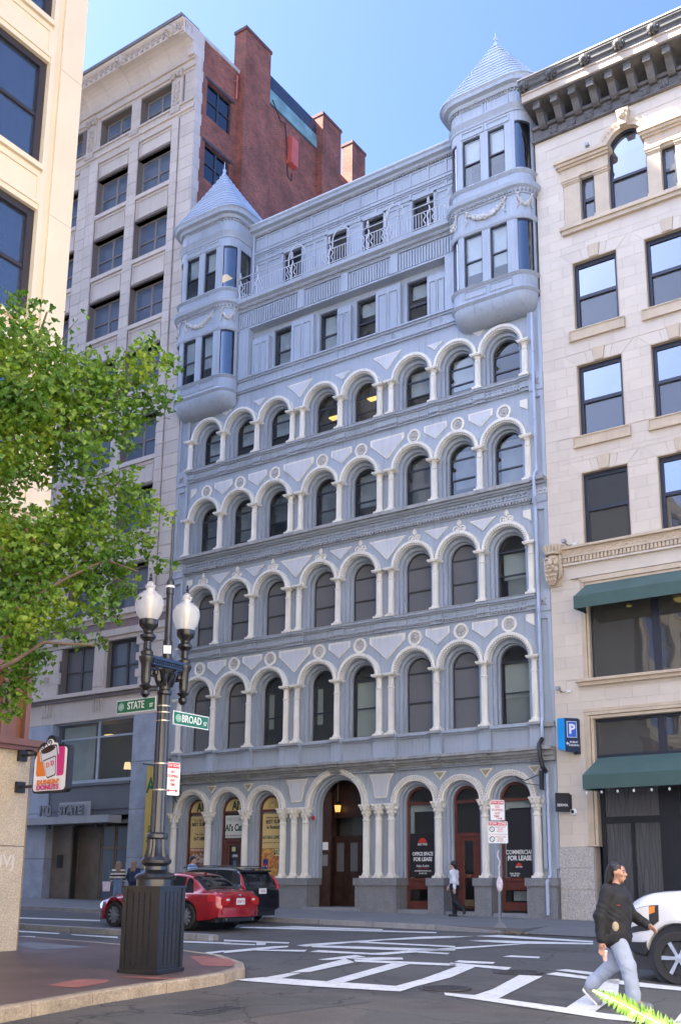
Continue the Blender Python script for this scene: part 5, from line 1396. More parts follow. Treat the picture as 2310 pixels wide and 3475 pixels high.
def sash(a, b, z0, z1, y, par, g1, g2, m=M_navy, t=.12, split=.5, nm='window'):
    f = MB()
    for e in ((a,a+t,z0,z1),(b-t,b,z0,z1),(a+t,b-t,z1-t*1.3,z1),(a+t,b-t,z0,z0+t)): f.box(e[0],e[1],y-.07,y+.06,e[2],e[3])
    zm = z0+(z1-z0)*split
    if split: f.box(a+t,b-t,y-.06,y+.05,zm-.06,zm+.06)
    o = ob(nm, f, m, par)
    if split: ob('pane', MB().box(a+t,b-t,y-.02,y-.012,zm+.06,z1-t*1.3), g1, o); ob('pane', MB().box(a+t,b-t,y+.012,y+.02,z0+t,zm-.06), g2, o)
    else: ob('pane', MB().box(a+t,b-t,y-.004,y+.004,z0+t,z1-t*1.3), g1, o)
    return o
for i, (a, b, zb, zt) in enumerate(OPEN[:9]):
    sash(a+.03, b-.03, zb, zt-.03, .24, RB, M_glassR, M_glassR2)
    if zb > 12:
        q = MB().box(a-.19,b+.16,-.07,.03,zb-.40,zb-.005); o = ob('sill', q, M_lime2, RB)
        s = MB()
        for e in ((a-.19,b+.16,zb-.40,zb-.35),(a-.19,b+.16,zb-.05,zb-.006),(a-.19,a-.14,zb-.35,zb-.05),(b+.11,b+.16,zb-.35,zb-.05)): s.box(e[0],e[1],-.10,-.07,e[2],e[3])
        ob('sill_moulding', s, M_lime2, o)
# ---------------------------------------------------------------- three-part arched window at the top
s = MB(); acx, ar_, asp = 19.845, .675, 25.77
pts = [(17.5,25.95),(17.5,26.72),(21.75,26.72),(21.75,25.95)] + [(acx+ar_*math.cos(t), asp+ar_*math.sin(t)) for t in [.27+(pi-.54)*k/16 for k in range(17)]]
ob('arch_wall', MB().prism(pts,'y',-.0,.3), M_lime, RB)
a_ = ob('arch', MB().arc(acx, asp, ar_, ar_+.34, -.09, .01, seg=22), M_lime2, RB)
q = MB()
for k in range(17):
    t = pi*(k+.5)/17
    if abs(t-pi/2) < .2: continue
    q.arc(acx+(ar_+.18)*math.cos(t), asp+(ar_+.18)*math.sin(t), .03, .06, -.115, -.085, 0, 2*pi, 8)
ob('carved_ring', q, M_lime2, a_)
ob('keystone', MB().prism([(acx-.13,26.40),(acx+.13,26.40),(acx+.22,27.02),(acx-.22,27.02)],'y',-.28,.0).sphere((acx,-.30,26.72),.13,8,6).sphere((acx-.1,-.30,26.9),.06,6,5).sphere((acx+.1,-.30,26.9),.06,6,5), M_lime2, RB)
for (a, b) in ((17.5,18.15),(18.63,19.19),(20.50,21.02),(21.48,21.75)):
    z0 = 23.34
    p_ = ob('pilaster', MB().box(a+.03, b-.03, -.04, .3, z0, 25.0), M_lime2, RB)
    ob('capital', MB().box(a+.01,b-.01,-.07,.3,25.0,25.06).box(a-.0,b+.0,-.11,.3,25.06,25.14).box(a-.02,b+.02,-.14,.3,25.14,25.22), M_lime2, p_)
    ob('base', MB().box(a+.0,b-.0,-.08,.3,23.34,23.52), M_lime2, p_)
for (a, b) in ((17.44,19.19),(20.50,21.9)):
    ob('entablature', MB().box(a,b,-.08,.3,25.22,25.62).box(a-.06,b+.04,-.16,.3,25.62,25.70).box(a-.12,b+.08,-.24,.3,25.70,25.80).box(a-.16,b+.10,-.32,.3,25.80,25.955), M_lime2, RB)
ob('sill', MB().box(17.36,21.95,-.20,.3,23.20,23.34).box(17.42,21.9,-.13,.3,23.06,23.20), M_lime2, RB)
sash(18.15,18.63,23.36,25.2,.20,RB,M_glassR2,M_glassR2,t=.07); sash(21.02,21.48,23.36,25.2,.20,RB,M_glassR2,M_glassR2,t=.07)
f = MB().arc(acx,asp,ar_-.09,ar_,.13,.27,seg=20).box(acx-ar_,acx-ar_+.09,.13,.27,23.36,asp).box(acx+ar_-.06,acx+ar_,.13,.27,23.36,asp).box(acx-ar_+.09,acx+ar_-.06,.13,.27,24.62,24.72)
o = ob('window', f, M_navy, RB)
ob('pane', MB().prism([(acx+(ar_-.08)*math.cos(pi*k/16), asp+(ar_-.08)*math.sin(pi*k/16)) for k in range(17)]+[(acx-ar_+.09,24.72),(acx+ar_-.06,24.72)],'y',.196,.204), M_glassR, o); ob('pane', MB().box(acx-ar_+.09,acx+ar_-.06,.21,.22,23.36,24.62), M_glassR2, o)
# ---------------------------------------------------------------- main cornice
cx0, cx1 = 16.42, 24.5
for z0, z1, y in ((27.2,27.26,-.14),(27.26,27.72,-.03),(27.72,27.84,-.14)): ob('frieze', MB().box(cx0,cx1,y,.45,z0,z1), M_corn, RB)
x = 16.9
BK = MB().prism([(-.02,27.84),(-.62,28.30),(-.70,28.30),(-.70,28.12),(-.52,28.02),(-.40,27.84),(-.30,27.62),(-.16,27.55),(-.02,27.55)],'x',-.13,.13)
BK.lathe([(.09,-.14),(.09,.14)],0,0,10).v[-20:]
BK = MB().prism([(-.02,28.30),(-.74,28.30),(-.74,28.14),(-.66,28.08),(-.50,28.02),(-.38,27.86),(-.26,27.70),(-.14,27.62),(-.02,27.62)],'x',-.13,.13).box(-.15,.15,-.77,-.02,28.24,28.29).box(-.135,.135,-.765,-.70,28.02,28.12)
BK = BK.mesh('bracket')
while x < 24.3:
    ob('bracket', BK, M_corn, RB, loc=(x,0,0))
    q = MB().box(x+.20,x+.50,-.08,-.03,27.34,27.64)
    for j in range(4): q.sphere((x+.27+.16*(j % 2), -.09, 27.42+.15*(j//2)), .06, 6, 5, (1,.5,1))
    ob('frieze_boss', q, M_corn, RB); x += .672
ob('soffit', MB().box(cx0,cx1,-.86,.45,28.30,28.34), M_corn, RB)
ob('corona', MB().box(cx0-.0,cx1,-.92,.45,28.34,28.66).box(cx0,cx1,-.97,.45,28.60,28.66), mat('cornice_band',(.50,.42,.33),.7,var=.15,nscale=2), RB)
ob('gutter', MB().sweep([(cx0-.05,0),(cx1,0)],[(-.4,28.66),(.98,28.66),(1.00,28.74),(1.06,28.80),(1.08,28.92),(1.14,29.0),(1.14,29.05),(-.4,29.08)]), M_gut, RB)
ob('coping', MB().box(cx0-.05,cx1,-1.17,.45,29.083,29.13), mat('cornice_coping',(.55,.5,.42),.6), RB)
for x in (16.55,17.62,18.88,20.1,21.3,22.5,23.7):
    s = MB().sphere((x,-1.10,28.86), .17, 10, 7, (1,.7,1.1)); s.sphere((x,-1.22,28.78), .08, 7, 5)
    for k in range(9):
        a = 2*pi*k/9; s.sphere((x+.17*math.cos(a), -1.08, 28.86+.19*math.sin(a)), .06, 6, 4)
    ob('lion_mask', s, M_gut, RB)
# ---------------------------------------------------------------- scroll band, dentils, carved head
for z0, z1, y in ((11.62,11.70,-.16),(11.36,11.62,-.06),(11.32,11.36,-.14),(11.12,11.32,-.06),(11.06,11.12,-.12),(10.72,11.06,-.02),(10.60,10.72,-.08)):
    ob('string_course', MB().box(16.95 if z0 > 10.7 else 17.2, X1, y, .45, z0, z1), M_lime2 if z0 > 11.1 else M_lime, RB)
ob('wall', MB().box(X0,17.2,-.01,.45,10.60,11.70), M_lime, RB)
q = MB(); x = 17.05
while x < 23: q.box(x, x+.075, -.13, -.055, 11.15, 11.31); x += .125
ob('dentil_row', q, M_lime2, RB, kind='stuff')
SCR = MB().tube([(-.10+.09*math.cos(t)*(1-t/9), -.06, .10*math.sin(t)*(1-t/9)) for t in [k*.5 for k in range(14)]], .018, 5).tube([(-.02,-.06,-.06),(.06,-.06,.0),(.12,-.06,.06),(.19,-.06,.07)], .022, 5).sphere((.1,-.06,-.02),.03,6,4).mesh('scroll')
x = 17.2
while x < 22.8: ob('scroll', SCR, M_lime2, RB, loc=(x,0,11.49)); x += .375
def carved_head(c, y, z):
    """crowned bearded face carved on a block"""
    o = ob('carved_head', MB().box(c-.26,c+.26,-.02,.3,z-1.12,z+.22).sphere((c,-.12,z-.30),.24,12,9,(1,.9,1.15)), M_lime2, RB)
    s = MB().prism([(c-.05,z-.20),(c+.05,z-.20),(c+.08,z-.42),(c-.08,z-.42)],'y',-.42,-.2); s.sphere((c,-.40,z-.42),.07,7,5)
    for sx in (-1,1):
        s.sphere((c+sx*.10,-.31,z-.21),.075,7,5,(1.2,.6,.5)); s.sphere((c+sx*.13,-.27,z-.38),.09,7,5)
        s.tube([(c,-.37,z-.50),(c+sx*.10,-.38,z-.53),(c+sx*.2,-.30,z-.66)],[.05,.06,.03],6)
        for k in range(5): s.tube([(c+sx*(.22+.01*k),-.18,z-.12-.12*k),(c+sx*(.30-.01*k),-.16,z-.22-.13*k),(c+sx*.2,-.18,z-.36-.13*k)],[.05,.06,.03],6)
    rnd = random.Random(2)
    for k in range(16):
        x = c-.17+.34*(k % 6)/5; z_ = z-.62-.14*(k//6)
        s.tube([(x,-.30+.03*(k//6),z_+.08),(x+rnd.uniform(-.06,.06),-.36+.05*(k//6),z_-.04),(x*.7+c*.3,-.28+.04*(k//6),z_-.18)],[.06,.06,.02],6)
    ob('face_carving', s, M_lime2, o)
    cr = MB().lathe([(.26,0),(.27,.06),(.24,.08)], c, -.10, 14, z-.06)
    for k in range(14):
        a = 2*pi*k/14; r0, r1 = .24, .33
        cr.tube([(c+r0*math.cos(a),-.10+r0*.8*math.sin(a),z+.0),(c+r1*math.cos(a),-.10+r1*.8*math.sin(a),z+.26)],[.06,.05],5)
    ob('crown', cr, M_lime2, o)
carved_head(16.66, -.1, 11.55)
# ---------------------------------------------------------------- storefront storeys
def frame_mould(x0, z0, z1, w_, head):
    s = MB()
    for k, (o_, y) in enumerate(((0,-.03),(w_*.35,-.07),(w_*.7,-.03))):
        s.box(x0+o_, x0+o_+w_*.30, y, .3, z0, z1-o_-w_*.30-.002 if head else z1)
    h = MB()
    for k, (o_, y) in enumerate(((0,-.07),(w_*.35,-.11),(w_*.7,-.07))): h.box(x0+o_, X1, y, .302, z1-o_-w_*.30, z1-o_)
    ob('frame_moulding', s, M_lime2, RB); 
    if head: ob('frame_moulding', h, M_lime2, RB)
frame_mould(17.5, 7.25, 10.58, .26, True); frame_mould(17.45, 2.06, 6.30, .32, True)
ob('ledge', MB().box(17.28,X1,-.22,.3,7.16,7.25).box(17.34,X1,-.14,.3,7.04,7.16), M_lime2, RB)
def storefront(z0, z1, y, glass):
    f = MB(); xs = [(17.77,19.75),(19.97,21.95),(22.17,24.2)]
    f.box(17.74,X1,y-.06,y+.06,z1-.16,z1); f.box(17.74,X1,y-.06,y+.06,z0,z0+.08)
    for m0, m1 in ((17.70,17.80),(19.75,19.97),(21.95,22.17)): f.box(m0,m1,y-.07,y+.07,z0+.08,z1-.16)
    o = ob('storefront_window', f, M_navy, RB)
    for a, b in ((17.80,19.75),(19.97,21.95),(22.17,24.2)): ob('pane', MB().box(a,b,y-.004,y+.004,z0+.08,z1-.16), glass, o)
storefront(7.25, 10.35, .22, M_glassR2); storefront(4.78, 6.05, .22, M_glassR2)
ob('ceiling', MB().box(17.6,24,.4,2.6,9.75,9.8), mat('grey_ceiling',(.16,.155,.15),.9), RB)
ob('ceiling_lamp', MB().box(20.3,20.9,.7,1.1,9.62,9.68), M_lampon, RB); ob('ceiling_lamp', MB().lathe([(.08,0),(.08,.03)],18.75,1.0,12,9.70), M_lampon, RB)
for z0, z1 in ((-.4,.78),(.78,1.42),(1.42,2.055)):
    ob('plinth_slab', MB().box(X0+.005, 17.60, -.06, .4, z0+.006, z1-.006), mat('speckled_plinth',(.46,.42,.37),.6,var=.08,speck=(60,.3)), RB)
ob('frame_foot', MB().box(17.42,17.80,-.10,.3,2.06,2.12), M_lime2, RB)
# dark restaurant front with wavy iron
M_blk = mat('black_paint', (.012,.012,.014), .45, var=.2)
f = MB().box(17.80,26,.20,.40,4.5,4.8).box(17.80,17.92,.2,.4,-.3,4.5).box(17.92,26,.2,.4,2.75,2.95).box(19.62,20.25,.2,.4,-.3,2.75).box(19.62,20.25,.2,.4,2.95,4.5).box(18.72,18.82,.2,.4,-.2,2.75)
RF = ob('restaurant_front', f, M_blk, RB)
ob('pane', MB().box(17.92,18.72,.29,.30,0,2.75), M_glassd, RF); ob('pane', MB().box(18.82,19.62,.29,.30,0,2.75), M_glassd, RF); ob('pane', MB().box(17.92,19.62,.29,.30,2.95,4.5), M_glassd, RF); ob('pane', MB().box(20.25,24,.29,.30,.7,4.5), M_glass, RF)
ob('base_panel', MB().box(20.25,24,.2,.4,-.3,.7), M_blk, RF)
rnd = random.Random(4); M_wav = mat('wavy_iron', (.10,.09,.085), .35, metal=.6)
for x0 in [17.98+.10*k for k in range(17)]:
    if abs(x0-18.77) < .07: continue
    ph, am = rnd.uniform(0,6), rnd.uniform(.02,.05)
    ob('wavy_bar', MB().tube([(x0+am*math.sin(ph+k*.55), .18, .1+k*.155) for k in range(18)], .012, 4), M_wav, RF)
for x0 in [18.0+.14*k for k in range(11)]:
    ph = rnd.uniform(0,6); ob('wavy_bar', MB().tube([(x0+.04*math.sin(ph+k*.6), .18, 3.0+k*.125) for k in range(12)], .012, 4), M_wav, RF)
ob('room', MB().box(17.8,24,2.4,2.5,0,6.2), mat('restaurant_wall',(.09,.07,.06),.8,var=.3), RB)
ob('wall_poster', MB().box(20.35,20.65,.5,.52,1.7,2.35), mat('orange_poster',(.45,.16,.06),.6), RB); ob('wall_notice', MB().box(20.42,20.70,.40,.42,1.25,1.60), mat('pale_notice',(.55,.65,.58),.6), RB)
# awnings
M_awn = mat('green_awning_canvas', (.052,.098,.083), .75, var=.10, nscale=1.5, fine=.06)
def awning(x0, x1, zt, zf, zv, dep, lab, lights=False):
    A = thing('awning', lab, 'awning', ((x0+x1)/2, -dep, zv))
    s = MB().add([(x0+.12,-.10,zt),(x1,-.10,zt),(x1,-dep,zf),(x0,-dep,zf)], [(0,1,2,3)])
    ob('canvas', s.mesh('canvas', fix=False), M_awn, A)
    ob('valance', MB().box(x0,x1,-dep-.008,-dep+.008,zv,zf-.002), M_awn, A)
    ob('side_flap', MB().add([(x0+.10,-.10,zt-.02),(x0,-dep,zf),(x0,-dep,zv),(x0+.10,-.10,zv)], [(0,1,2,3)]).mesh('side_flap', fix=False), M_awn, A)
    ob('underside_frame', MB().tube([(x0+.1,-.1,zv+.05),(x0+.04,-dep+.02,zv+.05),(x1,-dep+.02,zv+.05)], .025, 6), M_blk, A)
    return A
awning(17.62, 24.5, 10.30, 9.76, 9.36, .9, 'upper green canvas awning over the wide office window')
AW2 = awning(17.80, 24.5, 4.74, 4.12, 3.70, 1.2, 'lower green canvas awning over the black restaurant front')
LS = thing('string_lights', 'row of small white bulbs hung under the lower green awning', 'string lights', (20,-1.1,3.6))
ob('wire', MB().tube([(17.75+.1*k, -1.12, 3.68-.03*math.sin(k*.45)**2) for k in range(60)], .008, 4), M_blk, LS)
M_bulb = mat('white_bulb', (.8,.8,.76), .3, var=0)
for k, x in enumerate((17.88,18.35,18.84,19.33,19.86,20.38,20.9,21.4)): ob('bulb', MB().sphere((x,-1.12,3.60), .035, 8, 6, (1,1,1.4)), M_bulb, LS)
# small things fixed on the wall
def fix(name, lab, cat, loc): return thing(name, lab, cat, loc)
ps = fix('parking_sign', 'blue wedge-shaped parking sign projecting from the limestone wall', 'sign', (16.95,-.3,5.5))
ob('side_panel', MB().add([(16.72,-.42,6.02),(16.98,-.45,6.02),(16.98,-.45,5.0),(16.72,-.42,5.05)], [(0,1,2,3)]).mesh('p', fix=False), mat('bright_blue_panel',(.01,.28,.66),.35), ps)
ob('front_panel', MB().prism([(16.98,-.46),(17.30,-.12),(17.26,-.08),(16.95,-.40)],'z',4.96,6.02), mat('navy_panel',(.012,.02,.05),.4), ps)
ang = math.atan2(.34,.32)
def onps(u, z, o=.012): return (16.98+.32*u+o*.73, -.46+.34*u-o*.69, z)
fb = MB().box(-.15,.15,-.006,.006,-.24,.24); ob('badge', fb, mat('blue_badge',(.03,.12,.5),.4), ps, loc=onps(.5,5.66), rot=(0,0,ang))
ob('badge_border', MB().arc(0,0,.0,.0,0,0,0,1,1) if 0 else MB().box(-.165,-.15,-.008,.008,-.255,.255).box(.15,.165,-.008,.008,-.255,.255).box(-.15,.15,-.008,.008,.24,.255).box(-.15,.15,-.008,.008,-.255,-.24), MATS['white_paper'], ps, loc=onps(.5,5.66), rot=(0,0,ang))
text('P', MATS['white_paper'], ps, onps(.5,5.66,.022), .42, rz=ang, bold=.03)
text('PUBLIC', MATS['white_paper'], ps, onps(.62,5.26,.016), .085, rz=ang, bold=.02); text('PARKING', MATS['white_paper'], ps, onps(.62,5.16,.016), .085, rz=ang, bold=.02)
ob('arrow', MB().prism([(-.05,0),(.0,.06),(.0,.02),(.05,.02),(.05,-.02),(.0,-.02),(.0,-.06)],'y',-.004,.004), MATS['white_paper'], ps, loc=onps(.16,5.22,.016), rot=(0,0,ang))
ob('bracket', MB().box(17.12,17.30,-.12,.0,4.9,6.0), M_blk, ps)
sv = fix('projecting_sign', 'small black square sign with white lettering projecting beside the restaurant', 'sign', (16.62,-.3,3.45))
ob('board', MB().prism([(16.56,-.42),(16.90,-.10),(16.93,-.14),(16.59,-.46)],'z',3.12,3.70), M_blk, sv)
text('SERVIA', MATS['white_paper'], sv, (16.755,-.31,3.32), .115, rz=math.atan2(.32,.34), bold=.015)
ob('bracket', MB().box(16.86,16.94,-.12,.0,3.2,3.66), M_blk, sv)
dc = fix('dome_camera', 'white round dome security camera low on the limestone wall', 'camera', (17.0,-.08,3.12))
ob('housing', MB().sphere((17.0,-.03,3.12), .11, 14, 8, (1,.5,1)), MATS['white_bulb'] if 'white_bulb' in MATS else M_white, dc); ob('lens', MB().sphere((16.98,-.08,3.13), .055, 10, 6), M_blk, dc)
def floodlight(x, z, lab):
    t = fix('floodlight', lab, 'light', (x,-.2,z))
    ob('arm', MB().tube([(x,0,z),(x,-.18,z+.02),(x+.08,-.25,z+.05)], .02, 5), M_steel, t); ob('head', MB().box(x-.06,x+.06,-.36,-.22,z,z+.12), mat('grey_housing',(.35,.35,.36),.5), t); ob('junction_box', MB().box(x+.20,x+.36,-.06,.0,z-.06,z+.02), mat('white_box',(.65,.65,.63),.5), t)
    ob('cable', MB().tube([(x,-.02,z+.02),(x+.1,-.03,z-.04),(x+.2,-.02,z-.02)], .01, 4), M_blk, t)
floodlight(16.72, 6.95, 'small floodlight with white box above the blue parking sign')
floodlight(17.12, 11.80, 'small camera light standing on the scroll band by the carved head')
floodlight(18.55, 26.05, 'small dark camera bracket left of the arched top window')
# ================================================================ near corner building on the left (cream above granite)
NBD = thing('cream_corner_building', 'cream painted corner building with dark windows at the left edge', 'building', (5, -30, 0))
M_cream = mat('cream_paint', (.645,.545,.395), .6, var=.05, nscale=.8, fine=.04, streak=.12, scol=(.45,.38,.3))
M_brn = mat('brown_metal_panel', (.20,.085,.05), .45, var=.15, nscale=1.2)
M_gran = mat('speckled_beige_granite', (.52,.42,.285), .6, var=.10, nscale=2, speck=(120,.26), bump=.35, bscale=30, fine=.15)
XN, YN = 13.485, -17.58
YS = -44.0
HB = 22.5
WB = [(-22.6, -18.41), (-28.0, -23.8), (-33.4, -29.2), (-38.8, -34.6)]
ZH = [z for z in (10.92, 14.43, 17.95, 21.46)]
wn = MB()
def nbx(y0, y1, z0, z1, xo=.0, d=.4): wn.box(XN-d, XN+xo, y0, y1, z0, z1)
# corner pilaster, flute and the pilaster's inner strip
nbx(-18.14, YN, 8.1, HB); nbx(-18.29, -18.14, 8.1, HB, -.06); nbx(-18.41, -18.29, 8.1, HB)
yy = [-18.41] 
for k, (a, b) in enumerate(WB):
    nb = WB[k+1][1] if k+1 < len(WB) else YS
    nbx(nb, a, 8.1, HB)
    last = 8.1
    for zh in ZH:
        nbx(a, b, last, zh-2.61, -.03); last = zh
    nbx(a, b, last, HB, -.03)
ob('wall', wn, M_cream, NBD)
# block mass and north face
ob('mass', MB().box(-26, XN-.45, YS, YN-.02, -.5, HB).box(-26, XN-.02, YN-.03, YN, 8.1, HB), M_cream, NBD)
# sill bands and sunk panels between storeys
for k, (a, b) in enumerate(WB[:2]):
    for zh in ZH:
        zs_ = zh-2.61
        ob('sill', MB().box(XN-.1, XN+.05, a, b+.0, zs_-.02, zs_+.10), M_cream, NBD)
        s = MB()
        z0, z1 = zh+.20, zh+.72
        for e in ((a+.08,b-.08,z0-.08,z0),(a+.08,b-.08,z1,z1+.08),(b-.08,b,z0-.08,z1+.08),(a,a+.08,z0-.08,z1+.08)): s.box(XN-.05, XN+.0, e[0], e[1], e[2], e[3])
        ob('spandrel_frame', s, M_cream, NBD)
        f = MB(); x = XN-.20; t = .16
        z0, z1 = zs_+.10, zh
        for e in ((a,a+t,z0,z1),(b-t,b,z0,z1),(a+t,b-t,z1-t,z1),(a+t,b-t,z0,z0+.07)): f.box(x-.08,x+.08,e[0],e[1],e[2],e[3])
        zm = z0+(z1-z0)*.47; f.box(x-.06,x+.06,a+t,b-t,zm-.04,zm+.04)
        for c in (a+(b-a)*.5,): f.box(x-.06,x+.06,c-.04,c+.04,z0+.07,z1-t)
        o = ob('window', f, mat('dark_brown_frame',(.028,.022,.022),.4,var=.1), NBD)
        c = a+(b-a)*.5
        for p, q in ((a+t,c-.04),(c+.04,b-t)):
            ob('pane', MB().box(x-.004,x+.004,p,q,zm+.04,z1-t), glass_mat('near_sky_tint_glass',(.4,.46,.55),ior=2.1,wob=.01,base=(.08,.11,.17),mixbase=.35), o); ob('pane', MB().box(x+.01,x+.018,p,q,z0+.07,zm-.04), MATS['near_sky_tint_glass'], o)  # bluish base paints the reflected sky into these panes
        ob('blind', MB().add([(x-.14+.02*(j % 2), a+.1+j*.1, z0) for j in range(42)]+[(x-.14+.02*(j % 2), a+.1+j*.1, z1) for j in range(42)], [(j,j+1,43+j,42+j) for j in range(41)]).mesh('blind', fix=False), M_blind, o)
for z in (9.6, 11.05, 14.47, 17.98, 21.4):
    ob('joint', MB().box(XN-.004, XN+.0015, -18.14, YN, z, z+.012), mat('cream_joint',(.34,.29,.23),.8), NBD)
ob('ledge', MB().box(XN-.5, XN+.22, YS, YN+.20, 7.92, 8.10).box(XN-.5, XN+.12, YS, YN+.10, 7.78, 7.92), M_cream, NBD)
# brown metal bays over the granite wall
br = MB().box(XN-.45, XN-.12, YS, YN-.06, 3.6, 7.8)
ob('bay_wall', br, M_brn, NBD)
for y in (YN-.10, YN-.62, YN-1.5, YN-2.4, YN-3.4, YN-4.4): ob('bay_fin', MB().box(XN-.12, XN+.02, y-.10, y, 3.62, 7.78), M_brn, NBD)
for z in (4.95, 6.3): ob('bay_rail', MB().box(XN-.12, XN-.0, YS, YN-.10, z, z+.12), M_brn, NBD)
for k in range(4): ob('dark_pane', MB().box(XN-.115, XN-.10, YN-1.5-k*.95+.06, YN-.62-k*.95-.1, 5.1, 6.25), M_glassd, NBD)
ob('wall_cap', MB().box(XN-.5, XN+.16, YS, YN+.16, 3.50, 3.62).box(XN-.5, XN+.10, YS, YN+.10, 3.42, 3.50), M_brn, NBD)
for j, y in enumerate((YN, -20.4, -23.2, -26.0, -28.8, -31.6)):
    ob('granite_slab', MB().box(XN-.5, XN, y-2.79, y, -.4, 1.67), M_gran, NBD); ob('granite_slab', MB().box(XN-.5, XN, y-2.79, y, 1.685, 3.42), M_gran, NBD)
ob('edge_strip', MB().box(XN-.06, XN+.012, YN-.004, YN+.012, -.3, 3.42), mat('rusty_strip',(.30,.2,.1),.6), NBD)
text('AIVJ', mat('chalk_paint',(.62,.58,.50),.8), NBD, (XN+.004, -18.03, 1.40), .30, rz=R(90), bold=.01, depth=.002, name='graffiti')
# hanging shop sign with a steaming paper cup
DS = thing('doughnut_shop_sign', 'white rounded hanging sign with steaming cup and pink and orange lettering', 'sign', (14.4,-17.8,2.57))
sgx, sgz, yS = 14.40, 3.02, -17.80
def rrect(cx, cz, hw, hh, r, n=5):
    p = []
    for qx, qz, a0 in ((1,1,0),(-1,1,pi/2),(-1,-1,pi),(1,-1,3*pi/2)):
        p += [(cx+qx*(hw-r)+r*math.cos(a0+pi/2*k/n), cz+qz*(hh-r)+r*math.sin(a0+pi/2*k/n)) for k in range(n+1)]
    return p
def sign_outline(hw, hh, r, k):
    """rounded rectangle with a cloud of steam rising at its top left"""
    p = []
    for qx, qz, a0 in ((-1,-1,pi),(1,-1,3*pi/2),(1,1,0)):
        p += [(sgx+qx*(hw-r)+r*math.cos(a0+pi/2*j/5), sgz+qz*(hh-r)+r*math.sin(a0+pi/2*j/5)) for j in range(6)]
    cx, cz, rr = sgx-.03, sgz+hh+.06, .10+k
    p += [(cx+rr*math.cos(t), cz+rr*math.sin(t)) for t in [-.5+j*.36 for j in range(9)]]
    cx, cz, rr = sgx-.22, sgz+hh-.06, .10+k
    p += [(cx+rr*math.cos(t), cz+rr*math.sin(t)) for t in [1.1+j*.33 for j in range(5)]]
    p.append((sgx-hw, sgz+hh-.2))
    return p
M_sgw = mat('sign_white', (.78,.76,.72), .4, var=.02); M_sgo = mat('sign_orange', (.75,.19,.02), .4, var=.02); M_sgp = mat('sign_pink', (.60,.03,.18), .4, var=.02); M_sgb = mat('sign_black', (.02,.017,.017), .5)
bd = ob('cabinet', MB().prism(sign_outline(.46,.42,.09,.035), 'y', yS-.06, yS+.06), M_sgb, DS)
ob('face', MB().prism(sign_outline(.425,.385,.07,.0), 'y', yS-.072, yS-.061), M_sgw, DS)
ob('orange_square', MB().prism(rrect(sgx-.11, sgz+.115, .25, .235, .05), 'y', yS-.077, yS-.073), M_sgo, DS)
ob('pink_square', MB().prism(rrect(sgx+.19, sgz+.13, .19, .26, .05), 'y', yS-.079, yS-.0775), M_sgp, DS)
def cupxf(pts, rot=R(-12), c=(14.385, 3.13)):
    out = []
    for x, z in pts:
        out.append((c[0]+x*math.cos(rot)+z*math.sin(rot)*-1, c[1]+x*math.sin(rot)*-1*-1+z*math.cos(rot)))
    return out
def rot2(pts, a=R(13), c=(14.40,3.175)): return [(c[0]+x*math.cos(a)-z*math.sin(a), c[1]+x*math.sin(a)+z*math.cos(a)) for x, z in pts]
cup = [(-.215,.20),(-.215,.04),(-.16,.03),(-.115,-.27),(-.09,-.295),(.09,-.295),(.115,-.27),(.16,.03),(.215,.04),(.215,.20)]+[(.215*math.cos(t), .20+.055*math.sin(t)) for t in [pi*k/10 for k in range(1,10)]]
grow = lambda p, k: [(x*k, (z+.03)*k-.03) for x, z in p]
ob('cup_halo', MB().prism(rot2(grow(cup,1.16)), 'y', yS-.083, yS-.0795), M_sgw, DS)
ob('cup_outline', MB().prism(rot2(grow(cup,1.05)), 'y', yS-.087, yS-.0835), M_sgb, DS)
ob('cup', MB().prism(rot2(grow(cup,.96)), 'y', yS-.091, yS-.0875), mat('sign_grey_white',(.62,.62,.62),.4,var=.02), DS)
ob('lid_line', MB().prism(rot2([(-.165,.045),(.165,.045),(.165,.025),(-.165,.025)]), 'y', yS-.094, yS-.0915), M_sgb, DS)
ob('coffee', MB().prism(rot2([(.185*math.cos(t), .195+.048*math.sin(t)) for t in [2*pi*k/20 for k in range(20)]]), 'y', yS-.094, yS-.0915), M_sgb, DS)
ob('coffee', MB().prism(rot2([(.15*math.cos(t), .19+.028*math.sin(t)) for t in [2*pi*k/20 for k in range(20)]]), 'y', yS-.097, yS-.0945), mat('coffee_brown',(.05,.02,.012),.4), DS)
for cx, cz, s_ in ((14.20, 3.40, .07), (14.36, 3.50, .085)):
    ob('steam_curl', MB().tube([(cx+s_*(1-k*.055)*math.cos(k*.55+2.4), yS-.08, cz+s_*(1-k*.055)*math.sin(k*.55+2.4)) for k in range(16)], .011, 5), M_sgb, DS)
text('D', M_sgo, DS, (14.37,yS-.096,3.09), .12, bold=.03, tilt=R(-13)); text('D', M_sgp, DS, (14.49,yS-.096,3.12), .12, bold=.03, tilt=R(-13))
text("DUNKIN'", M_sgo, DS, (14.40,yS-.100,2.785), .118, bold=.03, sx=1.22); text('DONUTS', M_sgp, DS, (14.40,yS-.100,2.69), .118, bold=.03, sx=1.22)
for z in (2.74, 3.32): 
    ob('bracket_arm', MB().box(13.5,13.96,yS-.02,yS+.02,z-.025,z+.025), M_sgb, DS); ob('bracket_plate', MB().box(13.49,13.56,yS-.09,yS+.09,z-.10,z+.10), M_sgb, DS)
ob('bracket_scroll', MB().tube([(13.6,yS,3.42),(13.8,yS,3.40),(13.95,yS,3.33)], .015, 5), M_sgb, DS)

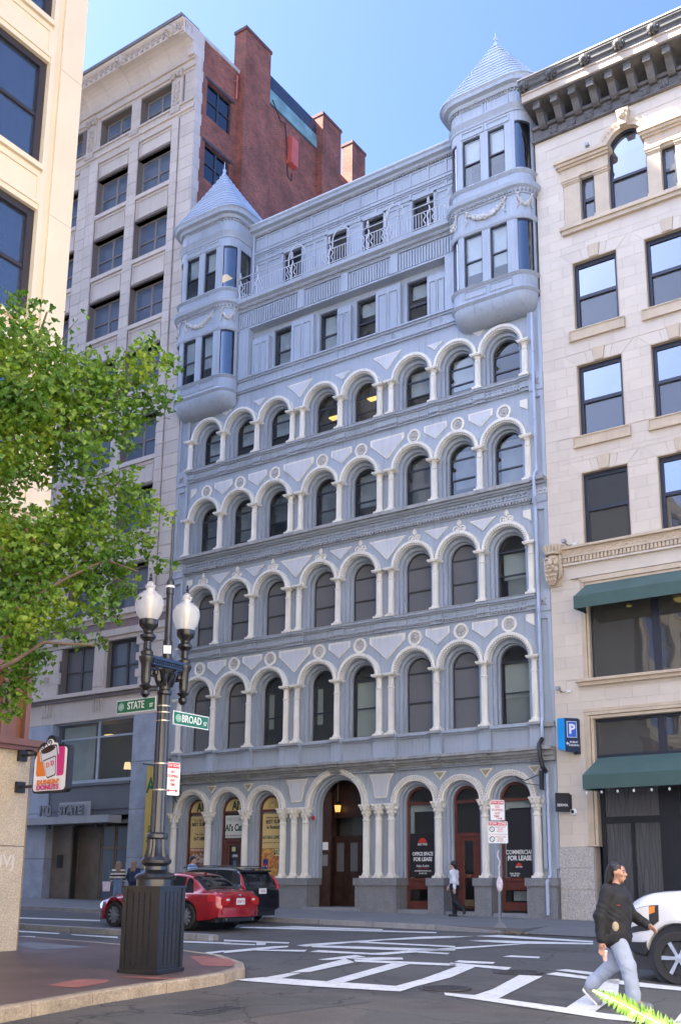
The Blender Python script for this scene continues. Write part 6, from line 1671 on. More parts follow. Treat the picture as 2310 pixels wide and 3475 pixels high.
# ================================================================ buildings beyond the frame; the towers are added and sized to shade the street
def plain_block(name, lab, x0, x1, y0, y1, h, m, rows=None, ww=1.6, gap=1.5):
    t = thing(name, lab, 'building', ((x0+x1)/2, (y0+y1)/2, 0))
    ob('mass', MB().box(x0, x1, y0, y1, -1, h), m, t)
    gw_ = glass_mat('far_glass', (.1,.12,.14), ior=1.6)
    s = MB(); z = 5.0
    while z < h-2.5:
        y = y0+gap
        while y < y1-ww-.5:
            s.box(x0-.03, x0+.02, y, y+ww, z, z+2.0); s.box(x1-.02, x1+.03, y, y+ww, z, z+2.0); y += ww+gap
        x = x0+gap
        while x < x1-ww-.5: s.box(x, x+ww, y1-.02, y1+.03, z, z+2.0); x += ww+gap
        z += 3.6
    ob('window_rows', s, M_glassd, t, kind='stuff')
    return t
M_off = mat('pale_stone_front', (.80,.72,.60), .75, var=.08, nscale=.6)  # stone made extra pale to bounce more sun into the street
plain_block('stone_office_block', 'pale stone office block facing the side street behind the camera', 33.5, 60, -70, -16.5, 27, M_off)
TW = plain_block('shade_tower', 'tall grey unseen tower, added behind the cream corner building to shade the street', -22, -7, -34, -17.7, 63.4, mat('grey_tower_front', (.50,.47,.43), .7, var=.08))
ob('shade_slab', MB().box(-22, -9, -19.5, -17.72, 63.4, 88), MATS['grey_tower_front'], TW)  # slab added out of view, shaped to keep the turret roof in shade
plain_block('shade_tower', 'taller brown unseen tower, added further along to shade the street', -48, -22.05, -34, -18, 88, mat('brown_tower_front', (.46,.41,.36), .7, var=.08))
# ================================================================ street lamp
PX, PY = 18.02, -18.73
gz0 = ground_z(PX, PY, .152)
SL = thing('street_lamp', 'black two-globe street lamp on a tall perforated base box', 'street lamp', (PX, PY, gz0))
a10 = R(10)
def lamp_box_xf(m): return m.xf(Matrix.Translation((PX, PY, 0)) @ Matrix.Rotation(a10, 4, 'Z'))
hb = .325
M_lampb = mat('lamp_black_paint', (.010,.010,.011), .28, var=.3, nscale=5, spec=.7)
zb0, zb1 = gz0+.03, .98
ob('base_box', lamp_box_xf(MB().box(-hb+.02, hb-.02, -hb+.02, hb-.02, zb0, zb1)), M_lampb, SL)
for sx in (-1,1):
    for sy in (-1,1):
        cx_, cy_ = sx*hb, sy*hb
        ob('corner_strip', lamp_box_xf(MB().box(min(cx_,cx_-sx*.07), max(cx_,cx_-sx*.07), min(cy_,cy_-sy*.07), max(cy_,cy_-sy*.07), zb0-.02, zb1+.01)), M_lampb, SL)
ob('box_rim', lamp_box_xf(MB().box(-hb-.02,hb+.02,-hb-.02,hb+.02,zb0-.03,zb0+.02).box(-hb-.015,hb+.015,-hb-.015,hb+.015,zb1-.02,zb1+.015)), M_lampb, SL)
dm = MB()
for row in range(30):
    z = zb0+.08+row*(zb1-zb0-.14)/30
    for k in range(4):
        t = -.15+k*.10
        for (x, y, dx, dy) in ((t, -hb+.02, 1, 0), (hb-.02, t, 0, 1)):
            w_ = .020
            dm.add([(x-dx*w_, y-dy*w_, z), (x+dx*w_, y+dy*w_, z), (x+(0 if dx else .012), y-(.012 if dx else 0), z+.024)], [(0,1,2)])
            dm.add([(x-dx*w_, y-dy*w_, z), (x+(0 if dx else .012), y-(.012 if dx else 0), z+.024), (x, y, z+.03)], [(0,1,2)])
            dm.add([(x+dx*w_, y+dy*w_, z), (x, y, z+.03), (x+(0 if dx else .012), y-(.012 if dx else 0), z+.024)], [(0,1,2)])
ob('raised_studs', lamp_box_xf(dm), M_lampb, SL, kind='stuff')
prof = [(.27,.985),(.27,1.09),(.30,1.10),(.305,1.13),(.27,1.17),(.20,1.20),(.17,1.23),(.165,1.28),(.19,1.30),(.225,1.33),(.228,1.37),(.20,1.40),(.185,1.42)]
ob('pedestal', MB().lathe(prof, PX, PY, 40), M_lampb, SL, smooth=True)
ob('fluted_base', MB().lathe([(.185,1.42),(.165,1.47),(.148,1.55),(.140,1.68)], PX, PY, 32, flute=1, fd=.12).lathe([(.15,1.68),(.162,1.70),(.162,1.75),(.14,1.77),(.12,1.78)], PX, PY, 24), M_lampb, SL)
ob('pole', MB().lathe([(.118,1.77),(.097,3.9)], PX, PY, 24, flute=1, fd=.06).lathe([(.10,3.88),(.115,3.90),(.115,3.95),(.095,3.97)], PX, PY, 20), M_lampb, SL)
cap = MB().lathe([(.09,3.97),(.10,4.03),(.085,4.1),(.12,4.2),(.15,4.28)], PX, PY, 16)
for k in range(8):
    a = 2*pi*k/8; cap.tube([(PX+.09*math.cos(a),PY+.09*math.sin(a),4.02),(PX+.13*math.cos(a),PY+.13*math.sin(a),4.12),(PX+.16*math.cos(a),PY+.16*math.sin(a),4.2),(PX+.13*math.cos(a),PY+.13*math.sin(a),4.23)],[.03,.03,.02,.01],5)
ob('leaf_capital', cap, M_lampb, SL)
arm = MB().box(PX-.06,PX+.06,PY-.42,PY+.42,4.32,4.40).box(PX-.09,PX+.09,PY-.46,PY+.46,4.40,4.45)
for k in range(20): arm.box(PX-.075,PX+.075,PY-.40+k*.042,PY-.38+k*.042,4.345,4.385)
ob('cross_arm', arm, M_lampb, SL)
for sy in (-1,1):
    ob('scroll', MB().tube([(PX, PY+sy*(.26+.085*(1-k*.055)*math.cos(k*.6)), 4.20+.085*(1-k*.055)*math.sin(k*.6)) for k in range(15)], .024, 6).tube([(PX,PY+sy*.12,4.1),(PX,PY+sy*.16,4.25),(PX,PY+sy*.24,4.32),(PX,PY+sy*.36,4.32)],[.05,.04,.035,.03],6).sphere((PX+.04,PY+sy*.25,4.2),.045,8,6).sphere((PX,PY+sy*.37,4.22),.06,8,6), M_lampb, SL)
M_globe = bpy.data.materials.new('lamp_globe_acrylic'); M_globe.use_nodes = True
b_ = M_globe.node_tree.nodes['Principled BSDF']
b_.inputs['Base Color'].default_value = (.88,.88,.86,1); b_.inputs['Roughness'].default_value = .12; b_.inputs['Alpha'].default_value = .36
M_core = mat('lamp_core', (.75,.62,.5), .3, var=.1)
def lamp_head(sy):
    x, y = PX+.07*sy*-1*-1*0, PY+sy*.405
    h = ob('lamp_head', MB().lathe([(.03,3.79),(.07,3.84),(.07,3.89),(.04,3.92),(.085,3.95),(.10,3.97),(.06,4.0),(.075,4.05),(.08,4.30),(.11,4.36),(.12,4.42),(.09,4.45),(.10,4.50),(.065,4.54),(.06,4.66),(.12,4.72),(.12,4.76),(.075,4.80),(.08,4.84),(.14,4.90),(.15,4.95),(.15,5.0),(.13,5.01)], x, y, 24), M_lampb, SL, smooth=True)
    ob('globe', MB().lathe([(.125,5.0),(.165,5.06),(.20,5.14),(.218,5.24),(.215,5.32),(.19,5.385),(.15,5.42),(.13,5.43),(.12,5.45),(.065,5.47),(.06,5.50),(.085,5.53),(.085,5.56),(.055,5.58),(.05,5.62)], x, y, 28), M_globe, h, smooth=True)
    ob('lamp_core', MB().lathe([(.045,5.0),(.045,5.22)], x, y, 12).lathe([(.055,5.22),(.06,5.38),(.04,5.40),(.035,5.52)], x, y, 12), M_core, h)
    ob('finial', MB().lathe([(.05,5.62),(.055,5.63),(.02,5.66),(.03,5.68),(.012,5.71),(.02,5.73),(.004,5.77)], x, y, 10), M_lampb, h)
lamp_head(-1); lamp_head(1)
ob('mast', MB().lathe([(.075,4.45),(.075,4.74),(.06,4.76),(.055,5.5),(.065,5.51),(.065,5.70),(.05,5.74),(.028,5.78),(.022,6.86),(.01,6.87)], PX+.02, PY+.0, 20), M_lampb, SL, smooth=True)
ob('sticker', MB().prism([(-.06,4.53),(.06,4.53),(.06,4.66),(-.06,4.66)],'y',-.085,-.078).xf(Matrix.Translation((PX+.02,PY,0)) @ Matrix.Rotation(R(45),4,'Z')), MATS['white_paper'], SL)
ob('sticker_band', MB().lathe([(.068,5.615),(.068,5.65)], PX+.02, PY, 14), MATS['white_paper'], SL)
for z in (3.70,3.60,3.47,2.81,2.41): ob('strap', MB().lathe([(.112,z),(.112,z+.018)], PX, PY, 20), mat('steel_strap',(.55,.45,.33),.3,metal=.9), SL)
# street name signs
M_green = mat('sign_green', (.012,.14,.065), .4, var=.05); M_sw = mat('sign_lettering_white', (.75,.77,.72), .5, var=.02)
def name_sign(lab, word, cx, cy, rz, L_, z0, z1, lean, name='street_name_sign'):
    t = thing(name, lab, 'sign', (cx, cy, z0), 0)
    M4 = Matrix.Translation((cx, cy, 0)) @ Matrix.Rotation(rz, 4, 'Z')
    ob('border', MB().box(-L_/2, L_/2, -.006, .006, z0, z1).xf(M4), M_sw, t)
    ob('panel', MB().box(-L_/2+.014, L_/2-.014, -.010, .010, z0+.014, z1-.014).xf(M4), M_green, t)
    zc = (z0+z1)/2
    def at(u, z, o=.013): return tuple(M4 @ Vector((u, -o, z)))
    seal = MB().arc(0,0,.045,.062,-.003,.003,0,2*pi,18).arc(0,0,.0,.035,-.003,.003,0,2*pi,14).arc(0,0,.038,.041,-.003,.003,0,2*pi,14)
    ob('seal', seal, mat('seal_pale_green',(.30,.48,.38),.5), t, loc=at(-L_/2+.11, zc), rot=(0,0,rz))
    text(word, M_sw, t, at(-.005+.01, zc), .165, rz=rz, bold=.012, depth=.003, sx=.80)
    text('ST', M_sw, t, at(L_/2-.085, zc-.025), .085, rz=rz, bold=.012, depth=.003, sx=.85)
    return t
name_sign('green street name sign pointing left, reading STATE ST', 'STATE', 17.49, -18.80, R(0), .86, 3.655, 3.870, 0)
name_sign('green street name sign pointing right, reading BROAD ST', 'BROAD', 18.12, -18.22, R(90), .80, 3.44, 3.655, 0)
# no-stopping plate strapped to the lamp
M_red = mat('sign_red', (.55,.03,.035), .45, var=.03)
def plate(t, M4, w_, z0, z1, head=.09):
    ob('plate', MB().prism(rrect(0,(z0+z1)/2,w_/2,(z1-z0)/2,.03),'y',-.003,.003).xf(M4), M_sw, t)
    ob('red_head', MB().box(-w_/2+.012, w_/2-.012, -.006, -.004, z1-head, z1-.012).xf(M4), M_red, t)
def ptext(t, M4, txt, z, size, m, rz, u=0, sx=1): text(txt, m, t, tuple(M4 @ Vector((u, -.007, z))), size, rz=rz, bold=.015, depth=.001, sx=sx)
TP = thing('no_stopping_sign', 'white and red tow zone plate strapped to the lamp post', 'sign', (18.13,-18.55,2.35))
rz = R(78); M4 = Matrix.Translation((18.125,-18.575,0)) @ Matrix.Rotation(rz,4,'Z')
plate(TP, M4, .26, 2.345, 2.85)
ptext(TP, M4, 'TOW ZONE', 2.80, .055, M_sw, rz, sx=.75)
for k, tx in enumerate(('NO','STOPPING','ANY','TIME')): ptext(TP, M4, tx, 2.70-k*.065, .065, M_red, rz, sx=.7)
ob('arrow', MB().box(-.07,.07,-.008,-.005,2.41,2.425).prism([(-.10,2.418),(-.06,2.445),(-.06,2.39)],'y',-.008,-.005).prism([(.10,2.418),(.06,2.39),(.06,2.445)],'y',-.008,-.005).xf(M4), M_red, TP)
# ================================================================ parking sign post on the north pavement
sx_, sy_ = 16.91, -5.10
sz_ = ground_z(sx_, sy_, .13)
SP = thing('sign_post', 'thin steel post on the north pavement with two tow zone plates', 'sign post', (sx_, sy_, sz_))
M_galv = mat('galvanised_steel', (.42,.43,.44), .4, metal=.7, var=.1)
ob('post', MB().box(sx_-.03,sx_+.03,sy_-.025,sy_+.025,sz_,3.2), M_galv, SP)
ob('foot', MB().prism([(sx_-.16,sz_),(sx_+.16,sz_),(sx_+.04,sz_+.12),(sx_-.04,sz_+.12)],'y',sy_-.06,sy_+.06), M_galv, SP)
rz = R(40); M4 = Matrix.Translation((sx_+.02,sy_-.05,0)) @ Matrix.Rotation(rz,4,'Z')
P1 = ob('upper_plate', MB().prism(rrect(0,2.90,.19,.27,.03),'y',-.003,.003).xf(M4), M_sw, SP)
ob('red_head', MB().box(-.175,.175,-.007,-.004,3.05,3.15).xf(M4), M_red, P1)
text('TOW ZONE', M_sw, SP, tuple(M4 @ Vector((0,-.008,3.10))), .075, rz=rz, bold=.02, depth=.001, sx=.85)
for k, (tx, s_) in enumerate((('NO',.10),('STOPPING',.085),('ANY',.09),('TIME',.09))): text(tx, M_red, SP, tuple(M4 @ Vector((-.03 if k == 3 else 0,-.006,2.985-k*.085))), s_, rz=rz, bold=.015, depth=.001, sx=.8)
ob('arrow', MB().box(-.02,.09,-.007,-.004,2.665,2.68).prism([(.14,2.672),(.08,2.645),(.08,2.70)],'y',-.007,-.004).xf(M4), M_red, P1)
M5 = Matrix.Translation((sx_+.02,sy_-.05,0)) @ Matrix.Rotation(rz,4,'Z')
P2 = ob('lower_plate', MB().prism(rrect(0,2.31,.27,.29,.03),'y',-.003,.003).xf(M5), M_sw, SP)
ob('red_head', MB().box(-.25,.25,-.007,-.004,2.49,2.59).xf(M5), M_red, P2)
text('TOW ZONE', M_sw, SP, tuple(M5 @ Vector((0,-.008,2.54))), .095, rz=rz, bold=.02, depth=.001, sx=.9)
for z in (2.39, 2.13):
    ob('no_parking_symbol', MB().arc(-.16,z,.055,.075,-.007,-.004,0,2*pi,16).prism([(-.20,z+.05),(-.19,z+.055),(-.12,z-.05),(-.13,z-.055)],'y',-.008,-.005).xf(M5), M_dark, P2)
    for k, tx in enumerate(('LOADING ZONE','7AM-6PM','MON-SAT')): text(tx, M_red, SP, tuple(M5 @ Vector((.06,-.006,z+.06-k*.055))), .045, rz=rz, bold=.01, depth=.001, sx=.85)
ob('divider', MB().box(-.25,.25,-.006,-.004,2.255,2.265).xf(M5), M_red, P2)
ob('tape', MB().tube([(sx_+.03,sy_-.05,1.05+k*.06) if k < 6 else (sx_+.03+.03*math.sin(k),sy_-.06,1.05+k*.06) for k in range(14)], .022, 5).sphere((sx_+.03,sy_-.04,.95), .10, 8, 6, (1,.6,2.0)), mat('white_pink_tape',(.66,.55,.58),.6,var=.3,nscale=18), SP)
# ================================================================ cafe banner on the blue building
BN = thing('cafe_banner', 'tall yellow cafe banner with green lettering on the blue building', 'banner', (-.5,-.5,1.5))
ob('cloth', MB().box(-.62,-.608,-1.0,-.12,1.50,5.50), mat('banner_yellow',(.50,.38,.10),.7,var=.08), BN)
for z in (5.55, 1.46): ob('rod', MB().tube([(-.615,.1,z),(-.615,-1.25,z)], .025, 6), M_dark, BN)
M_gt = mat('banner_green',(.02,.13,.06),.6)
for tx, z, s_, y in (("Al's",4.7,.85,-.52),('State',3.0,.36,-.55),('Street',2.62,.36,-.55),('Cafe',1.95,.5,-.55)):
    text(tx, M_gt, BN, (-.602, y, z), s_, rz=R(90), bold=.03, depth=.002, sx=.75)
sb = thing('speaker_box', 'small dark loudspeaker box above the left cafe window', 'speaker', (.2,-.4,4.5))
ob('box', MB().box(.02,.42,-.52,-.12,4.30,4.66), mat('grey_speaker',(.10,.11,.13),.5), sb); ob('bracket', MB().tube([(.2,.1,4.5),(.2,-.2,4.5)], .03, 6).tube([(.22,-.3,4.3),(.15,.1,3.9)], .02, 5), M_dark, sb)
# lamp bracket by the right pilaster
lb_ = thing('wall_bracket', 'thin iron lamp bracket over the rightmost arch', 'bracket', (15.95,-.2,4.3))
ob('arm', MB().tube([(15.98,-.12,4.35),(15.5,-.30,4.15),(15.2,-.4,4.3)], .02, 5).tube([(15.98,-.12,3.98),(15.55,-.3,4.05),(15.2,-.4,4.28)], .015, 5), M_dark, lb_); ob('plate', MB().box(15.93,16.03,-.16,-.02,3.85,4.45), M_dark, lb_)
# ================================================================ posters and lettering in the shop windows
M_py = mat('poster_yellow',(.62,.47,.20),.6,var=.05); M_pk = mat('poster_black',(.015,.014,.016),.5); M_pw = mat('poster_white',(.72,.72,.68),.6)
YP = .485
def poster(par, x0, x1, z0, z1, m, y=YP, name='poster'):
    return ob(name, MB().box(x0, x1, y-.006, y, z0, z1), m, par)
def ptx(par, tx, x, z, s_, m, sx=.85, bold=.02, y=YP-.008): return text(tx, m, par, (x, y, z), s_, bold=bold, depth=.001, sx=sx)
# left cafe windows
for i in (0, 1, 2):
    cx, r, o = SHOP[i]; q = r-.24
    arcp = [(cx+q*math.cos(pi*k/16), GS+.04+(q-.04)*math.sin(pi*k/16)) for k in range(17)]
    ob('poster', MB().prism(arcp,'y',YP-.006,YP), M_py, o)
    if i < 2: ptx(o, "Al's", cx+.12, GS+.22, .46, M_gt if 0 else mat('poster_green',(.015,.06,.035),.6), sx=.8, bold=.04)
    else:
        ob('poster_picture', MB().arc(cx, GS+.12, .12, .22, YP-.009, YP-.0065, 0, pi, 12).box(cx-.2,cx+.2,YP-.009,YP-.0065,GS+.08,GS+.12), mat('poster_tan',(.50,.36,.14),.6), o)
M_pg = MATS['poster_green']
cx, r, o = SHOP[0]; q = r-.26
poster(o, cx-q, cx+q, 2.28, 3.52, M_py); ptx(o, "\u201c Tin City's", cx-.1, 3.36, .14, M_pk); ptx(o, 'BEST SUBS"', cx+.02, 3.20, .19, M_pk, bold=.035); ptx(o, "\u201c You Gotta", cx, 2.82, .12, M_pk); ptx(o, 'EAT HERE!"', cx+.12, 2.64, .18, M_pk, bold=.035)
poster(o, cx-q, cx+q, 1.14, 2.27, mat('sandwich_photo',(.26,.12,.05),.6,var=.8,nscale=7)); poster(o, cx-q, cx+q, 2.14, 2.26, mat('poster_orange',(.45,.13,.04),.6), y=YP-.007); ptx(o, 'FRESH BAKED ROLLS', cx, 2.20, .10, M_pw, y=YP-.015)
sw_ = MB(); rnd = random.Random(6)
for k in range(60): sw_.sphere((cx-.35+.75*rnd.random(), YP-.01, 1.72+.32*rnd.random()), rnd.uniform(.02,.05), 5, 4, (1,.2,1))
ob('poster_picture', sw_, mat('sliced_meat',(.55,.45,.38),.6,var=.7,nscale=15), o)
ob('poster_picture', MB().prism([(cx-.42,1.72),(cx+.45,1.35),(cx+.45,1.22),(cx-.1,1.28)],'y',YP-.016,YP-.012), mat('bread_tan',(.45,.22,.08),.6), o); poster(o, cx-q, cx-.1, 1.14, 1.42, mat('poster_gold',(.65,.42,.06),.6), y=YP-.008)
cx, r, o = SHOP[1]; q = r-.26
poster(o, cx-q, cx+q, 2.64, 3.50, mat('poster_cream',(.66,.66,.60),.6)); ptx(o, 'WELCOME', cx, 3.34, .20, mat('outline_grey',(.42,.45,.42),.6), bold=.03); ptx(o, "Al's Caf\u00e9", cx+.02, 3.02, .36, M_pg, sx=.75, bold=.035); ptx(o, 'PROUDLY THE NEIGHBORHOOD FAVORITE', cx, 2.72, .06, M_pk)
ob('open_sign', MB().box(cx-.06,cx+.20,YP-.01,YP-.004,1.86,2.04), mat('open_blue',(.05,.09,.15),.5), o); ptx(o, 'OPEN', cx+.07, 1.95, .12, M_pw, bold=.03, y=YP-.014)
ob('menu_sheet', MB().box(cx-.02,cx+.16,YP-.01,YP-.004,1.42,1.78), mat('menu_blue',(.10,.17,.22),.5), o); ob('notice', MB().box(cx-.10,cx+.08,YP-.01,YP-.004,2.12,2.30), mat('notice_yellow',(.55,.55,.25),.6), o)
ob('sticker', MB().arc(cx+.16,1.38,0,.08,YP-.012,YP-.006,0,2*pi,14), mat('sticker_green',(.03,.25,.08),.5), o)
cx, r, o = SHOP[2]; q = r-.26
poster(o, cx-q, cx+q, 2.22, 3.50, M_py); ptx(o, "\u201c Without a doubt the", cx+.06, 3.36, .10, M_pk); ptx(o, 'BEST SUBS', cx+.08, 3.20, .19, M_pk, bold=.035); ptx(o, 'in Boston!"', cx+.10, 3.0, .18, M_pk, bold=.035); ptx(o, "AL'S BAG LUNCH", cx+.02, 2.62, .16, M_pg, bold=.04, sx=.75); ptx(o, 'YOUR CHOICE SUB + CHIPS + DRINK', cx, 2.42, .06, M_pk)
poster(o, cx-q, cx+q, 1.14, 2.21, mat('lunch_photo',(.50,.28,.07),.6,var=.7,nscale=6)); poster(o, cx+.12, cx+q, 1.92, 2.19, mat('price_yellow',(.70,.62,.25),.6), y=YP-.007); ptx(o, '$13', cx+.28, 2.06, .24, M_pk, bold=.04, y=YP-.015)
sw_ = MB()
for k in range(46): sw_.sphere((cx-.30+.72*rnd.random(), YP-.01, 1.45+.55*rnd.random()), rnd.uniform(.03,.07), 5, 4, (1,.2,1))
ob('poster_picture', sw_, mat('sub_filling',(.50,.16,.06),.6,var=.9,nscale=12), o)
cn = MB().prism([(-.12,.0),(-.09,-.04),(.09,-.04),(.12,.0),(.12,.58),(.08,.66),(-.08,.66),(-.12,.58)],'y',YP-.026,YP-.02)
ob('drink_can', cn, mat('can_blue',(.01,.04,.22),.35), o, loc=(cx-.26,0,1.16))
ob('can_roundel', MB().arc(cx-.26,1.55,0,.105,YP-.032,YP-.027,0,2*pi,18), M_pw, o); ob('can_roundel', MB().arc(cx-.26,1.55,0,.105,YP-.036,YP-.033,.25,pi-.25,12), mat('can_red',(.5,.02,.03),.4), o); ob('can_roundel', MB().arc(cx-.26,1.55,0,.105,YP-.036,YP-.033,pi+.4,2*pi-.4,12), MATS['can_blue'], o)
text('PEPSI', MATS['can_blue'], o, (cx-.26,YP-.04,1.55), .075, bold=.03, depth=.001, sx=.8)
# right-hand lease windows
M_tree = mat('logo_red',(.50,.03,.025),.5)
def logo(par, x, z, s_):
    ob('logo', MB().arc(x, z, 0, s_, YP-.013, YP-.009, 0, pi, 16), M_tree, par); ob('logo', MB().box(x-.012,x+.012,YP-.013,YP-.009,z-s_*.55,z), M_tree, par)
    ptx(par, 'RED TREE', x, z-s_*.36, s_*.62, M_pw, sx=.9, bold=.02, y=YP-.015)
cx, r, o = SHOP[4]; q = r-.26
poster(o, cx-q+.02, cx+q, 1.16, 2.62, M_pk); logo(o, cx+.02, 2.30, .16)
ptx(o, 'OFFICE SPACE', cx+.02, 1.92, .165, M_pw, sx=.78, bold=.035); ptx(o, 'FOR LEASE', cx+.02, 1.74, .175, M_pw, sx=.88, bold=.04); ptx(o, 'Adam Kotkin', cx+.02, 1.52, .11, M_pw); ptx(o, 'akotkin@redtreeboston.com', cx+.02, 1.36, .065, M_pw); ptx(o, '617-850-1922', cx+.02, 1.27, .065, M_pw); ptx(o, 'RED TREE REAL ESTATE', cx+.02, 1.44, .045, M_tree)
cx, r, o = SHOP[6]; q = r-.26
poster(o, cx-q+.05, cx+q, 1.14, 3.30, M_pk); ptx(o, 'COMMERCIAL', cx+.04, 1.93, .19, M_pw, sx=.80, bold=.02); ptx(o, 'FOR LEASE', cx+.04, 1.74, .20, M_pw, sx=.88, bold=.045); logo(o, cx+.02, 1.50, .10); ptx(o, 'Adam Kotkin', cx-.14, 1.26, .08, M_pw); ptx(o, '617-850-1922', cx-.14, 1.19, .06, M_pw)
cx, r, o = SHOP[5]; text('110', mat('door_number',(.30,.16,.10),.4), o, (cx,.46,1.18), .09, bold=.02, depth=.002)
ob('paper_bundle', MB().box(SHOP[6][0]-.3,SHOP[6][0]+.35,.7,.8,.40,.70), M_pw, SHOP[6][2])
# ================================================================ cars (built nose towards -x, then placed)
def interp(tab, x):
    """smooth interpolation through (x, v) pairs"""
    n = len(tab)
    if x <= tab[0][0]: return tab[0][1]
    if x >= tab[-1][0]: return tab[-1][1]
    for i in range(n-1):
        if tab[i][0] <= x <= tab[i+1][0]:
            x0, y0 = tab[i]; x1, y1 = tab[i+1]; h = x1-x0
            def sl(k):
                if k <= 0 or k >= n-1: return 0 if False else (tab[min(k+1,n-1)][1]-tab[max(k-1,0)][1])/max(1e-6,(tab[min(k+1,n-1)][0]-tab[max(k-1,0)][0]))
                a = (tab[k][1]-tab[k-1][1])/(tab[k][0]-tab[k-1][0]); b = (tab[k+1][1]-tab[k][1])/(tab[k+1][0]-tab[k][0])
                return 0 if a*b <= 0 else 2*a*b/(a+b)
            m0, m1 = sl(i), sl(i+1); t = (x-x0)/h
            return (2*t**3-3*t**2+1)*y0+(t**3-2*t**2+t)*h*m0+(-2*t**3+3*t**2)*y1+(t**3-t**2)*h*m1
def car_paint(name, col, metal=.0, rough=.25):
    m = mat(name, col, rough, var=.02, nscale=1, metal=metal, coat=1.0, spec=.5); return m
M_tyre = mat('tyre_rubber', (.018,.018,.019), .75, var=.15, nscale=20)
M_rim = mat('alloy_rim', (.50,.51,.53), .28, metal=.85, var=.05)
M_cglass = glass_mat('car_glass', (.25,.27,.28), ior=1.5, wob=.0, base=(.012,.013,.015), mixbase=.7)
M_plast = mat('black_plastic', (.02,.02,.022), .5, var=.1)
M_tail = mat('tail_light_red', (.45,.015,.015), .15, var=.05, coat=1); M_clear = mat('clear_lens', (.62,.60,.58), .12, var=.05, coat=1); M_amber = mat('amber_lens', (.65,.22,.04), .15, var=.05, coat=1)
M_plate_w = mat('licence_plate', (.70,.70,.68), .5, var=.03); M_chrome = mat('chrome_trim', (.6,.61,.63), .15, metal=1, var=.02)
def build_car(name, label, loc, rz, D, group=None):
    T = thing(name, label, 'car', loc, rz, group)
    paint = D['paint']; L = D['L']; W = D['W']/2
    x0 = -L/2; N_ = 150
    wx, wr, ar = D['wheels'], D['wr'], D['arch']
    xs = [x0+L*k/N_ for k in range(N_+1)]
    zsill = D['sill']
    def zb(x):
        z = interp(D['bot'], x)
        for c in wx:
            d = abs(x-c)
            if d < ar: z = max(z, wr+math.sqrt(max(0, ar*ar-d*d)))
        return z
    rows = []
    for x in xs:
        w_ = interp(D['hw'], x)*W; zs_ = interp(D['belt'], x); zt = interp(D['top'], x); wt = interp(D['tw'], x)*W; b = zb(x); b0 = interp(D['bot'], x)
        fl = 0
        for c in wx: fl = max(fl, .025*max(0, 1-abs(x-c)/(ar*1.25)))
        zm = max(b+.02, .5*zs_+.12)
        pts = [(w_-.10, min(b, zs_-.1)-.0), (w_-.015+fl, min(b+.02, zs_-.09)), (w_+.0+fl, max(b+.03, b0+.22 if b < .35 else b+.05)), (w_+.004+fl*.8, max(zm, b+.08)), (w_-.012+fl*.3, zs_-.10), (w_-.035, zs_-.03), (w_-.075, zs_)]
        hi = max(zt-zs_, 0)
        for t in (.25,.5,.75): pts.append((w_-.075+(wt-(w_-.075))*t, zs_+(hi-.05 if hi > .1 else hi*.6)*t))
        pts += [(wt-.0, zs_+hi-.05 if hi > .1 else zs_+hi*.7), (wt-.06, zt-.015), (wt*.6, zt+.006), (0, zt+.012)]
        rows.append([(x, y, z) for y, z in pts])
    m_ = len(rows[0])
    vs = []; fs = []
    for r in rows: vs += r + [(x, -y, z) for x, y, z in r]
    M2 = 2*m_
    for i in range(N_):
        for j in range(m_-1):
            fs.append((i*M2+j, (i+1)*M2+j, (i+1)*M2+j+1, i*M2+j+1)); fs.append((i*M2+m_+j, i*M2+m_+j+1, (i+1)*M2+m_+j+1, (i+1)*M2+m_+j))
    for i, rev in ((0, 0), (N_, 1)):
        f = [i*M2+j for j in range(m_)] + [i*M2+m_+j for j in range(m_-1, -1, -1)]
        fs.append(tuple(f))
    me = MB().add(vs, fs).mesh('body', True)
    bm = bmesh.new(); bm.from_mesh(me); bmesh.ops.remove_doubles(bm, verts=bm.verts, dist=1e-4); bmesh.ops.recalc_face_normals(bm, faces=bm.faces); bm.to_mesh(me); bm.free()
    body = ob('body', me, paint, T, local=True)
    ob('underbody', MB().box(x0+.15, -x0-.15, -W+.16, W-.16, .2, interp(D['belt'],0)-.2), M_plast, T, local=True)
    def patch(nm, ma, xa, xb, j0, j1, sides=(1,-1), off=.006, par=None, skewa=0, skewb=0):
        """a skin of body faces between stations xa..xb and section points j0..j1, lifted off the body"""
        out = []
        for s_ in sides:
            v = []; nx = 14; nj = 5
            def P_(x, jf):
                k = min(N_-1e-6, max(0, (x-x0)/L*N_)); i = int(k); t = k-i; j = min(int(jf), m_-2); u = jf-j
                a = [Vector(rows[i][j]).lerp(Vector(rows[i][j+1]), u), Vector(rows[i+1][j]).lerp(Vector(rows[i+1][j+1]), u)]
                return a[0].lerp(a[1], t)
            for a in range(nx+1):
                for b in range(nj+1):
                    jf = j0+(j1-j0)*b/nj; t = a/nx
                    xx = (xa+skewa*b/nj)*(1-t)+(xb+skewb*b/nj)*t
                    p = P_(xx, jf); px = P_(xx+.01, jf)-P_(xx-.01, jf); pj = P_(xx, min(m_-1.001, jf+.05))-P_(xx, max(0, jf-.05))
                    n = px.cross(pj); n = n.normalized() if n.length > 1e-9 else Vector((0,0,1))
                    if n.y < 0 and jf < m_-3: n = -n
                    if jf >= m_-3 and n.z < 0: n = -n
                    q = p+n*off; v.append((q.x, q.y*s_, q.z))
            f = [(a*(nj+1)+b, (a+1)*(nj+1)+b, (a+1)*(nj+1)+b+1, a*(nj+1)+b+1) for a in range(nx) for b in range(nj)]
            o = ob(nm, MB().add(v, f).mesh(nm, True), ma, par or T, local=True); 
            out.append(o)
        return out
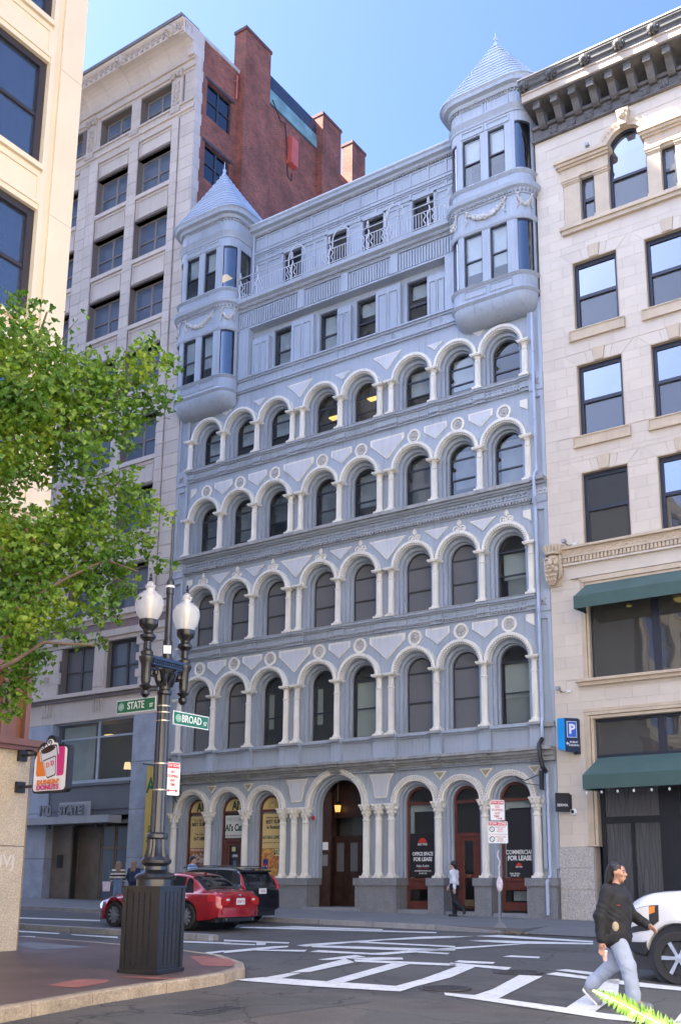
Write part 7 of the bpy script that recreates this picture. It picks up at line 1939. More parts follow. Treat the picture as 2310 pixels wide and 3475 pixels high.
    for (xa, xb, sa, sb) in D['side_glass']: patch('side_window', M_cglass, xa, xb, 6.15, 9.7, skewa=sa, skewb=sb)
    def centre_patch(nm, ma, xa, xb, j0):
        patch(nm, ma, xa, xb, j0, m_-1.001, (1,-1))
    centre_patch('windscreen', M_cglass, *D['wind'], 10.1); centre_patch('rear_window', M_cglass, *D['rear'], 10.1)
    # wheels
    for c in wx:
        for s_ in (1, -1):
            y = s_*(W-.10)
            w1 = ob('wheel', MB().lathe([(wr*.70,-.10),(wr*.93,-.11),(wr,-.08),(wr,.08),(wr*.93,.11),(wr*.70,.10)], 0, 0, 32, cap=False), M_tyre, T, loc=(c, y, wr), rot=(R(90),0,0), local=True, smooth=False)
            rim = MB().lathe([(wr*.70,-.09),(wr*.70,.105),(wr*.66,.105),(wr*.64,.06),(wr*.60,.04),(.001,.035)], 0, 0, 32, cap=False)
            hub = MB()
            for k in range(D.get('spokes', 10)):
                a = 2*pi*k/D.get('spokes', 10)
                hub.join(MB().prism([(.03,-.022),(wr*.66,-.03),(wr*.66,.03),(.03,.022)],'z',.04,.098).xf(Matrix.Rotation(a,4,'Z')))
            hub.lathe([(.065,.04),(.06,.11),(.001,.112)], 0, 0, 14)
            f_ = -1 if s_ > 0 else 1
            for mm in (rim, hub): mm.xf(Matrix.Diagonal((1,1,f_*1.0,1)))
            ob('rim_well', rim, M_plast, w1, local=True); ob('rim', hub, M_rim, w1, local=True)
            # rot about x by 90: local z -> -y
        ob('wheel_arch_liner', MB().lathe([(ar-.005,-W+.13),(ar-.005,W-.13)], 0, 0, 28).xf(Matrix.Translation((c,0,wr)) @ Matrix.Rotation(R(90),4,'X')), M_plast, T, local=True)
    # door seams and handles
    for x in D['seams']:
        patch('door_seam', M_plast, x-.006, x+.006, 1.6, 6.0, off=.004)
    for x in D['handles']: patch('door_handle', paint if D.get('hp', 1) else M_chrome, x-.09, x+.09, 4.35, 4.75, off=.03)
    # mirrors
    xm = D['mirror']; zb_ = interp(D['belt'], xm)
    for s_ in (1,-1): ob('mirror', MB().sphere((xm, s_*(W+.08), zb_+.10), .10, 10, 7, (.7,1.1,.75)).tube([(xm+.02,s_*(W-.06),zb_+.03),(xm,s_*(W+.05),zb_+.08)], .03, 6), paint, T, local=True)
    return T, patch, rows
def wheel_fix(): pass
zc_ = lambda x, y: ground_z(x, y)
RED = dict(paint=car_paint('red_metallic_paint', (.33,.008,.014), .25), L=4.55, W=1.82, wr=.335, arch=.385, wheels=(-1.42, 1.22), sill=.2,
    bot=[(-2.28,.28),(-2.0,.20),(0,.19),(1.9,.24),(2.28,.36)],
    hw=[(-2.28,.66),(-2.15,.84),(-1.9,.95),(-1.2,1.0),(1.4,1.0),(1.95,.94),(2.18,.84),(2.28,.74)],
    belt=[(-2.28,.58),(-2.1,.68),(-1.4,.80),(-.6,.87),(.6,.90),(1.6,.92),(2.1,.91),(2.28,.80)],
    top=[(-2.28,.60),(-2.1,.73),(-1.6,.88),(-1.0,.96),(-.75,1.03),(-.2,1.32),(.05,1.41),(.5,1.45),(1.0,1.40),(1.3,1.28),(1.75,1.02),(2.0,.98),(2.2,.95),(2.28,.84)],
    tw=[(-2.28,.45),(-1.9,.75),(-1.0,.80),(-.75,.80),(-.1,.66),(.5,.64),(1.1,.64),(1.75,.74),(2.1,.76),(2.28,.60)],
    side_glass=[(-.62,.28,.42,.0),(.34,1.0,.0,-.05),(1.05,1.42,-.02,-.24)], wind=(-.78,.0), rear=(1.14,1.74), seams=(-.72,.31,1.10), handles=(.15,.98), mirror=-.55, spokes=10)
rx, ry = 9.22, -9.18
RT, rp, rrows = build_car('red_sedan', 'red four-door sedan stopped on the street behind the lamp base', (rx, ry, ground_z(rx, ry)), R(-.6), RED)
rp('tail_light', M_tail, 1.92, 2.26, 3.6, 5.6, off=.010)
for s_ in (1,-1):
    tl_ = ob('tail_light', MB().prism([(s_*.71,.62),(s_*.71,.79),(s_*.62,.83),(s_*.36,.82),(s_*.40,.71),(s_*.52,.63)],'x',2.262,2.292), M_tail, RT, local=True)
    ob('reversing_lamp', MB().box(2.296,2.302,min(s_*.44,s_*.56),max(s_*.44,s_*.54),.735,.785), M_clear, tl_, local=True)
ob('number_plate', MB().box(2.285,2.30,-.16,.16,.63,.79), M_plate_w, RT, local=True)
text('5ZNP 23', mat('plate_red',(.45,.06,.05),.5), RT, (2.304,0,.705), .095, rz=R(90), bold=.02, depth=.001, sx=.8, local=True)
ob('rear_bumper', MB().prism([(2.05,-.80),(2.22,-.76),(2.33,-.55),(2.35,0),(2.33,.55),(2.22,.76),(2.05,.80)],'z',.33,.56), RED['paint'], RT, local=True, smooth=True); ob('badge', MB().sphere((2.27,0,.87), .05, 10, 6, (.3,1.2,.6)), M_chrome, RT, local=True)
ob('bumper_valance', MB().box(2.05,2.24,-.60,.60,.22,.34), M_plast, RT, local=True)
for y in (-.5,.5): ob('exhaust', MB().tube([(2.0,y,.27),(2.27,y,.27)], .035, 8), M_chrome, RT, local=True)
rp('head_light', M_clear, -2.20, -1.92, 3.8, 6.2, off=.008); ob('aerial', MB().prism([(.95,1.42),(1.08,1.405),(1.06,1.455)],'y',-.012,.012), RED['paint'], RT, local=True)
BLK = dict(paint=car_paint('black_car_paint', (.008,.009,.013), .0, .18), L=4.62, W=1.86, wr=.36, arch=.42, wheels=(-1.42, 1.28), sill=.25,
    bot=[(-2.31,.32),(-2.0,.24),(0,.23),(1.9,.28),(2.31,.40)],
    hw=[(-2.31,.68),(-2.15,.86),(-1.9,.96),(-1.2,1.0),(1.5,1.0),(2.1,.95),(2.31,.84)],
    belt=[(-2.31,.66),(-2.1,.80),(-1.4,.94),(-.6,1.02),(.6,1.06),(1.6,1.10),(2.1,1.12),(2.31,.98)],
    top=[(-2.31,.68),(-2.1,.84),(-1.6,1.02),(-1.0,1.10),(-.85,1.16),(-.35,1.48),(-.1,1.60),(.4,1.67),(1.2,1.66),(1.8,1.62),(1.98,1.54),(2.2,1.22),(2.27,1.08),(2.31,1.0)],
    tw=[(-2.31,.45),(-1.9,.75),(-1.0,.82),(-.85,.82),(-.1,.70),(.5,.69),(1.6,.69),(1.98,.70),(2.2,.78),(2.31,.70)],
    side_glass=[(-.62,.22,.38,.0),(.28,1.12,.0,-.02),(1.18,1.82,-.02,-.10)], wind=(-.88,-.16), rear=(1.86,2.2), seams=(-.72,.25,1.16), handles=(.1,1.0), mirror=-.58, spokes=5)
bx_, by_ = 7.62, -6.42
BT, bp2, _ = build_car('black_suv', 'black hatchback SUV parked at the kerb beyond the red sedan', (bx_, by_, ground_z(bx_, by_)), 0, BLK)
for s_ in (1,-1): ob('tail_light', MB().tube([(2.07,s_*.70,1.42),(2.17,s_*.755,1.25),(2.255,s_*.79,1.05),(2.27,s_*.72,.98)], [.025,.045,.05,.03], 8), M_tail, BT, local=True, smooth=True)
ob('number_plate', MB().box(2.315,2.33,-.16,.16,.86,1.02), M_plate_w, BT, local=True); text('1DX 8', MATS['plate_red'], BT, (2.334,0,.935), .09, rz=R(90), bold=.02, depth=.001, sx=.85, local=True)
ob('roof_spoiler', MB().prism([(1.80,1.62),(2.12,1.56),(2.10,1.50),(1.85,1.54)],'y',-.62,.62), BLK['paint'], BT, local=True)
ob('badge', MB().box(2.29,2.31,-.06,-.03,1.10,1.20).box(2.29,2.31,.03,.06,1.10,1.20).box(2.29,2.31,-.03,.03,1.135,1.165), M_chrome, BT, local=True)
ob('roof_rail', MB().tube([(-.2,.66,1.64),(.0,.66,1.70),(1.6,.66,1.69),(1.75,.66,1.63)], .018, 6), M_plast, BT, local=True); ob('roof_rail', MB().tube([(-.2,-.66,1.64),(.0,-.66,1.70),(1.6,-.66,1.69),(1.75,-.66,1.63)], .018, 6), M_plast, BT, local=True)
BT.scale = (1,1,.95)
bp2('window_trim', M_chrome, -.3, 1.8, 9.75, 9.98, off=.012)
for y in (-.55,.55): ob('reflector', MB().box(2.29,2.305,y-.12,y+.12,.46,.50), M_tail, BT, local=True)
WHT = dict(paint=car_paint('white_car_paint', (.60,.605,.61), .0, .25), L=4.85, W=1.92, wr=.40, arch=.50, wheels=(-1.53, 1.26), sill=.35,
    bot=[(-2.42,.50),(-2.15,.42),(-1.9,.40),(0,.40),(2.0,.42),(2.42,.55)],
    hw=[(-2.42,.70),(-2.28,.84),(-2.05,.94),(-1.5,1.0),(1.5,1.0),(2.2,.96),(2.42,.86)],
    belt=[(-2.42,1.00),(-2.25,1.16),(-1.9,1.24),(-1.0,1.28),(.6,1.30),(1.6,1.32),(2.42,1.30)],
    top=[(-2.42,1.05),(-2.3,1.24),(-1.9,1.37),(-1.2,1.42),(-.95,1.48),(-.5,1.78),(-.2,1.90),(.6,1.93),(1.6,1.92),(2.1,1.88),(2.36,1.40),(2.42,1.32)],
    tw=[(-2.42,.60),(-1.9,.84),(-1.0,.86),(-.5,.76),(.5,.74),(1.6,.74),(2.1,.74),(2.42,.78)],
    side_glass=[(-.62,.22,.30,.0),(.28,1.2,.0,-.02),(1.26,2.0,-.02,-.06)], wind=(-.92,-.24), rear=(2.12,2.36), seams=(-.78,.25,1.2), handles=(.1,1.05), mirror=-.66, spokes=6)
wx_, wy_ = 25.93, -13.15
WT, wp, _ = build_car('white_suv', 'white SUV entering at the right edge behind the walking man', (wx_, wy_, ground_z(wx_, wy_)), R(1), WHT)
wp('lamp_surround', M_plast, -2.38, -1.80, 3.15, 4.5, off=.008, skewb=.0, skewa=.0); wp('head_light', M_clear, -2.34, -1.96, 3.4, 4.35, off=.014); wp('turn_lens', M_amber, -1.96, -1.86, 3.75, 4.25, off=.014)
wp('lower_bumper', M_plast, -2.35, -2.02, .4, 2.6, off=.012)
ob('grille', MB().box(-2.46,-2.40,-.55,.55,.78,1.10), M_plast, WT, local=True)
for x in (.32,.36): pass
# ================================================================ people: bodies grown from a skeleton as one smooth surface
import numpy as np
def surfnet(f, lo, hi, h):
    lo = np.array(lo, float); hi = np.array(hi, float)
    n = np.ceil((hi-lo)/h).astype(int)+1
    ax = [lo[i]+h*np.arange(n[i]) for i in range(3)]
    X, Y, Z = np.meshgrid(*ax, indexing='ij')
    V = f(X.astype(np.float32), Y.astype(np.float32), Z.astype(np.float32))
    ins = V < 0
    c = [(0,0,0),(1,0,0),(0,1,0),(1,1,0),(0,0,1),(1,0,1),(0,1,1),(1,1,1)]
    sl = lambda A, o: A[o[0]:A.shape[0]-1+o[0], o[1]:A.shape[1]-1+o[1], o[2]:A.shape[2]-1+o[2]]
    s = sum(sl(ins, o).astype(np.int8) for o in c)
    act = (s > 0) & (s < 8)
    idx = -np.ones(act.shape, int); ijk = np.argwhere(act); idx[act] = np.arange(len(ijk))
    acc = np.zeros((len(ijk), 3)); cnt = np.zeros(len(ijk))
    corner = np.stack([sl(V, o)[act] for o in c], 1)
    for a in range(8):
        for b in range(a+1, 8):
            d = np.array(c[b])-np.array(c[a])
            if abs(d).sum() != 1: continue
            va, vb = corner[:, a], corner[:, b]; m = (va < 0) != (vb < 0)
            t = np.where(m, va/(va-vb+1e-12), 0)[:, None]
            acc += np.where(m[:, None], np.array(c[a])+t*d, 0); cnt += m
    verts = lo+h*(ijk+acc/cnt[:, None])
    quads = []
    for axn in range(3):
        o = [0,0,0]; o[axn] = 1
        A = ins[:-1, :, :] if axn == 0 else (ins[:, :-1, :] if axn == 1 else ins[:, :, :-1])
        B = ins[1:, :, :] if axn == 0 else (ins[:, 1:, :] if axn == 1 else ins[:, :, 1:])
        ch = np.argwhere(A != B); u, v = [(1,2),(2,0),(0,1)][axn]
        ok = np.all(ch > 0, axis=1) & (ch[:, u] < idx.shape[u]) & (ch[:, v] < idx.shape[v]) & (ch[:, axn] < idx.shape[axn]); ch = ch[ok]
        eu = np.zeros(3, int); eu[u] = 1; ev = np.zeros(3, int); ev[v] = 1
        g_ = lambda q: idx[q[:, 0], q[:, 1], q[:, 2]]
        q = np.stack([g_(ch-eu-ev), g_(ch-ev), g_(ch), g_(ch-eu)], 1)
        fl = A[ch[:, 0], ch[:, 1], ch[:, 2]]
        q = np.where(fl[:, None], q, q[:, ::-1]); quads.append(q)
    q = np.concatenate(quads); q = q[(q >= 0).all(1)]
    return verts, q
def sdf(prims, k=.03, wob=None):
    """smooth union of round cones: (a, b, ra, rb[, squash axis vector scale])"""
    def f(X, Y, Z):
        out = None
        for p in prims:
            a, b, ra, rb = p[:4]; sc = p[4] if len(p) > 4 else (1,1,1)
            ax, ay, az = a; bx, by, bz = b
            dx, dy, dz = bx-ax, by-ay, bz-az; L2 = dx*dx+dy*dy+dz*dz+1e-9
            px, py, pz = X-ax, Y-ay, Z-az
            t = np.clip((px*dx+py*dy+pz*dz)/L2, 0, 1)
            qx, qy, qz = (px-t*dx)/sc[0], (py-t*dy)/sc[1], (pz-t*dz)/sc[2]
            d = (np.sqrt(qx*qx+qy*qy+qz*qz)-(ra+(rb-ra)*t))*min(sc)
            if out is None: out = d
            else:
                hh = np.clip(.5+.5*(out-d)/k, 0, 1); out = out*(1-hh)+d*hh-k*hh*(1-hh)
        if wob is not None: out = out+wob(X, Y, Z)
        return out
    return f
def grow(name, prims, ma, par, h=.014, k=.03, wob=None, pad=.06):
    pts = np.array([p[i] for p in prims for i in (0, 1)]); rm = max(max(p[2], p[3])*max(p[4] if len(p) > 4 else (1,1,1)) for p in prims)
    v, q = surfnet(sdf(prims, k, wob), pts.min(0)-rm-pad, pts.max(0)+rm+pad, h)
    me = bpy.data.meshes.new(name); me.from_pydata(v.tolist(), [], q.tolist()); me.polygons.foreach_set('use_smooth', [True]*len(me.polygons)); me.update()
    return ob(name, me, ma, par, local=True)
M_skin = mat('skin', (.42,.22,.14), .5, var=.08, nscale=12); M_skin2 = mat('skin_light', (.55,.34,.25), .5, var=.06, nscale=12)
M_hairb = mat('black_hair', (.010,.008,.008), .45, var=.4, nscale=40)
def L3(a, b, t): return tuple(a[i]+(b[i]-a[i])*t for i in range(3))
def hand(w_, fwd, down, curl, side, r=.0105, spread=1.0):
    """palm and five fingers; w_: wrist, fwd: direction fingers point, side: thumb side"""
    F = Vector(down).normalized(); S = Vector(side); S = (S-F*S.dot(F)).normalized(); Nn = F.cross(S)
    w_ = Vector(w_); out = [(tuple(w_), tuple(w_+F*.05), .026, .030), (tuple(w_+F*.02+S*.015), tuple(w_+F*.085+S*.02), .018, .016), (tuple(w_+F*.02-S*.015), tuple(w_+F*.085-S*.022), .018, .015)]
    for k, (o, l) in enumerate(((.030,.070),(.010,.080),(-.010,.074),(-.030,.056))):
        b0 = w_+F*.085+S*o; c1 = curl*(.5+.12*k)
        d1 = (F*math.cos(c1)+Nn*math.sin(c1)); p1 = b0+d1*l*.5; d2 = (F*math.cos(c1*2)+Nn*math.sin(c1*2)); p2 = p1+d2*l*.5
        out += [(tuple(b0), tuple(p1), r*1.1, r), (tuple(p1), tuple(p2), r, r*.85)]
    t0 = w_+F*.025+S*.03; t1 = t0+(F*.6+S*.7+Nn*.3).normalized()*.04; t2 = t1+(F*.8+S*.15+Nn*.5).normalized()*.035
    out += [(tuple(t0), tuple(t1), r*1.35, r*1.15), (tuple(t1), tuple(t2), r*1.15, r*.9)]
    return out
def head_prims(c, f=(1,0,0)):
    x, y, z = c
    P = [((x-.015,y,z+.035),(x-.005,y,z+.03),.092,.09,(1.08,.88,1.08)), ((x+.035,y,z-.03),(x+.045,y,z-.055),.062,.055,(1,.95,1.1)), ((x+.062,y,z-.085),(x+.066,y,z-.088),.030,.028,(1,1.2,.9)),
         ((x+.088,y,z+.015),(x+.112,y,z-.018),.010,.016), ((x+.104,y-.012,z-.022),(x+.104,y+.012,z-.022),.011,.011), ((x+.078,y-.035,z+.032),(x+.078,y+.035,z+.032),.016,.016),
         ((x+.084,y-.02,z-.05),(x+.084,y+.02,z-.05),.010,.010), ((x+.062,y-.045,z-.01),(x+.062,y-.045,z-.012),.03,.03), ((x+.062,y+.045,z-.01),(x+.062,y+.045,z-.012),.03,.03)]
    for s in (-1, 1): P.append(((x-.005,y+s*.083,z+.015),(x-.01,y+s*.085,z-.02),.020,.014,(1,.5,1)))
    return P
def face_bits(par, c, beard=False):
    x, y, z = c
    for s in (-1, 1):
        ob('eye', MB().sphere((x+.086, y+s*.033, z+.012), .0115, 8, 6), mat('eye_dark', (.03,.02,.018), .2), par, local=True)
        ob('eyebrow', MB().tube([(x+.094,y+s*.016,z+.036),(x+.092,y+s*.034,z+.040),(x+.080,y+s*.052,z+.034)], .006, 5), M_hairb, par, local=True)
    ob('mouth', MB().tube([(x+.082,y-.024,z-.053),(x+.0945,y,z-.050),(x+.082,y+.024,z-.053)], .005, 5), mat('lips', (.30,.11,.09), .5), par, local=True)
    if beard:
        g = MB()
        g.tube([(x+.088,y-.026,z-.040),(x+.101,y,z-.036),(x+.088,y+.026,z-.040)], .007, 5); g.sphere((x+.085,y,z-.088), .022, 8, 6, (.9,1.2,1.1))
        ob('beard', g, M_hairb, par, local=True)
def person(label, loc, rz, J, top, bottom, shoe, hairs, h=.014, skin=M_skin, sole=None, scale=1.0, fingers=True, bulk=1.0, hem=.80, beard=False, wob_t=None, sleeves=True, baggy=1.0):
    T = thing('person', label, 'person', loc, rz); T.scale = (scale,)*3
    pel, ch, nk, hd = J['pelvis'], J['chest'], J['neck'], J['head']
    body = [(pel, L3(pel,ch,.5), .13, .115, (.85,1.1,1)), (L3(pel,ch,.5), ch, .115, .135, (.85,1.15,1)), (ch, nk, .11, .06, (.9,1.3,1)), (nk, L3(nk,hd,.7), .055, .052)] + head_prims(hd)
    for s in ('r','l'):
        hp, kn, an, to, sh, el, wr = [J[s+q] for q in ('hip','knee','ankle','toe','sho','elb','wri')]
        body += [(hp, kn, .085, .058), (kn, L3(kn,an,.35), .056, .058), (L3(kn,an,.35), an, .058, .036), (an, to, .04, .03, (1,.9,.8)), (L3(ch,sh,.4), sh, .08, .062), (sh, el, .054, .042), (el, wr, .042, .027)]
        sd = J.get(s+'thumb', (1,0,0))
        body += hand(wr, None, tuple(Vector(wr)-Vector(el)) if s+'hdir' not in J else J[s+'hdir'], J.get(s+'curl',.5), sd, r=.0105 if fingers else .014)
    B_ = grow('body', body, skin, T, h=h if not fingers else min(h, .0105), k=.012)
    face_bits(B_, hd, beard)
    # trousers
    tr = [(tuple(Vector(pel)+Vector((0,-.06,.02))), tuple(Vector(pel)+Vector((0,.06,.02))), .135*baggy**.5, .135*baggy**.5, (.95,1,1))]
    for s in ('r','l'):
        hp, kn, an = J[s+'hip'], J[s+'knee'], J[s+'ankle']
        tr += [(hp, kn, .105*baggy**.6, .078*baggy), (kn, L3(kn,an,.88), .078*baggy, .062*baggy), (L3(kn,an,.8), L3(kn,an,.93), .068*baggy, .060*baggy)]
    grow('trousers', tr, bottom, T, h=h, k=.03, wob=lambda X, Y, Z: (.0035*np.sin(33*Z+21*X+5*np.sin(17*Z+11*Y+4*X))+.003*np.sin(19*Z-27*X+15*Y+3*np.sin(23*X)))*np.clip(1.15-Z, .2, 1))
    # top garment
    wd = (1.0,1.30,1) if bulk > 1.1 else (.88,1.08,1)
    gt = [((pel[0],pel[1],hem+.10), ch, .150*bulk, .160*bulk, wd), (ch, L3(ch,nk,.75), .150*bulk, .09, (.9,1.2,1)), ((pel[0],pel[1],hem+.05),(pel[0],pel[1],hem+.10), .155*bulk, .150*bulk, (wd[0],wd[1],.5))]
    for s in ('r','l'):
        sh, el, wr = J[s+'sho'], J[s+'elb'], J[s+'wri']
        gt += [(L3(ch,sh,.5), sh, .105*bulk, .082*bulk), (sh, el, .078*bulk, .066*bulk), (el, L3(el,wr,.90), .066*bulk, .050*bulk)] if sleeves else [(L3(ch,sh,.5), sh, .10, .08), (sh, L3(sh,el,.6), .075, .065)]
    wt = wob_t or (lambda X, Y, Z: .0035*np.sin(23*Z+29*X+6*np.sin(13*Z+9*Y)+18*Y)+.003*np.sin(-31*Z+17*X+21*Y+4*np.sin(15*X)))
    grow('jacket' if bulk > 1.1 else 'shirt', gt, top, T, h=h, k=.035, wob=wt)
    for s in ('r','l'):
        an, to = J[s+'ankle'], J[s+'toe']; hl = J.get(s+'heel', (an[0]-.05, an[1], an[2]-.05))
        d = Vector(to)-Vector(hl)
        so_ = grow('shoe', [(hl, to, .048, .044, (1,1,.95)), (L3(hl,to,.2), an, .05, .052), (L3(hl,to,.5), to, .05, .045)], shoe, T, h=min(h,.012), k=.02)
        if sole: 
            nrm = Vector((0,0,-1)) if abs(d.z) < .05 else d.cross(Vector((0,1,0))).normalized(); nrm = nrm if nrm.z < 0 else -nrm
            a = Vector(hl)+nrm*.032; b = Vector(to)+nrm*.03
            grow('sole', [(tuple(a), tuple(b), .047, .045, (1.05,1.02,.45) if abs(d.z) < .05 else (.8,1,.7))], sole, so_, h=.011, k=.01)
    for nm, pr, m_ in hairs: grow(nm, pr, m_, T, h=min(h,.012), k=.02, wob=lambda X, Y, Z: .004*np.sin(120*Y+40*X)+.003*np.sin(90*X+60*Z))
    return T
# --- the man crossing the street
gx, gy = 24.60, -17.22
J = dict(pelvis=(0,0,.93), chest=(.02,0,1.30), neck=(.03,0,1.49), head=(.06,0,1.635),
    rhip=(.01,-.09,.90), rknee=(.17,-.11,.51), rankle=(.235,-.11,.10), rtoe=(.42,-.125,.045), rheel=(.20,-.11,.05),
    lhip=(-.01,.09,.90), lknee=(-.10,.10,.50), lankle=(-.41,.10,.235), ltoe=(-.30,.10,.05), lheel=(-.45,.10,.20),
    rsho=(-.01,-.20,1.40), relb=(-.10,-.28,1.11), rwri=(-.10,-.28,.80), rhdir=(.05,-.02,-1), rthumb=(1,-.2,0), rcurl=.45,
    lsho=(.01,.20,1.40), lelb=(.10,.29,1.13), lwri=(.33,.27,.99), lhdir=(.8,-.05,-.45), lthumb=(.2,-.6,.6), lcurl=.5)
M_jk = mat('black_fleece', (.012,.012,.014), .8, var=.25, nscale=9, fine=.3); M_sw2 = mat('grey_blue_sweatpants', (.30,.34,.42), .85, var=.1, nscale=6)
hz = J['head']
hairs = [('hair', [((hz[0]-.035,0,hz[2]+.055),(hz[0]-.02,0,hz[2]+.06),.098,.096,(1.02,.92,1)), ((hz[0]-.075,0,hz[2]+.02),(hz[0]-.10,0,hz[2]-.07),.075,.07), ((hz[0]-.10,-.02,hz[2]-.05),(hz[0]-.13,-.03,hz[2]-.17),.055,.035), ((hz[0]-.12,.03,hz[2]-.05),(hz[0]-.16,.02,hz[2]-.19),.035,.018), ((hz[0]-.14,-.03,hz[2]-.10),(hz[0]-.19,-.04,hz[2]-.20),.022,.012)], M_hairb)]
MN = person('man in black jacket and grey-blue sweatpants striding across the crosswalk', (gx, gy, ground_z(gx, gy, .014)), R(2), J, M_jk, M_sw2, mat('grey_trainer', (.16,.16,.17), .6, var=.3, nscale=20), hairs, h=.013, sole=mat('white_sole', (.68,.68,.66), .6), bulk=1.20, hem=.77, beard=True, baggy=1.28)
grow('hood', [((-.07,-.10,1.44),(-.07,.10,1.44),.07,.07), ((-.02,-.13,1.43),(.06,-.10,1.38),.05,.035), ((-.02,.13,1.43),(.06,.10,1.38),.05,.035)], M_jk, MN, h=.013)
ob('collar_lining', MB().tube([(.07,-.10,1.45),(.13,-.085,1.39),(.17,-.06,1.32),(.18,-.04,1.25)], [.024,.024,.018,.008], 6), mat('grey_lining', (.10,.10,.11), .8), MN, local=True)
ob('tear_patch', MB().join(MB().sphere((0,0,0),.05,8,6,(.9,.25,1.2))).xf(Matrix.Translation((.075,-.232,.99))), mat('tan_patch', (.42,.32,.20), .8, var=.3, nscale=30), MN, local=True)
ob('chest_mark', MB().box(.10,.14,-.235,-.205,1.24,1.252), mat('dull_red', (.3,.05,.04), .6), MN, local=True)
grow('cargo_pocket', [((.11,-.205,.66),(.14,-.205,.56),.05,.05,(.9,.45,1.1))], M_sw2, MN, h=.012)
dr = MB(); rr_ = random.Random(9)
for k in range(46):
    a_ = rr_.uniform(1.9,4.4); x_, y_ = hz[0]-.02+.095*math.cos(a_), .088*math.sin(a_); l_ = rr_.uniform(.12,.26)
    dr.tube([(x_,y_,hz[2]+rr_.uniform(-.02,.06)),(x_-.02,y_*1.1,hz[2]-.06),(x_-.03-rr_.uniform(0,.04),y_*1.1+rr_.uniform(-.02,.02),hz[2]-.05-l_*.6),(x_-.02-rr_.uniform(0,.07),y_+rr_.uniform(-.03,.03),hz[2]-.04-l_)], [.011,.012,.010,.004], 5)
ob('hair_strands', dr, M_hairb, MN, local=True)
cup_ = thing('drink_cup', 'small clear pinkish cup held low by the walking man', 'cup', (0,0,0))
cx_ = Matrix.Translation(MN.location) @ Matrix.Rotation(MN.rotation_euler.z,4,'Z') @ Vector((-.068,-.262,.64))
ob('cup_body', MB().lathe([(.026,-.07),(.034,.05),(.034,.055),(.03,.05),(.022,-.06)], cx_.x, cx_.y, 16, cx_.z), mat('pinkish_plastic', (.62,.42,.38), .25, var=.2, nscale=20), cup_); cup_.location = (0,0,0)
ob('cup_lid', MB().lathe([(.036,.05),(.036,.06),(.02,.065)], cx_.x, cx_.y, 16, cx_.z), MATS['white_paper'], cup_)
# --- woman passing the blue building
Jw = dict(pelvis=(0,0,.92), chest=(.0,0,1.26), neck=(.01,0,1.44), head=(.03,0,1.575),
    rhip=(0,-.08,.90), rknee=(.03,-.09,.48), rankle=(.04,-.09,.08), rtoe=(.20,-.09,.035), lhip=(0,.08,.90), lknee=(-.05,.09,.47), lankle=(-.33,.09,.24), ltoe=(-.36,.09,.12), lheel=(-.30,.09,.28),
    rsho=(0,-.17,1.36), relb=(.10,-.21,1.10), rwri=(.24,-.20,.92), rhdir=(.5,0,-.8), lsho=(0,.17,1.36), lelb=(-.10,.22,1.10), lwri=(-.10,.24,.86))
M_blouse = mat('white_blouse', (.66,.66,.67), .7, var=.05); M_blkp = mat('black_trousers', (.013,.013,.016), .8); M_blks = mat('black_shoe', (.012,.011,.011), .4)
hw_ = Jw['head']; hr = [('hair', [((hw_[0]-.03,0,hw_[2]+.05),(hw_[0]-.02,0,hw_[2]+.055),.10,.098), ((hw_[0]-.07,0,hw_[2]),(hw_[0]-.08,0,hw_[2]-.08),.07,.05)], mat('dark_brown_hair', (.022,.013,.01), .5))]
person('woman in white shirt and black trousers walking past the red door', (13.26, -.98, gz(13.26)+.0-.004), R(180+8), Jw, M_blouse, M_blkp, M_blks, hr, h=.018, skin=M_skin2, fingers=False, hem=.93, baggy=1.12)
# --- two girls by the office entrance, seen from behind
Jg = dict(pelvis=(0,0,.92), chest=(.0,0,1.24), neck=(.01,0,1.42), head=(.02,0,1.55),
    rhip=(0,-.08,.90), rknee=(.02,-.09,.48), rankle=(0,-.09,.08), rtoe=(.18,-.10,.035), lhip=(0,.08,.90), lknee=(.0,.09,.48), lankle=(-.03,.09,.08), ltoe=(.15,.10,.035),
    rsho=(0,-.17,1.34), relb=(.02,-.26,1.08), rwri=(.12,-.22,.88), lsho=(0,.17,1.34), lelb=(.02,.26,1.08), lwri=(.12,.22,.88))
def striped(name, c1, c2, sc):
    m = mat(name, c1, .85, var=.05); t = m.node_tree; N = t.nodes; b = N['Principled BSDF']; geo = N.new('ShaderNodeNewGeometry'); sp = N.new('ShaderNodeSeparateXYZ'); t.links.new(geo.outputs['Position'], sp.inputs[0])
    mu = N.new('ShaderNodeMath'); mu.operation = 'MULTIPLY'; mu.inputs[1].default_value = sc; t.links.new(sp.outputs[2], mu.inputs[0]); sn = N.new('ShaderNodeMath'); sn.operation = 'SINE'; t.links.new(mu.outputs[0], sn.inputs[0])
    gt = N.new('ShaderNodeMath'); gt.operation = 'GREATER_THAN'; gt.inputs[1].default_value = .1; t.links.new(sn.outputs[0], gt.inputs[0])
    mx = N.new('ShaderNodeMix'); mx.data_type = 'RGBA'; t.links.new(gt.outputs[0], mx.inputs[0]); mx.inputs[6].default_value = (*c1,1); mx.inputs[7].default_value = (*c2,1); t.links.new(mx.outputs[2], b.inputs['Base Color']); return m
M_str = striped('striped_jumper', (.62,.58,.54), (.03,.03,.035), 48)
M_jean = mat('blue_jeans', (.16,.24,.38), .8, var=.15, nscale=8); M_blond = mat('light_brown_hair', (.22,.14,.075), .5, var=.3, nscale=30)
hg = Jg['head']; lh = lambda l: [('hair', [((hg[0]-.03,0,hg[2]+.045),(hg[0]-.02,0,hg[2]+.05),.102,.10), ((hg[0]-.06,0,hg[2]-.02),(hg[0]-.09,0,hg[2]-l),.09,.10,(.7,1.15,1))], M_blond)]
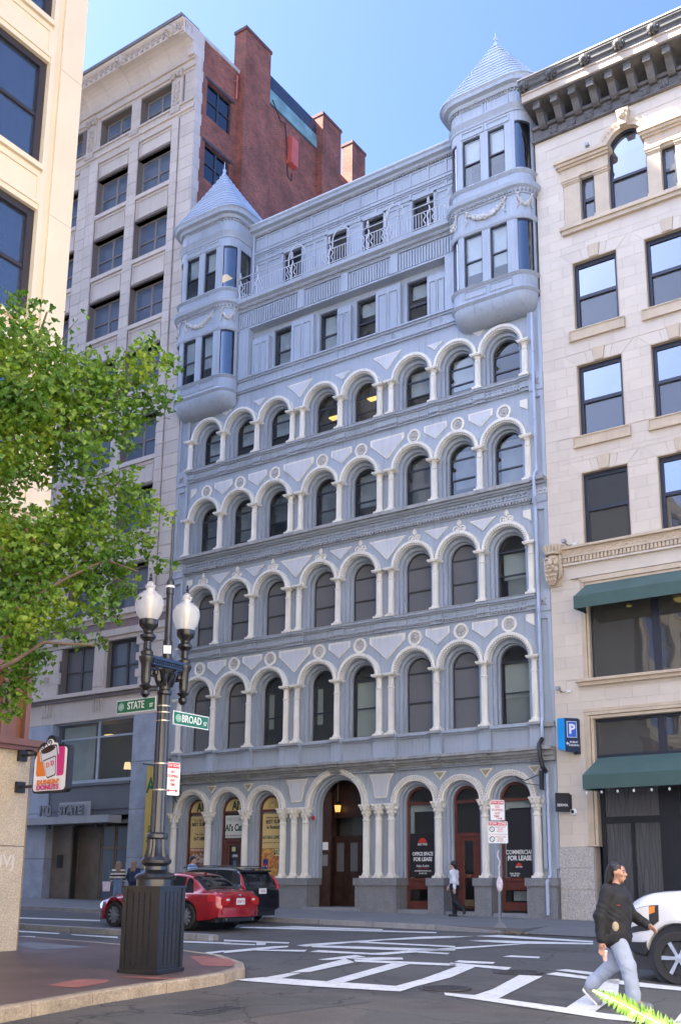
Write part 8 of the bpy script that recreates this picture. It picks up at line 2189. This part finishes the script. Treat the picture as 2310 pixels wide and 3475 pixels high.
person('girl with long hair in a striped jumper and jeans by the office entrance', (-.3,-2.5,gz(-.3)-.02), R(130), Jg, M_str, M_jean, M_blks, lh(.30), h=.018, skin=M_skin2, fingers=False, hem=.98, scale=.95)
person('girl with fair hair in a navy jacket half hidden by the lamp base', (.52,-2.5,gz(.5)-.02), R(110), Jg, mat('navy_cloth', (.02,.03,.075), .8), mat('navy_trousers', (.015,.02,.04), .8), M_blks, lh(.22), h=.018, skin=M_skin2, fingers=False, hem=.86, scale=.96)
bag = thing('shopping_bag', 'white and pink paper bag beside the girl in stripes', 'bag', (-.62,-2.75,gz(-.6)+.5))
ob('bag', MB().prism([(-.12,0),(.12,0),(.15,.36),(-.15,.36)],'y',-.05,.05).xf(Matrix.Translation((-.62,-2.75,gz(-.6)+.48)) @ Matrix.Rotation(R(40),4,'Z')), mat('bag_paper', (.66,.55,.58), .6, var=.2, nscale=12), bag); ob('bag_handle', MB().tube([(-.7,-2.8,.98),(-.66,-2.77,1.1),(-.58,-2.72,1.1),(-.54,-2.69,.98)], .008, 5), M_dark, bag)
person('man in a light blue shirt behind the black car by the cafe', (3.45,-2.5,gz(3.4)-.01), R(15), Jg, mat('light_blue_shirt', (.30,.45,.68), .8, var=.05), mat('grey_slacks', (.06,.06,.07), .8), M_blks, [('hair', [((hg[0]-.03,0,hg[2]+.05),(hg[0]-.02,0,hg[2]+.055),.10,.098)], M_hairb)], h=.018, skin=M_skin2, fingers=False, hem=.92, scale=1.06)
# ================================================================ ginkgo tree reaching in from the left, and a fern tip near the lens
CAM = Vector(camo.location)
_cr = camo.rotation_euler.to_matrix()
_rt, _up, _fw = _cr @ Vector((1,0,0)), _cr @ Vector((0,1,0)), _cr @ Vector((0,0,-1))
def spot(u, v, dep):
    """a place in the crown, given by its bearing from the pavement and its distance"""
    return CAM + (_fw + _rt*((u-1320.5)/3449.25) - _up*((v-2221.7)/3449.25))*dep
TR = thing('ginkgo_tree', 'leafy green ginkgo tree reaching in from the left edge', 'tree', (16.2, -24.6, ground_z(16.2,-24.6,.15)))
M_bark = mat('ginkgo_bark', (.095,.065,.045), .9, var=.3, nscale=6, bump=.6, bscale=18)
base = Vector((16.2, -24.6, ground_z(16.2,-24.6,.1)))
crotch = Vector((16.4, -24.2, 3.4))
ob('trunk', MB().tube([base, base.lerp(crotch,.5)+Vector((.05,.05,0)), crotch, crotch+Vector((.1,.3,2.5)), crotch+Vector((.25,.7,5.0)), crotch+Vector((.3,1.0,7.0))], [.20,.17,.15,.12,.08,.03], 10), M_bark, TR)
limbs = [[(-420,1900,11.4),(-150,1740,11.6),(32,1614,11.9),(99,1543,12.0),(277,1428,12.3),(400,1330,12.6),(560,1230,12.9)],
         [(-420,2420,11.2),(-100,2210,11.4),(20,2117,11.6),(111,2030,11.7),(230,1960,11.9),(360,1900,12.2),(470,1940,12.5)],
         [(-420,2300,11.2),(-200,2150,11.6),(60,1850,12.4),(230,1750,12.8),(420,1660,13.2),(540,1720,13.4)],
         [(-300,1600,11.6),(0,1350,12.2),(120,1180,12.6),(160,1060,12.8)],
         [(-150,2330,11.3),(40,2250,11.3),(150,2180,11.4),(320,2190,11.6)]]
for l in limbs:
    pts = [spot(*p) for p in l]; start = crotch+Vector((.05,.15,max(0,min(5.5,(pts[0].z-crotch.z)*.6))))
    ob('branch', MB().tube([start]+pts, [.045]+[.028*(1-k/len(pts))+.005 for k in range(len(pts))], 7), M_bark, TR)
rnd = random.Random(12)
CL = [(40,720,55,.45),(95,735,45,.25),(180,735,40,.10),(30,800,80,1),(110,835,70,.9),(60,900,100,1.1),(170,880,80,1),(255,880,70,1),(335,835,52,.9),(345,785,26,.35),(390,845,36,.5),(230,950,90,1.2),(130,975,100,1.2),(40,1000,100,1.2),(320,930,66,1.1),(375,925,40,.8),(285,1005,50,.9),(195,1060,62,1),(105,1075,60,.9),(30,1085,60,1),(300,1100,40,.22),(260,1125,50,.8),(185,1165,62,1),(320,1175,56,1),(385,1190,28,.35),(150,1215,60,1),(100,1245,80,1.1),(225,1250,95,1.2),(325,1260,46,1),(365,1305,26,.8),(30,1260,70,1.1),(60,1340,90,1.2),(165,1330,85,1.2),(265,1330,55,1),(300,1365,24,.5),(235,1400,46,1),(270,1430,22,.5),(40,1430,80,1.2),(135,1430,55,1),(185,1475,30,.6),(230,1482,26,.45),(50,1520,60,1.2),(40,1590,48,1.1),(28,1640,32,.9),(105,1530,30,.5),(-60,900,130,1),(-60,1150,130,1),(-60,1400,130,1),(-200,900,150,.6),(-200,1150,150,.6),(-320,1000,160,.5),(-200,1400,150,.6),(-330,1250,160,.5),(-240,720,140,.5),(-100,760,110,.6),(410,1190,12,.25),(400,1300,14,.6)]
leafv = [(0,0,0),(-.026,.030,.006),(-.040,.052,.0),(-.022,.066,.010),(0,.058,.004),(.022,.066,.010),(.040,.052,.0),(.026,.030,.006)]
leaff = [(0,1,4),(1,2,3),(1,3,4),(0,4,7),(4,5,7),(5,6,7)]
leaf_me = MB().add(leafv, leaff).mesh('leaf', True, fix=False)
def leaf_mat(name):
    m = bpy.data.materials.new(name); m.use_nodes = True; t = m.node_tree; N = t.nodes; Lk = t.links
    b = N['Principled BSDF']; b.inputs['Roughness'].default_value = .55
    geo = N.new('ShaderNodeNewGeometry'); n1 = N.new('ShaderNodeTexNoise'); n1.inputs['Scale'].default_value = 1.6; n1.inputs['Detail'].default_value = 3; Lk.new(geo.outputs['Position'], n1.inputs['Vector'])
    n2 = N.new('ShaderNodeTexNoise'); n2.inputs['Scale'].default_value = 26; n2.inputs['Detail'].default_value = 2; Lk.new(geo.outputs['Position'], n2.inputs['Vector'])
    ad = N.new('ShaderNodeMath'); ad.operation = 'ADD'; Lk.new(n1.outputs[0], ad.inputs[0]); Lk.new(n2.outputs[0], ad.inputs[1])
    cr = N.new('ShaderNodeValToRGB'); e = cr.color_ramp.elements; e[0].position = .38; e[0].color = (.020,.062,.007,1); e[1].position = .66; e[1].color = (.28,.34,.03,1)
    q = cr.color_ramp.elements.new(.5); q.color = (.085,.185,.016,1)
    hv = N.new('ShaderNodeMath'); hv.operation = 'MULTIPLY'; hv.inputs[1].default_value = .5; Lk.new(ad.outputs[0], hv.inputs[0]); Lk.new(hv.outputs[0], cr.inputs[0]); Lk.new(cr.outputs[0], b.inputs['Base Color'])
    tl = N.new('ShaderNodeBsdfTranslucent'); mu = N.new('ShaderNodeMix'); mu.data_type = 'RGBA'; mu.blend_type = 'MULTIPLY'; mu.inputs[0].default_value = 1; Lk.new(cr.outputs[0], mu.inputs[6]); mu.inputs[7].default_value = (1.6,1.6,.8,1); Lk.new(mu.outputs[2], tl.inputs[0])
    mx = N.new('ShaderNodeMixShader'); mx.inputs[0].default_value = .35; Lk.new(b.outputs[0], mx.inputs[1]); Lk.new(tl.outputs[0], mx.inputs[2]); Lk.new(mx.outputs[0], N['Material Output'].inputs[0])
    return m
M_leaf = leaf_mat('ginkgo_leaf')
leaves = []
for (cx, cy, r, dn) in CL:
    u, v, rr = cx*1.4732, cy*1.4732, r*1.4732
    dep = 11.5+1.5*min(1, max(0, u/600))+rnd.uniform(-.3,.5); c = spot(u, v, dep); R3 = rr*dep/3449.25
    n = int(dn*(rr*rr*3.14)/(17*17)*3.9)
    tw = spot(u+rnd.uniform(-.4,.2)*rr, v+rnd.uniform(.2,.7)*rr, dep)
    for k in range(n):
        while True:
            p = Vector((rnd.uniform(-1,1), rnd.uniform(-1,1), rnd.uniform(-1,1)))
            if p.length < 1: break
        p = Vector((p.x*R3, p.y*R3, p.z*R3*1.0)); 
        p *= (1.22 if rnd.random() < .12 else 1.0)
        if p.length > R3*.62 and rnd.random() < .45: continue
        leaves.append(c+p)
    if dn < .6 and r > 10:
        q = min((t_ for t_ in CL if t_[3] >= .8), key=lambda t_: (t_[0]-cx)**2+(t_[1]-cy)**2)
        tw = spot(q[0]*1.4732, q[1]*1.4732, dep)
        ob('twig', MB().tube([tw, tw.lerp(c,.6)+Vector((0,0,.05)), c], [.010,.007,.003], 5), M_bark, TR)
leaves.sort(key=lambda p: (p-CAM).length)
big = leaves[::1]
crown = MB(); ind = []
def leaf_basis(p):
    q = Matrix.Rotation(rnd.uniform(0,2*pi),4,'Z') @ Matrix.Rotation(rnd.gauss(R(115),R(38)),4,'X') @ Matrix.Rotation(rnd.uniform(-.7,.7),4,'Y'); s = rnd.uniform(.75,1.25)
    return q, s
vis = [p for p in leaves if (p-CAM).dot(_rt)/(p-CAM).dot(_fw)*3449.25+1320.5 > 5]
chosen = set(id(p) for p in vis[:300])
for p in leaves:
    q, s = leaf_basis(p)
    if id(p) in chosen:
        o = ob('leaf', leaf_me, M_leaf, TR, loc=tuple(p), rot=q.to_euler(), scale=(s,s,s))
    else:
        crown.add([tuple(p+(q.to_3x3() @ Vector(v))*s) for v in leafv], leaff)
ob('crown', crown.mesh('crown', True, fix=False), M_leaf, TR, kind='stuff')
# fern frond close to the camera
M_fern = mat('fern_green', (.10,.20,.02), .5, var=.45, nscale=60, rand=.3)
FR = thing('fern_frond', 'bright green fern tip poking up at the bottom right corner', 'fern', tuple(spot(2330,3560,1.5)))
path = [(2012,3362,1.62),(2060,3384,1.60),(2120,3414,1.57),(2180,3446,1.54),(2250,3484,1.51),(2330,3535,1.48),(2420,3620,1.46),(2480,3800,1.46)]
pts = [spot(*p) for p in path]
ob('stem', MB().tube(pts, [.0006,.0009,.0012,.0015,.0018,.002,.0022,.0025], 5), M_fern, FR)
rs_ = []
for a, b in zip(pts[:6], pts[1:7]):
    for k in range(9): rs_.append((a.lerp(b, k/9), (b-a).normalized()))
view = _fw
for i, (p, d) in enumerate(rs_):
    ln = .004+.015*min(1, i/18); 
    for s_ in (1,-1):
        side = d.cross(view).normalized()*s_; dr = (side*.85 - d*.25*(-1 if False else 1) + Vector((rnd.uniform(-.15,.15),rnd.uniform(-.15,.15),rnd.uniform(-.12,.2)))).normalized()
        w_ = d*.0027*(.6+.6*min(1,i/12)); tip = p+dr*ln; nn = dr.cross(w_).normalized()*.0012
        me = MB().add([p-w_*.5, p+dr*ln*.35-w_+nn, tip, p+dr*ln*.35+w_+nn, p+w_*.5], [(0,1,4),(1,3,4),(1,2,3)])
        ob('leaflet', me.mesh('leaflet', False, fix=False), M_fern, FR)
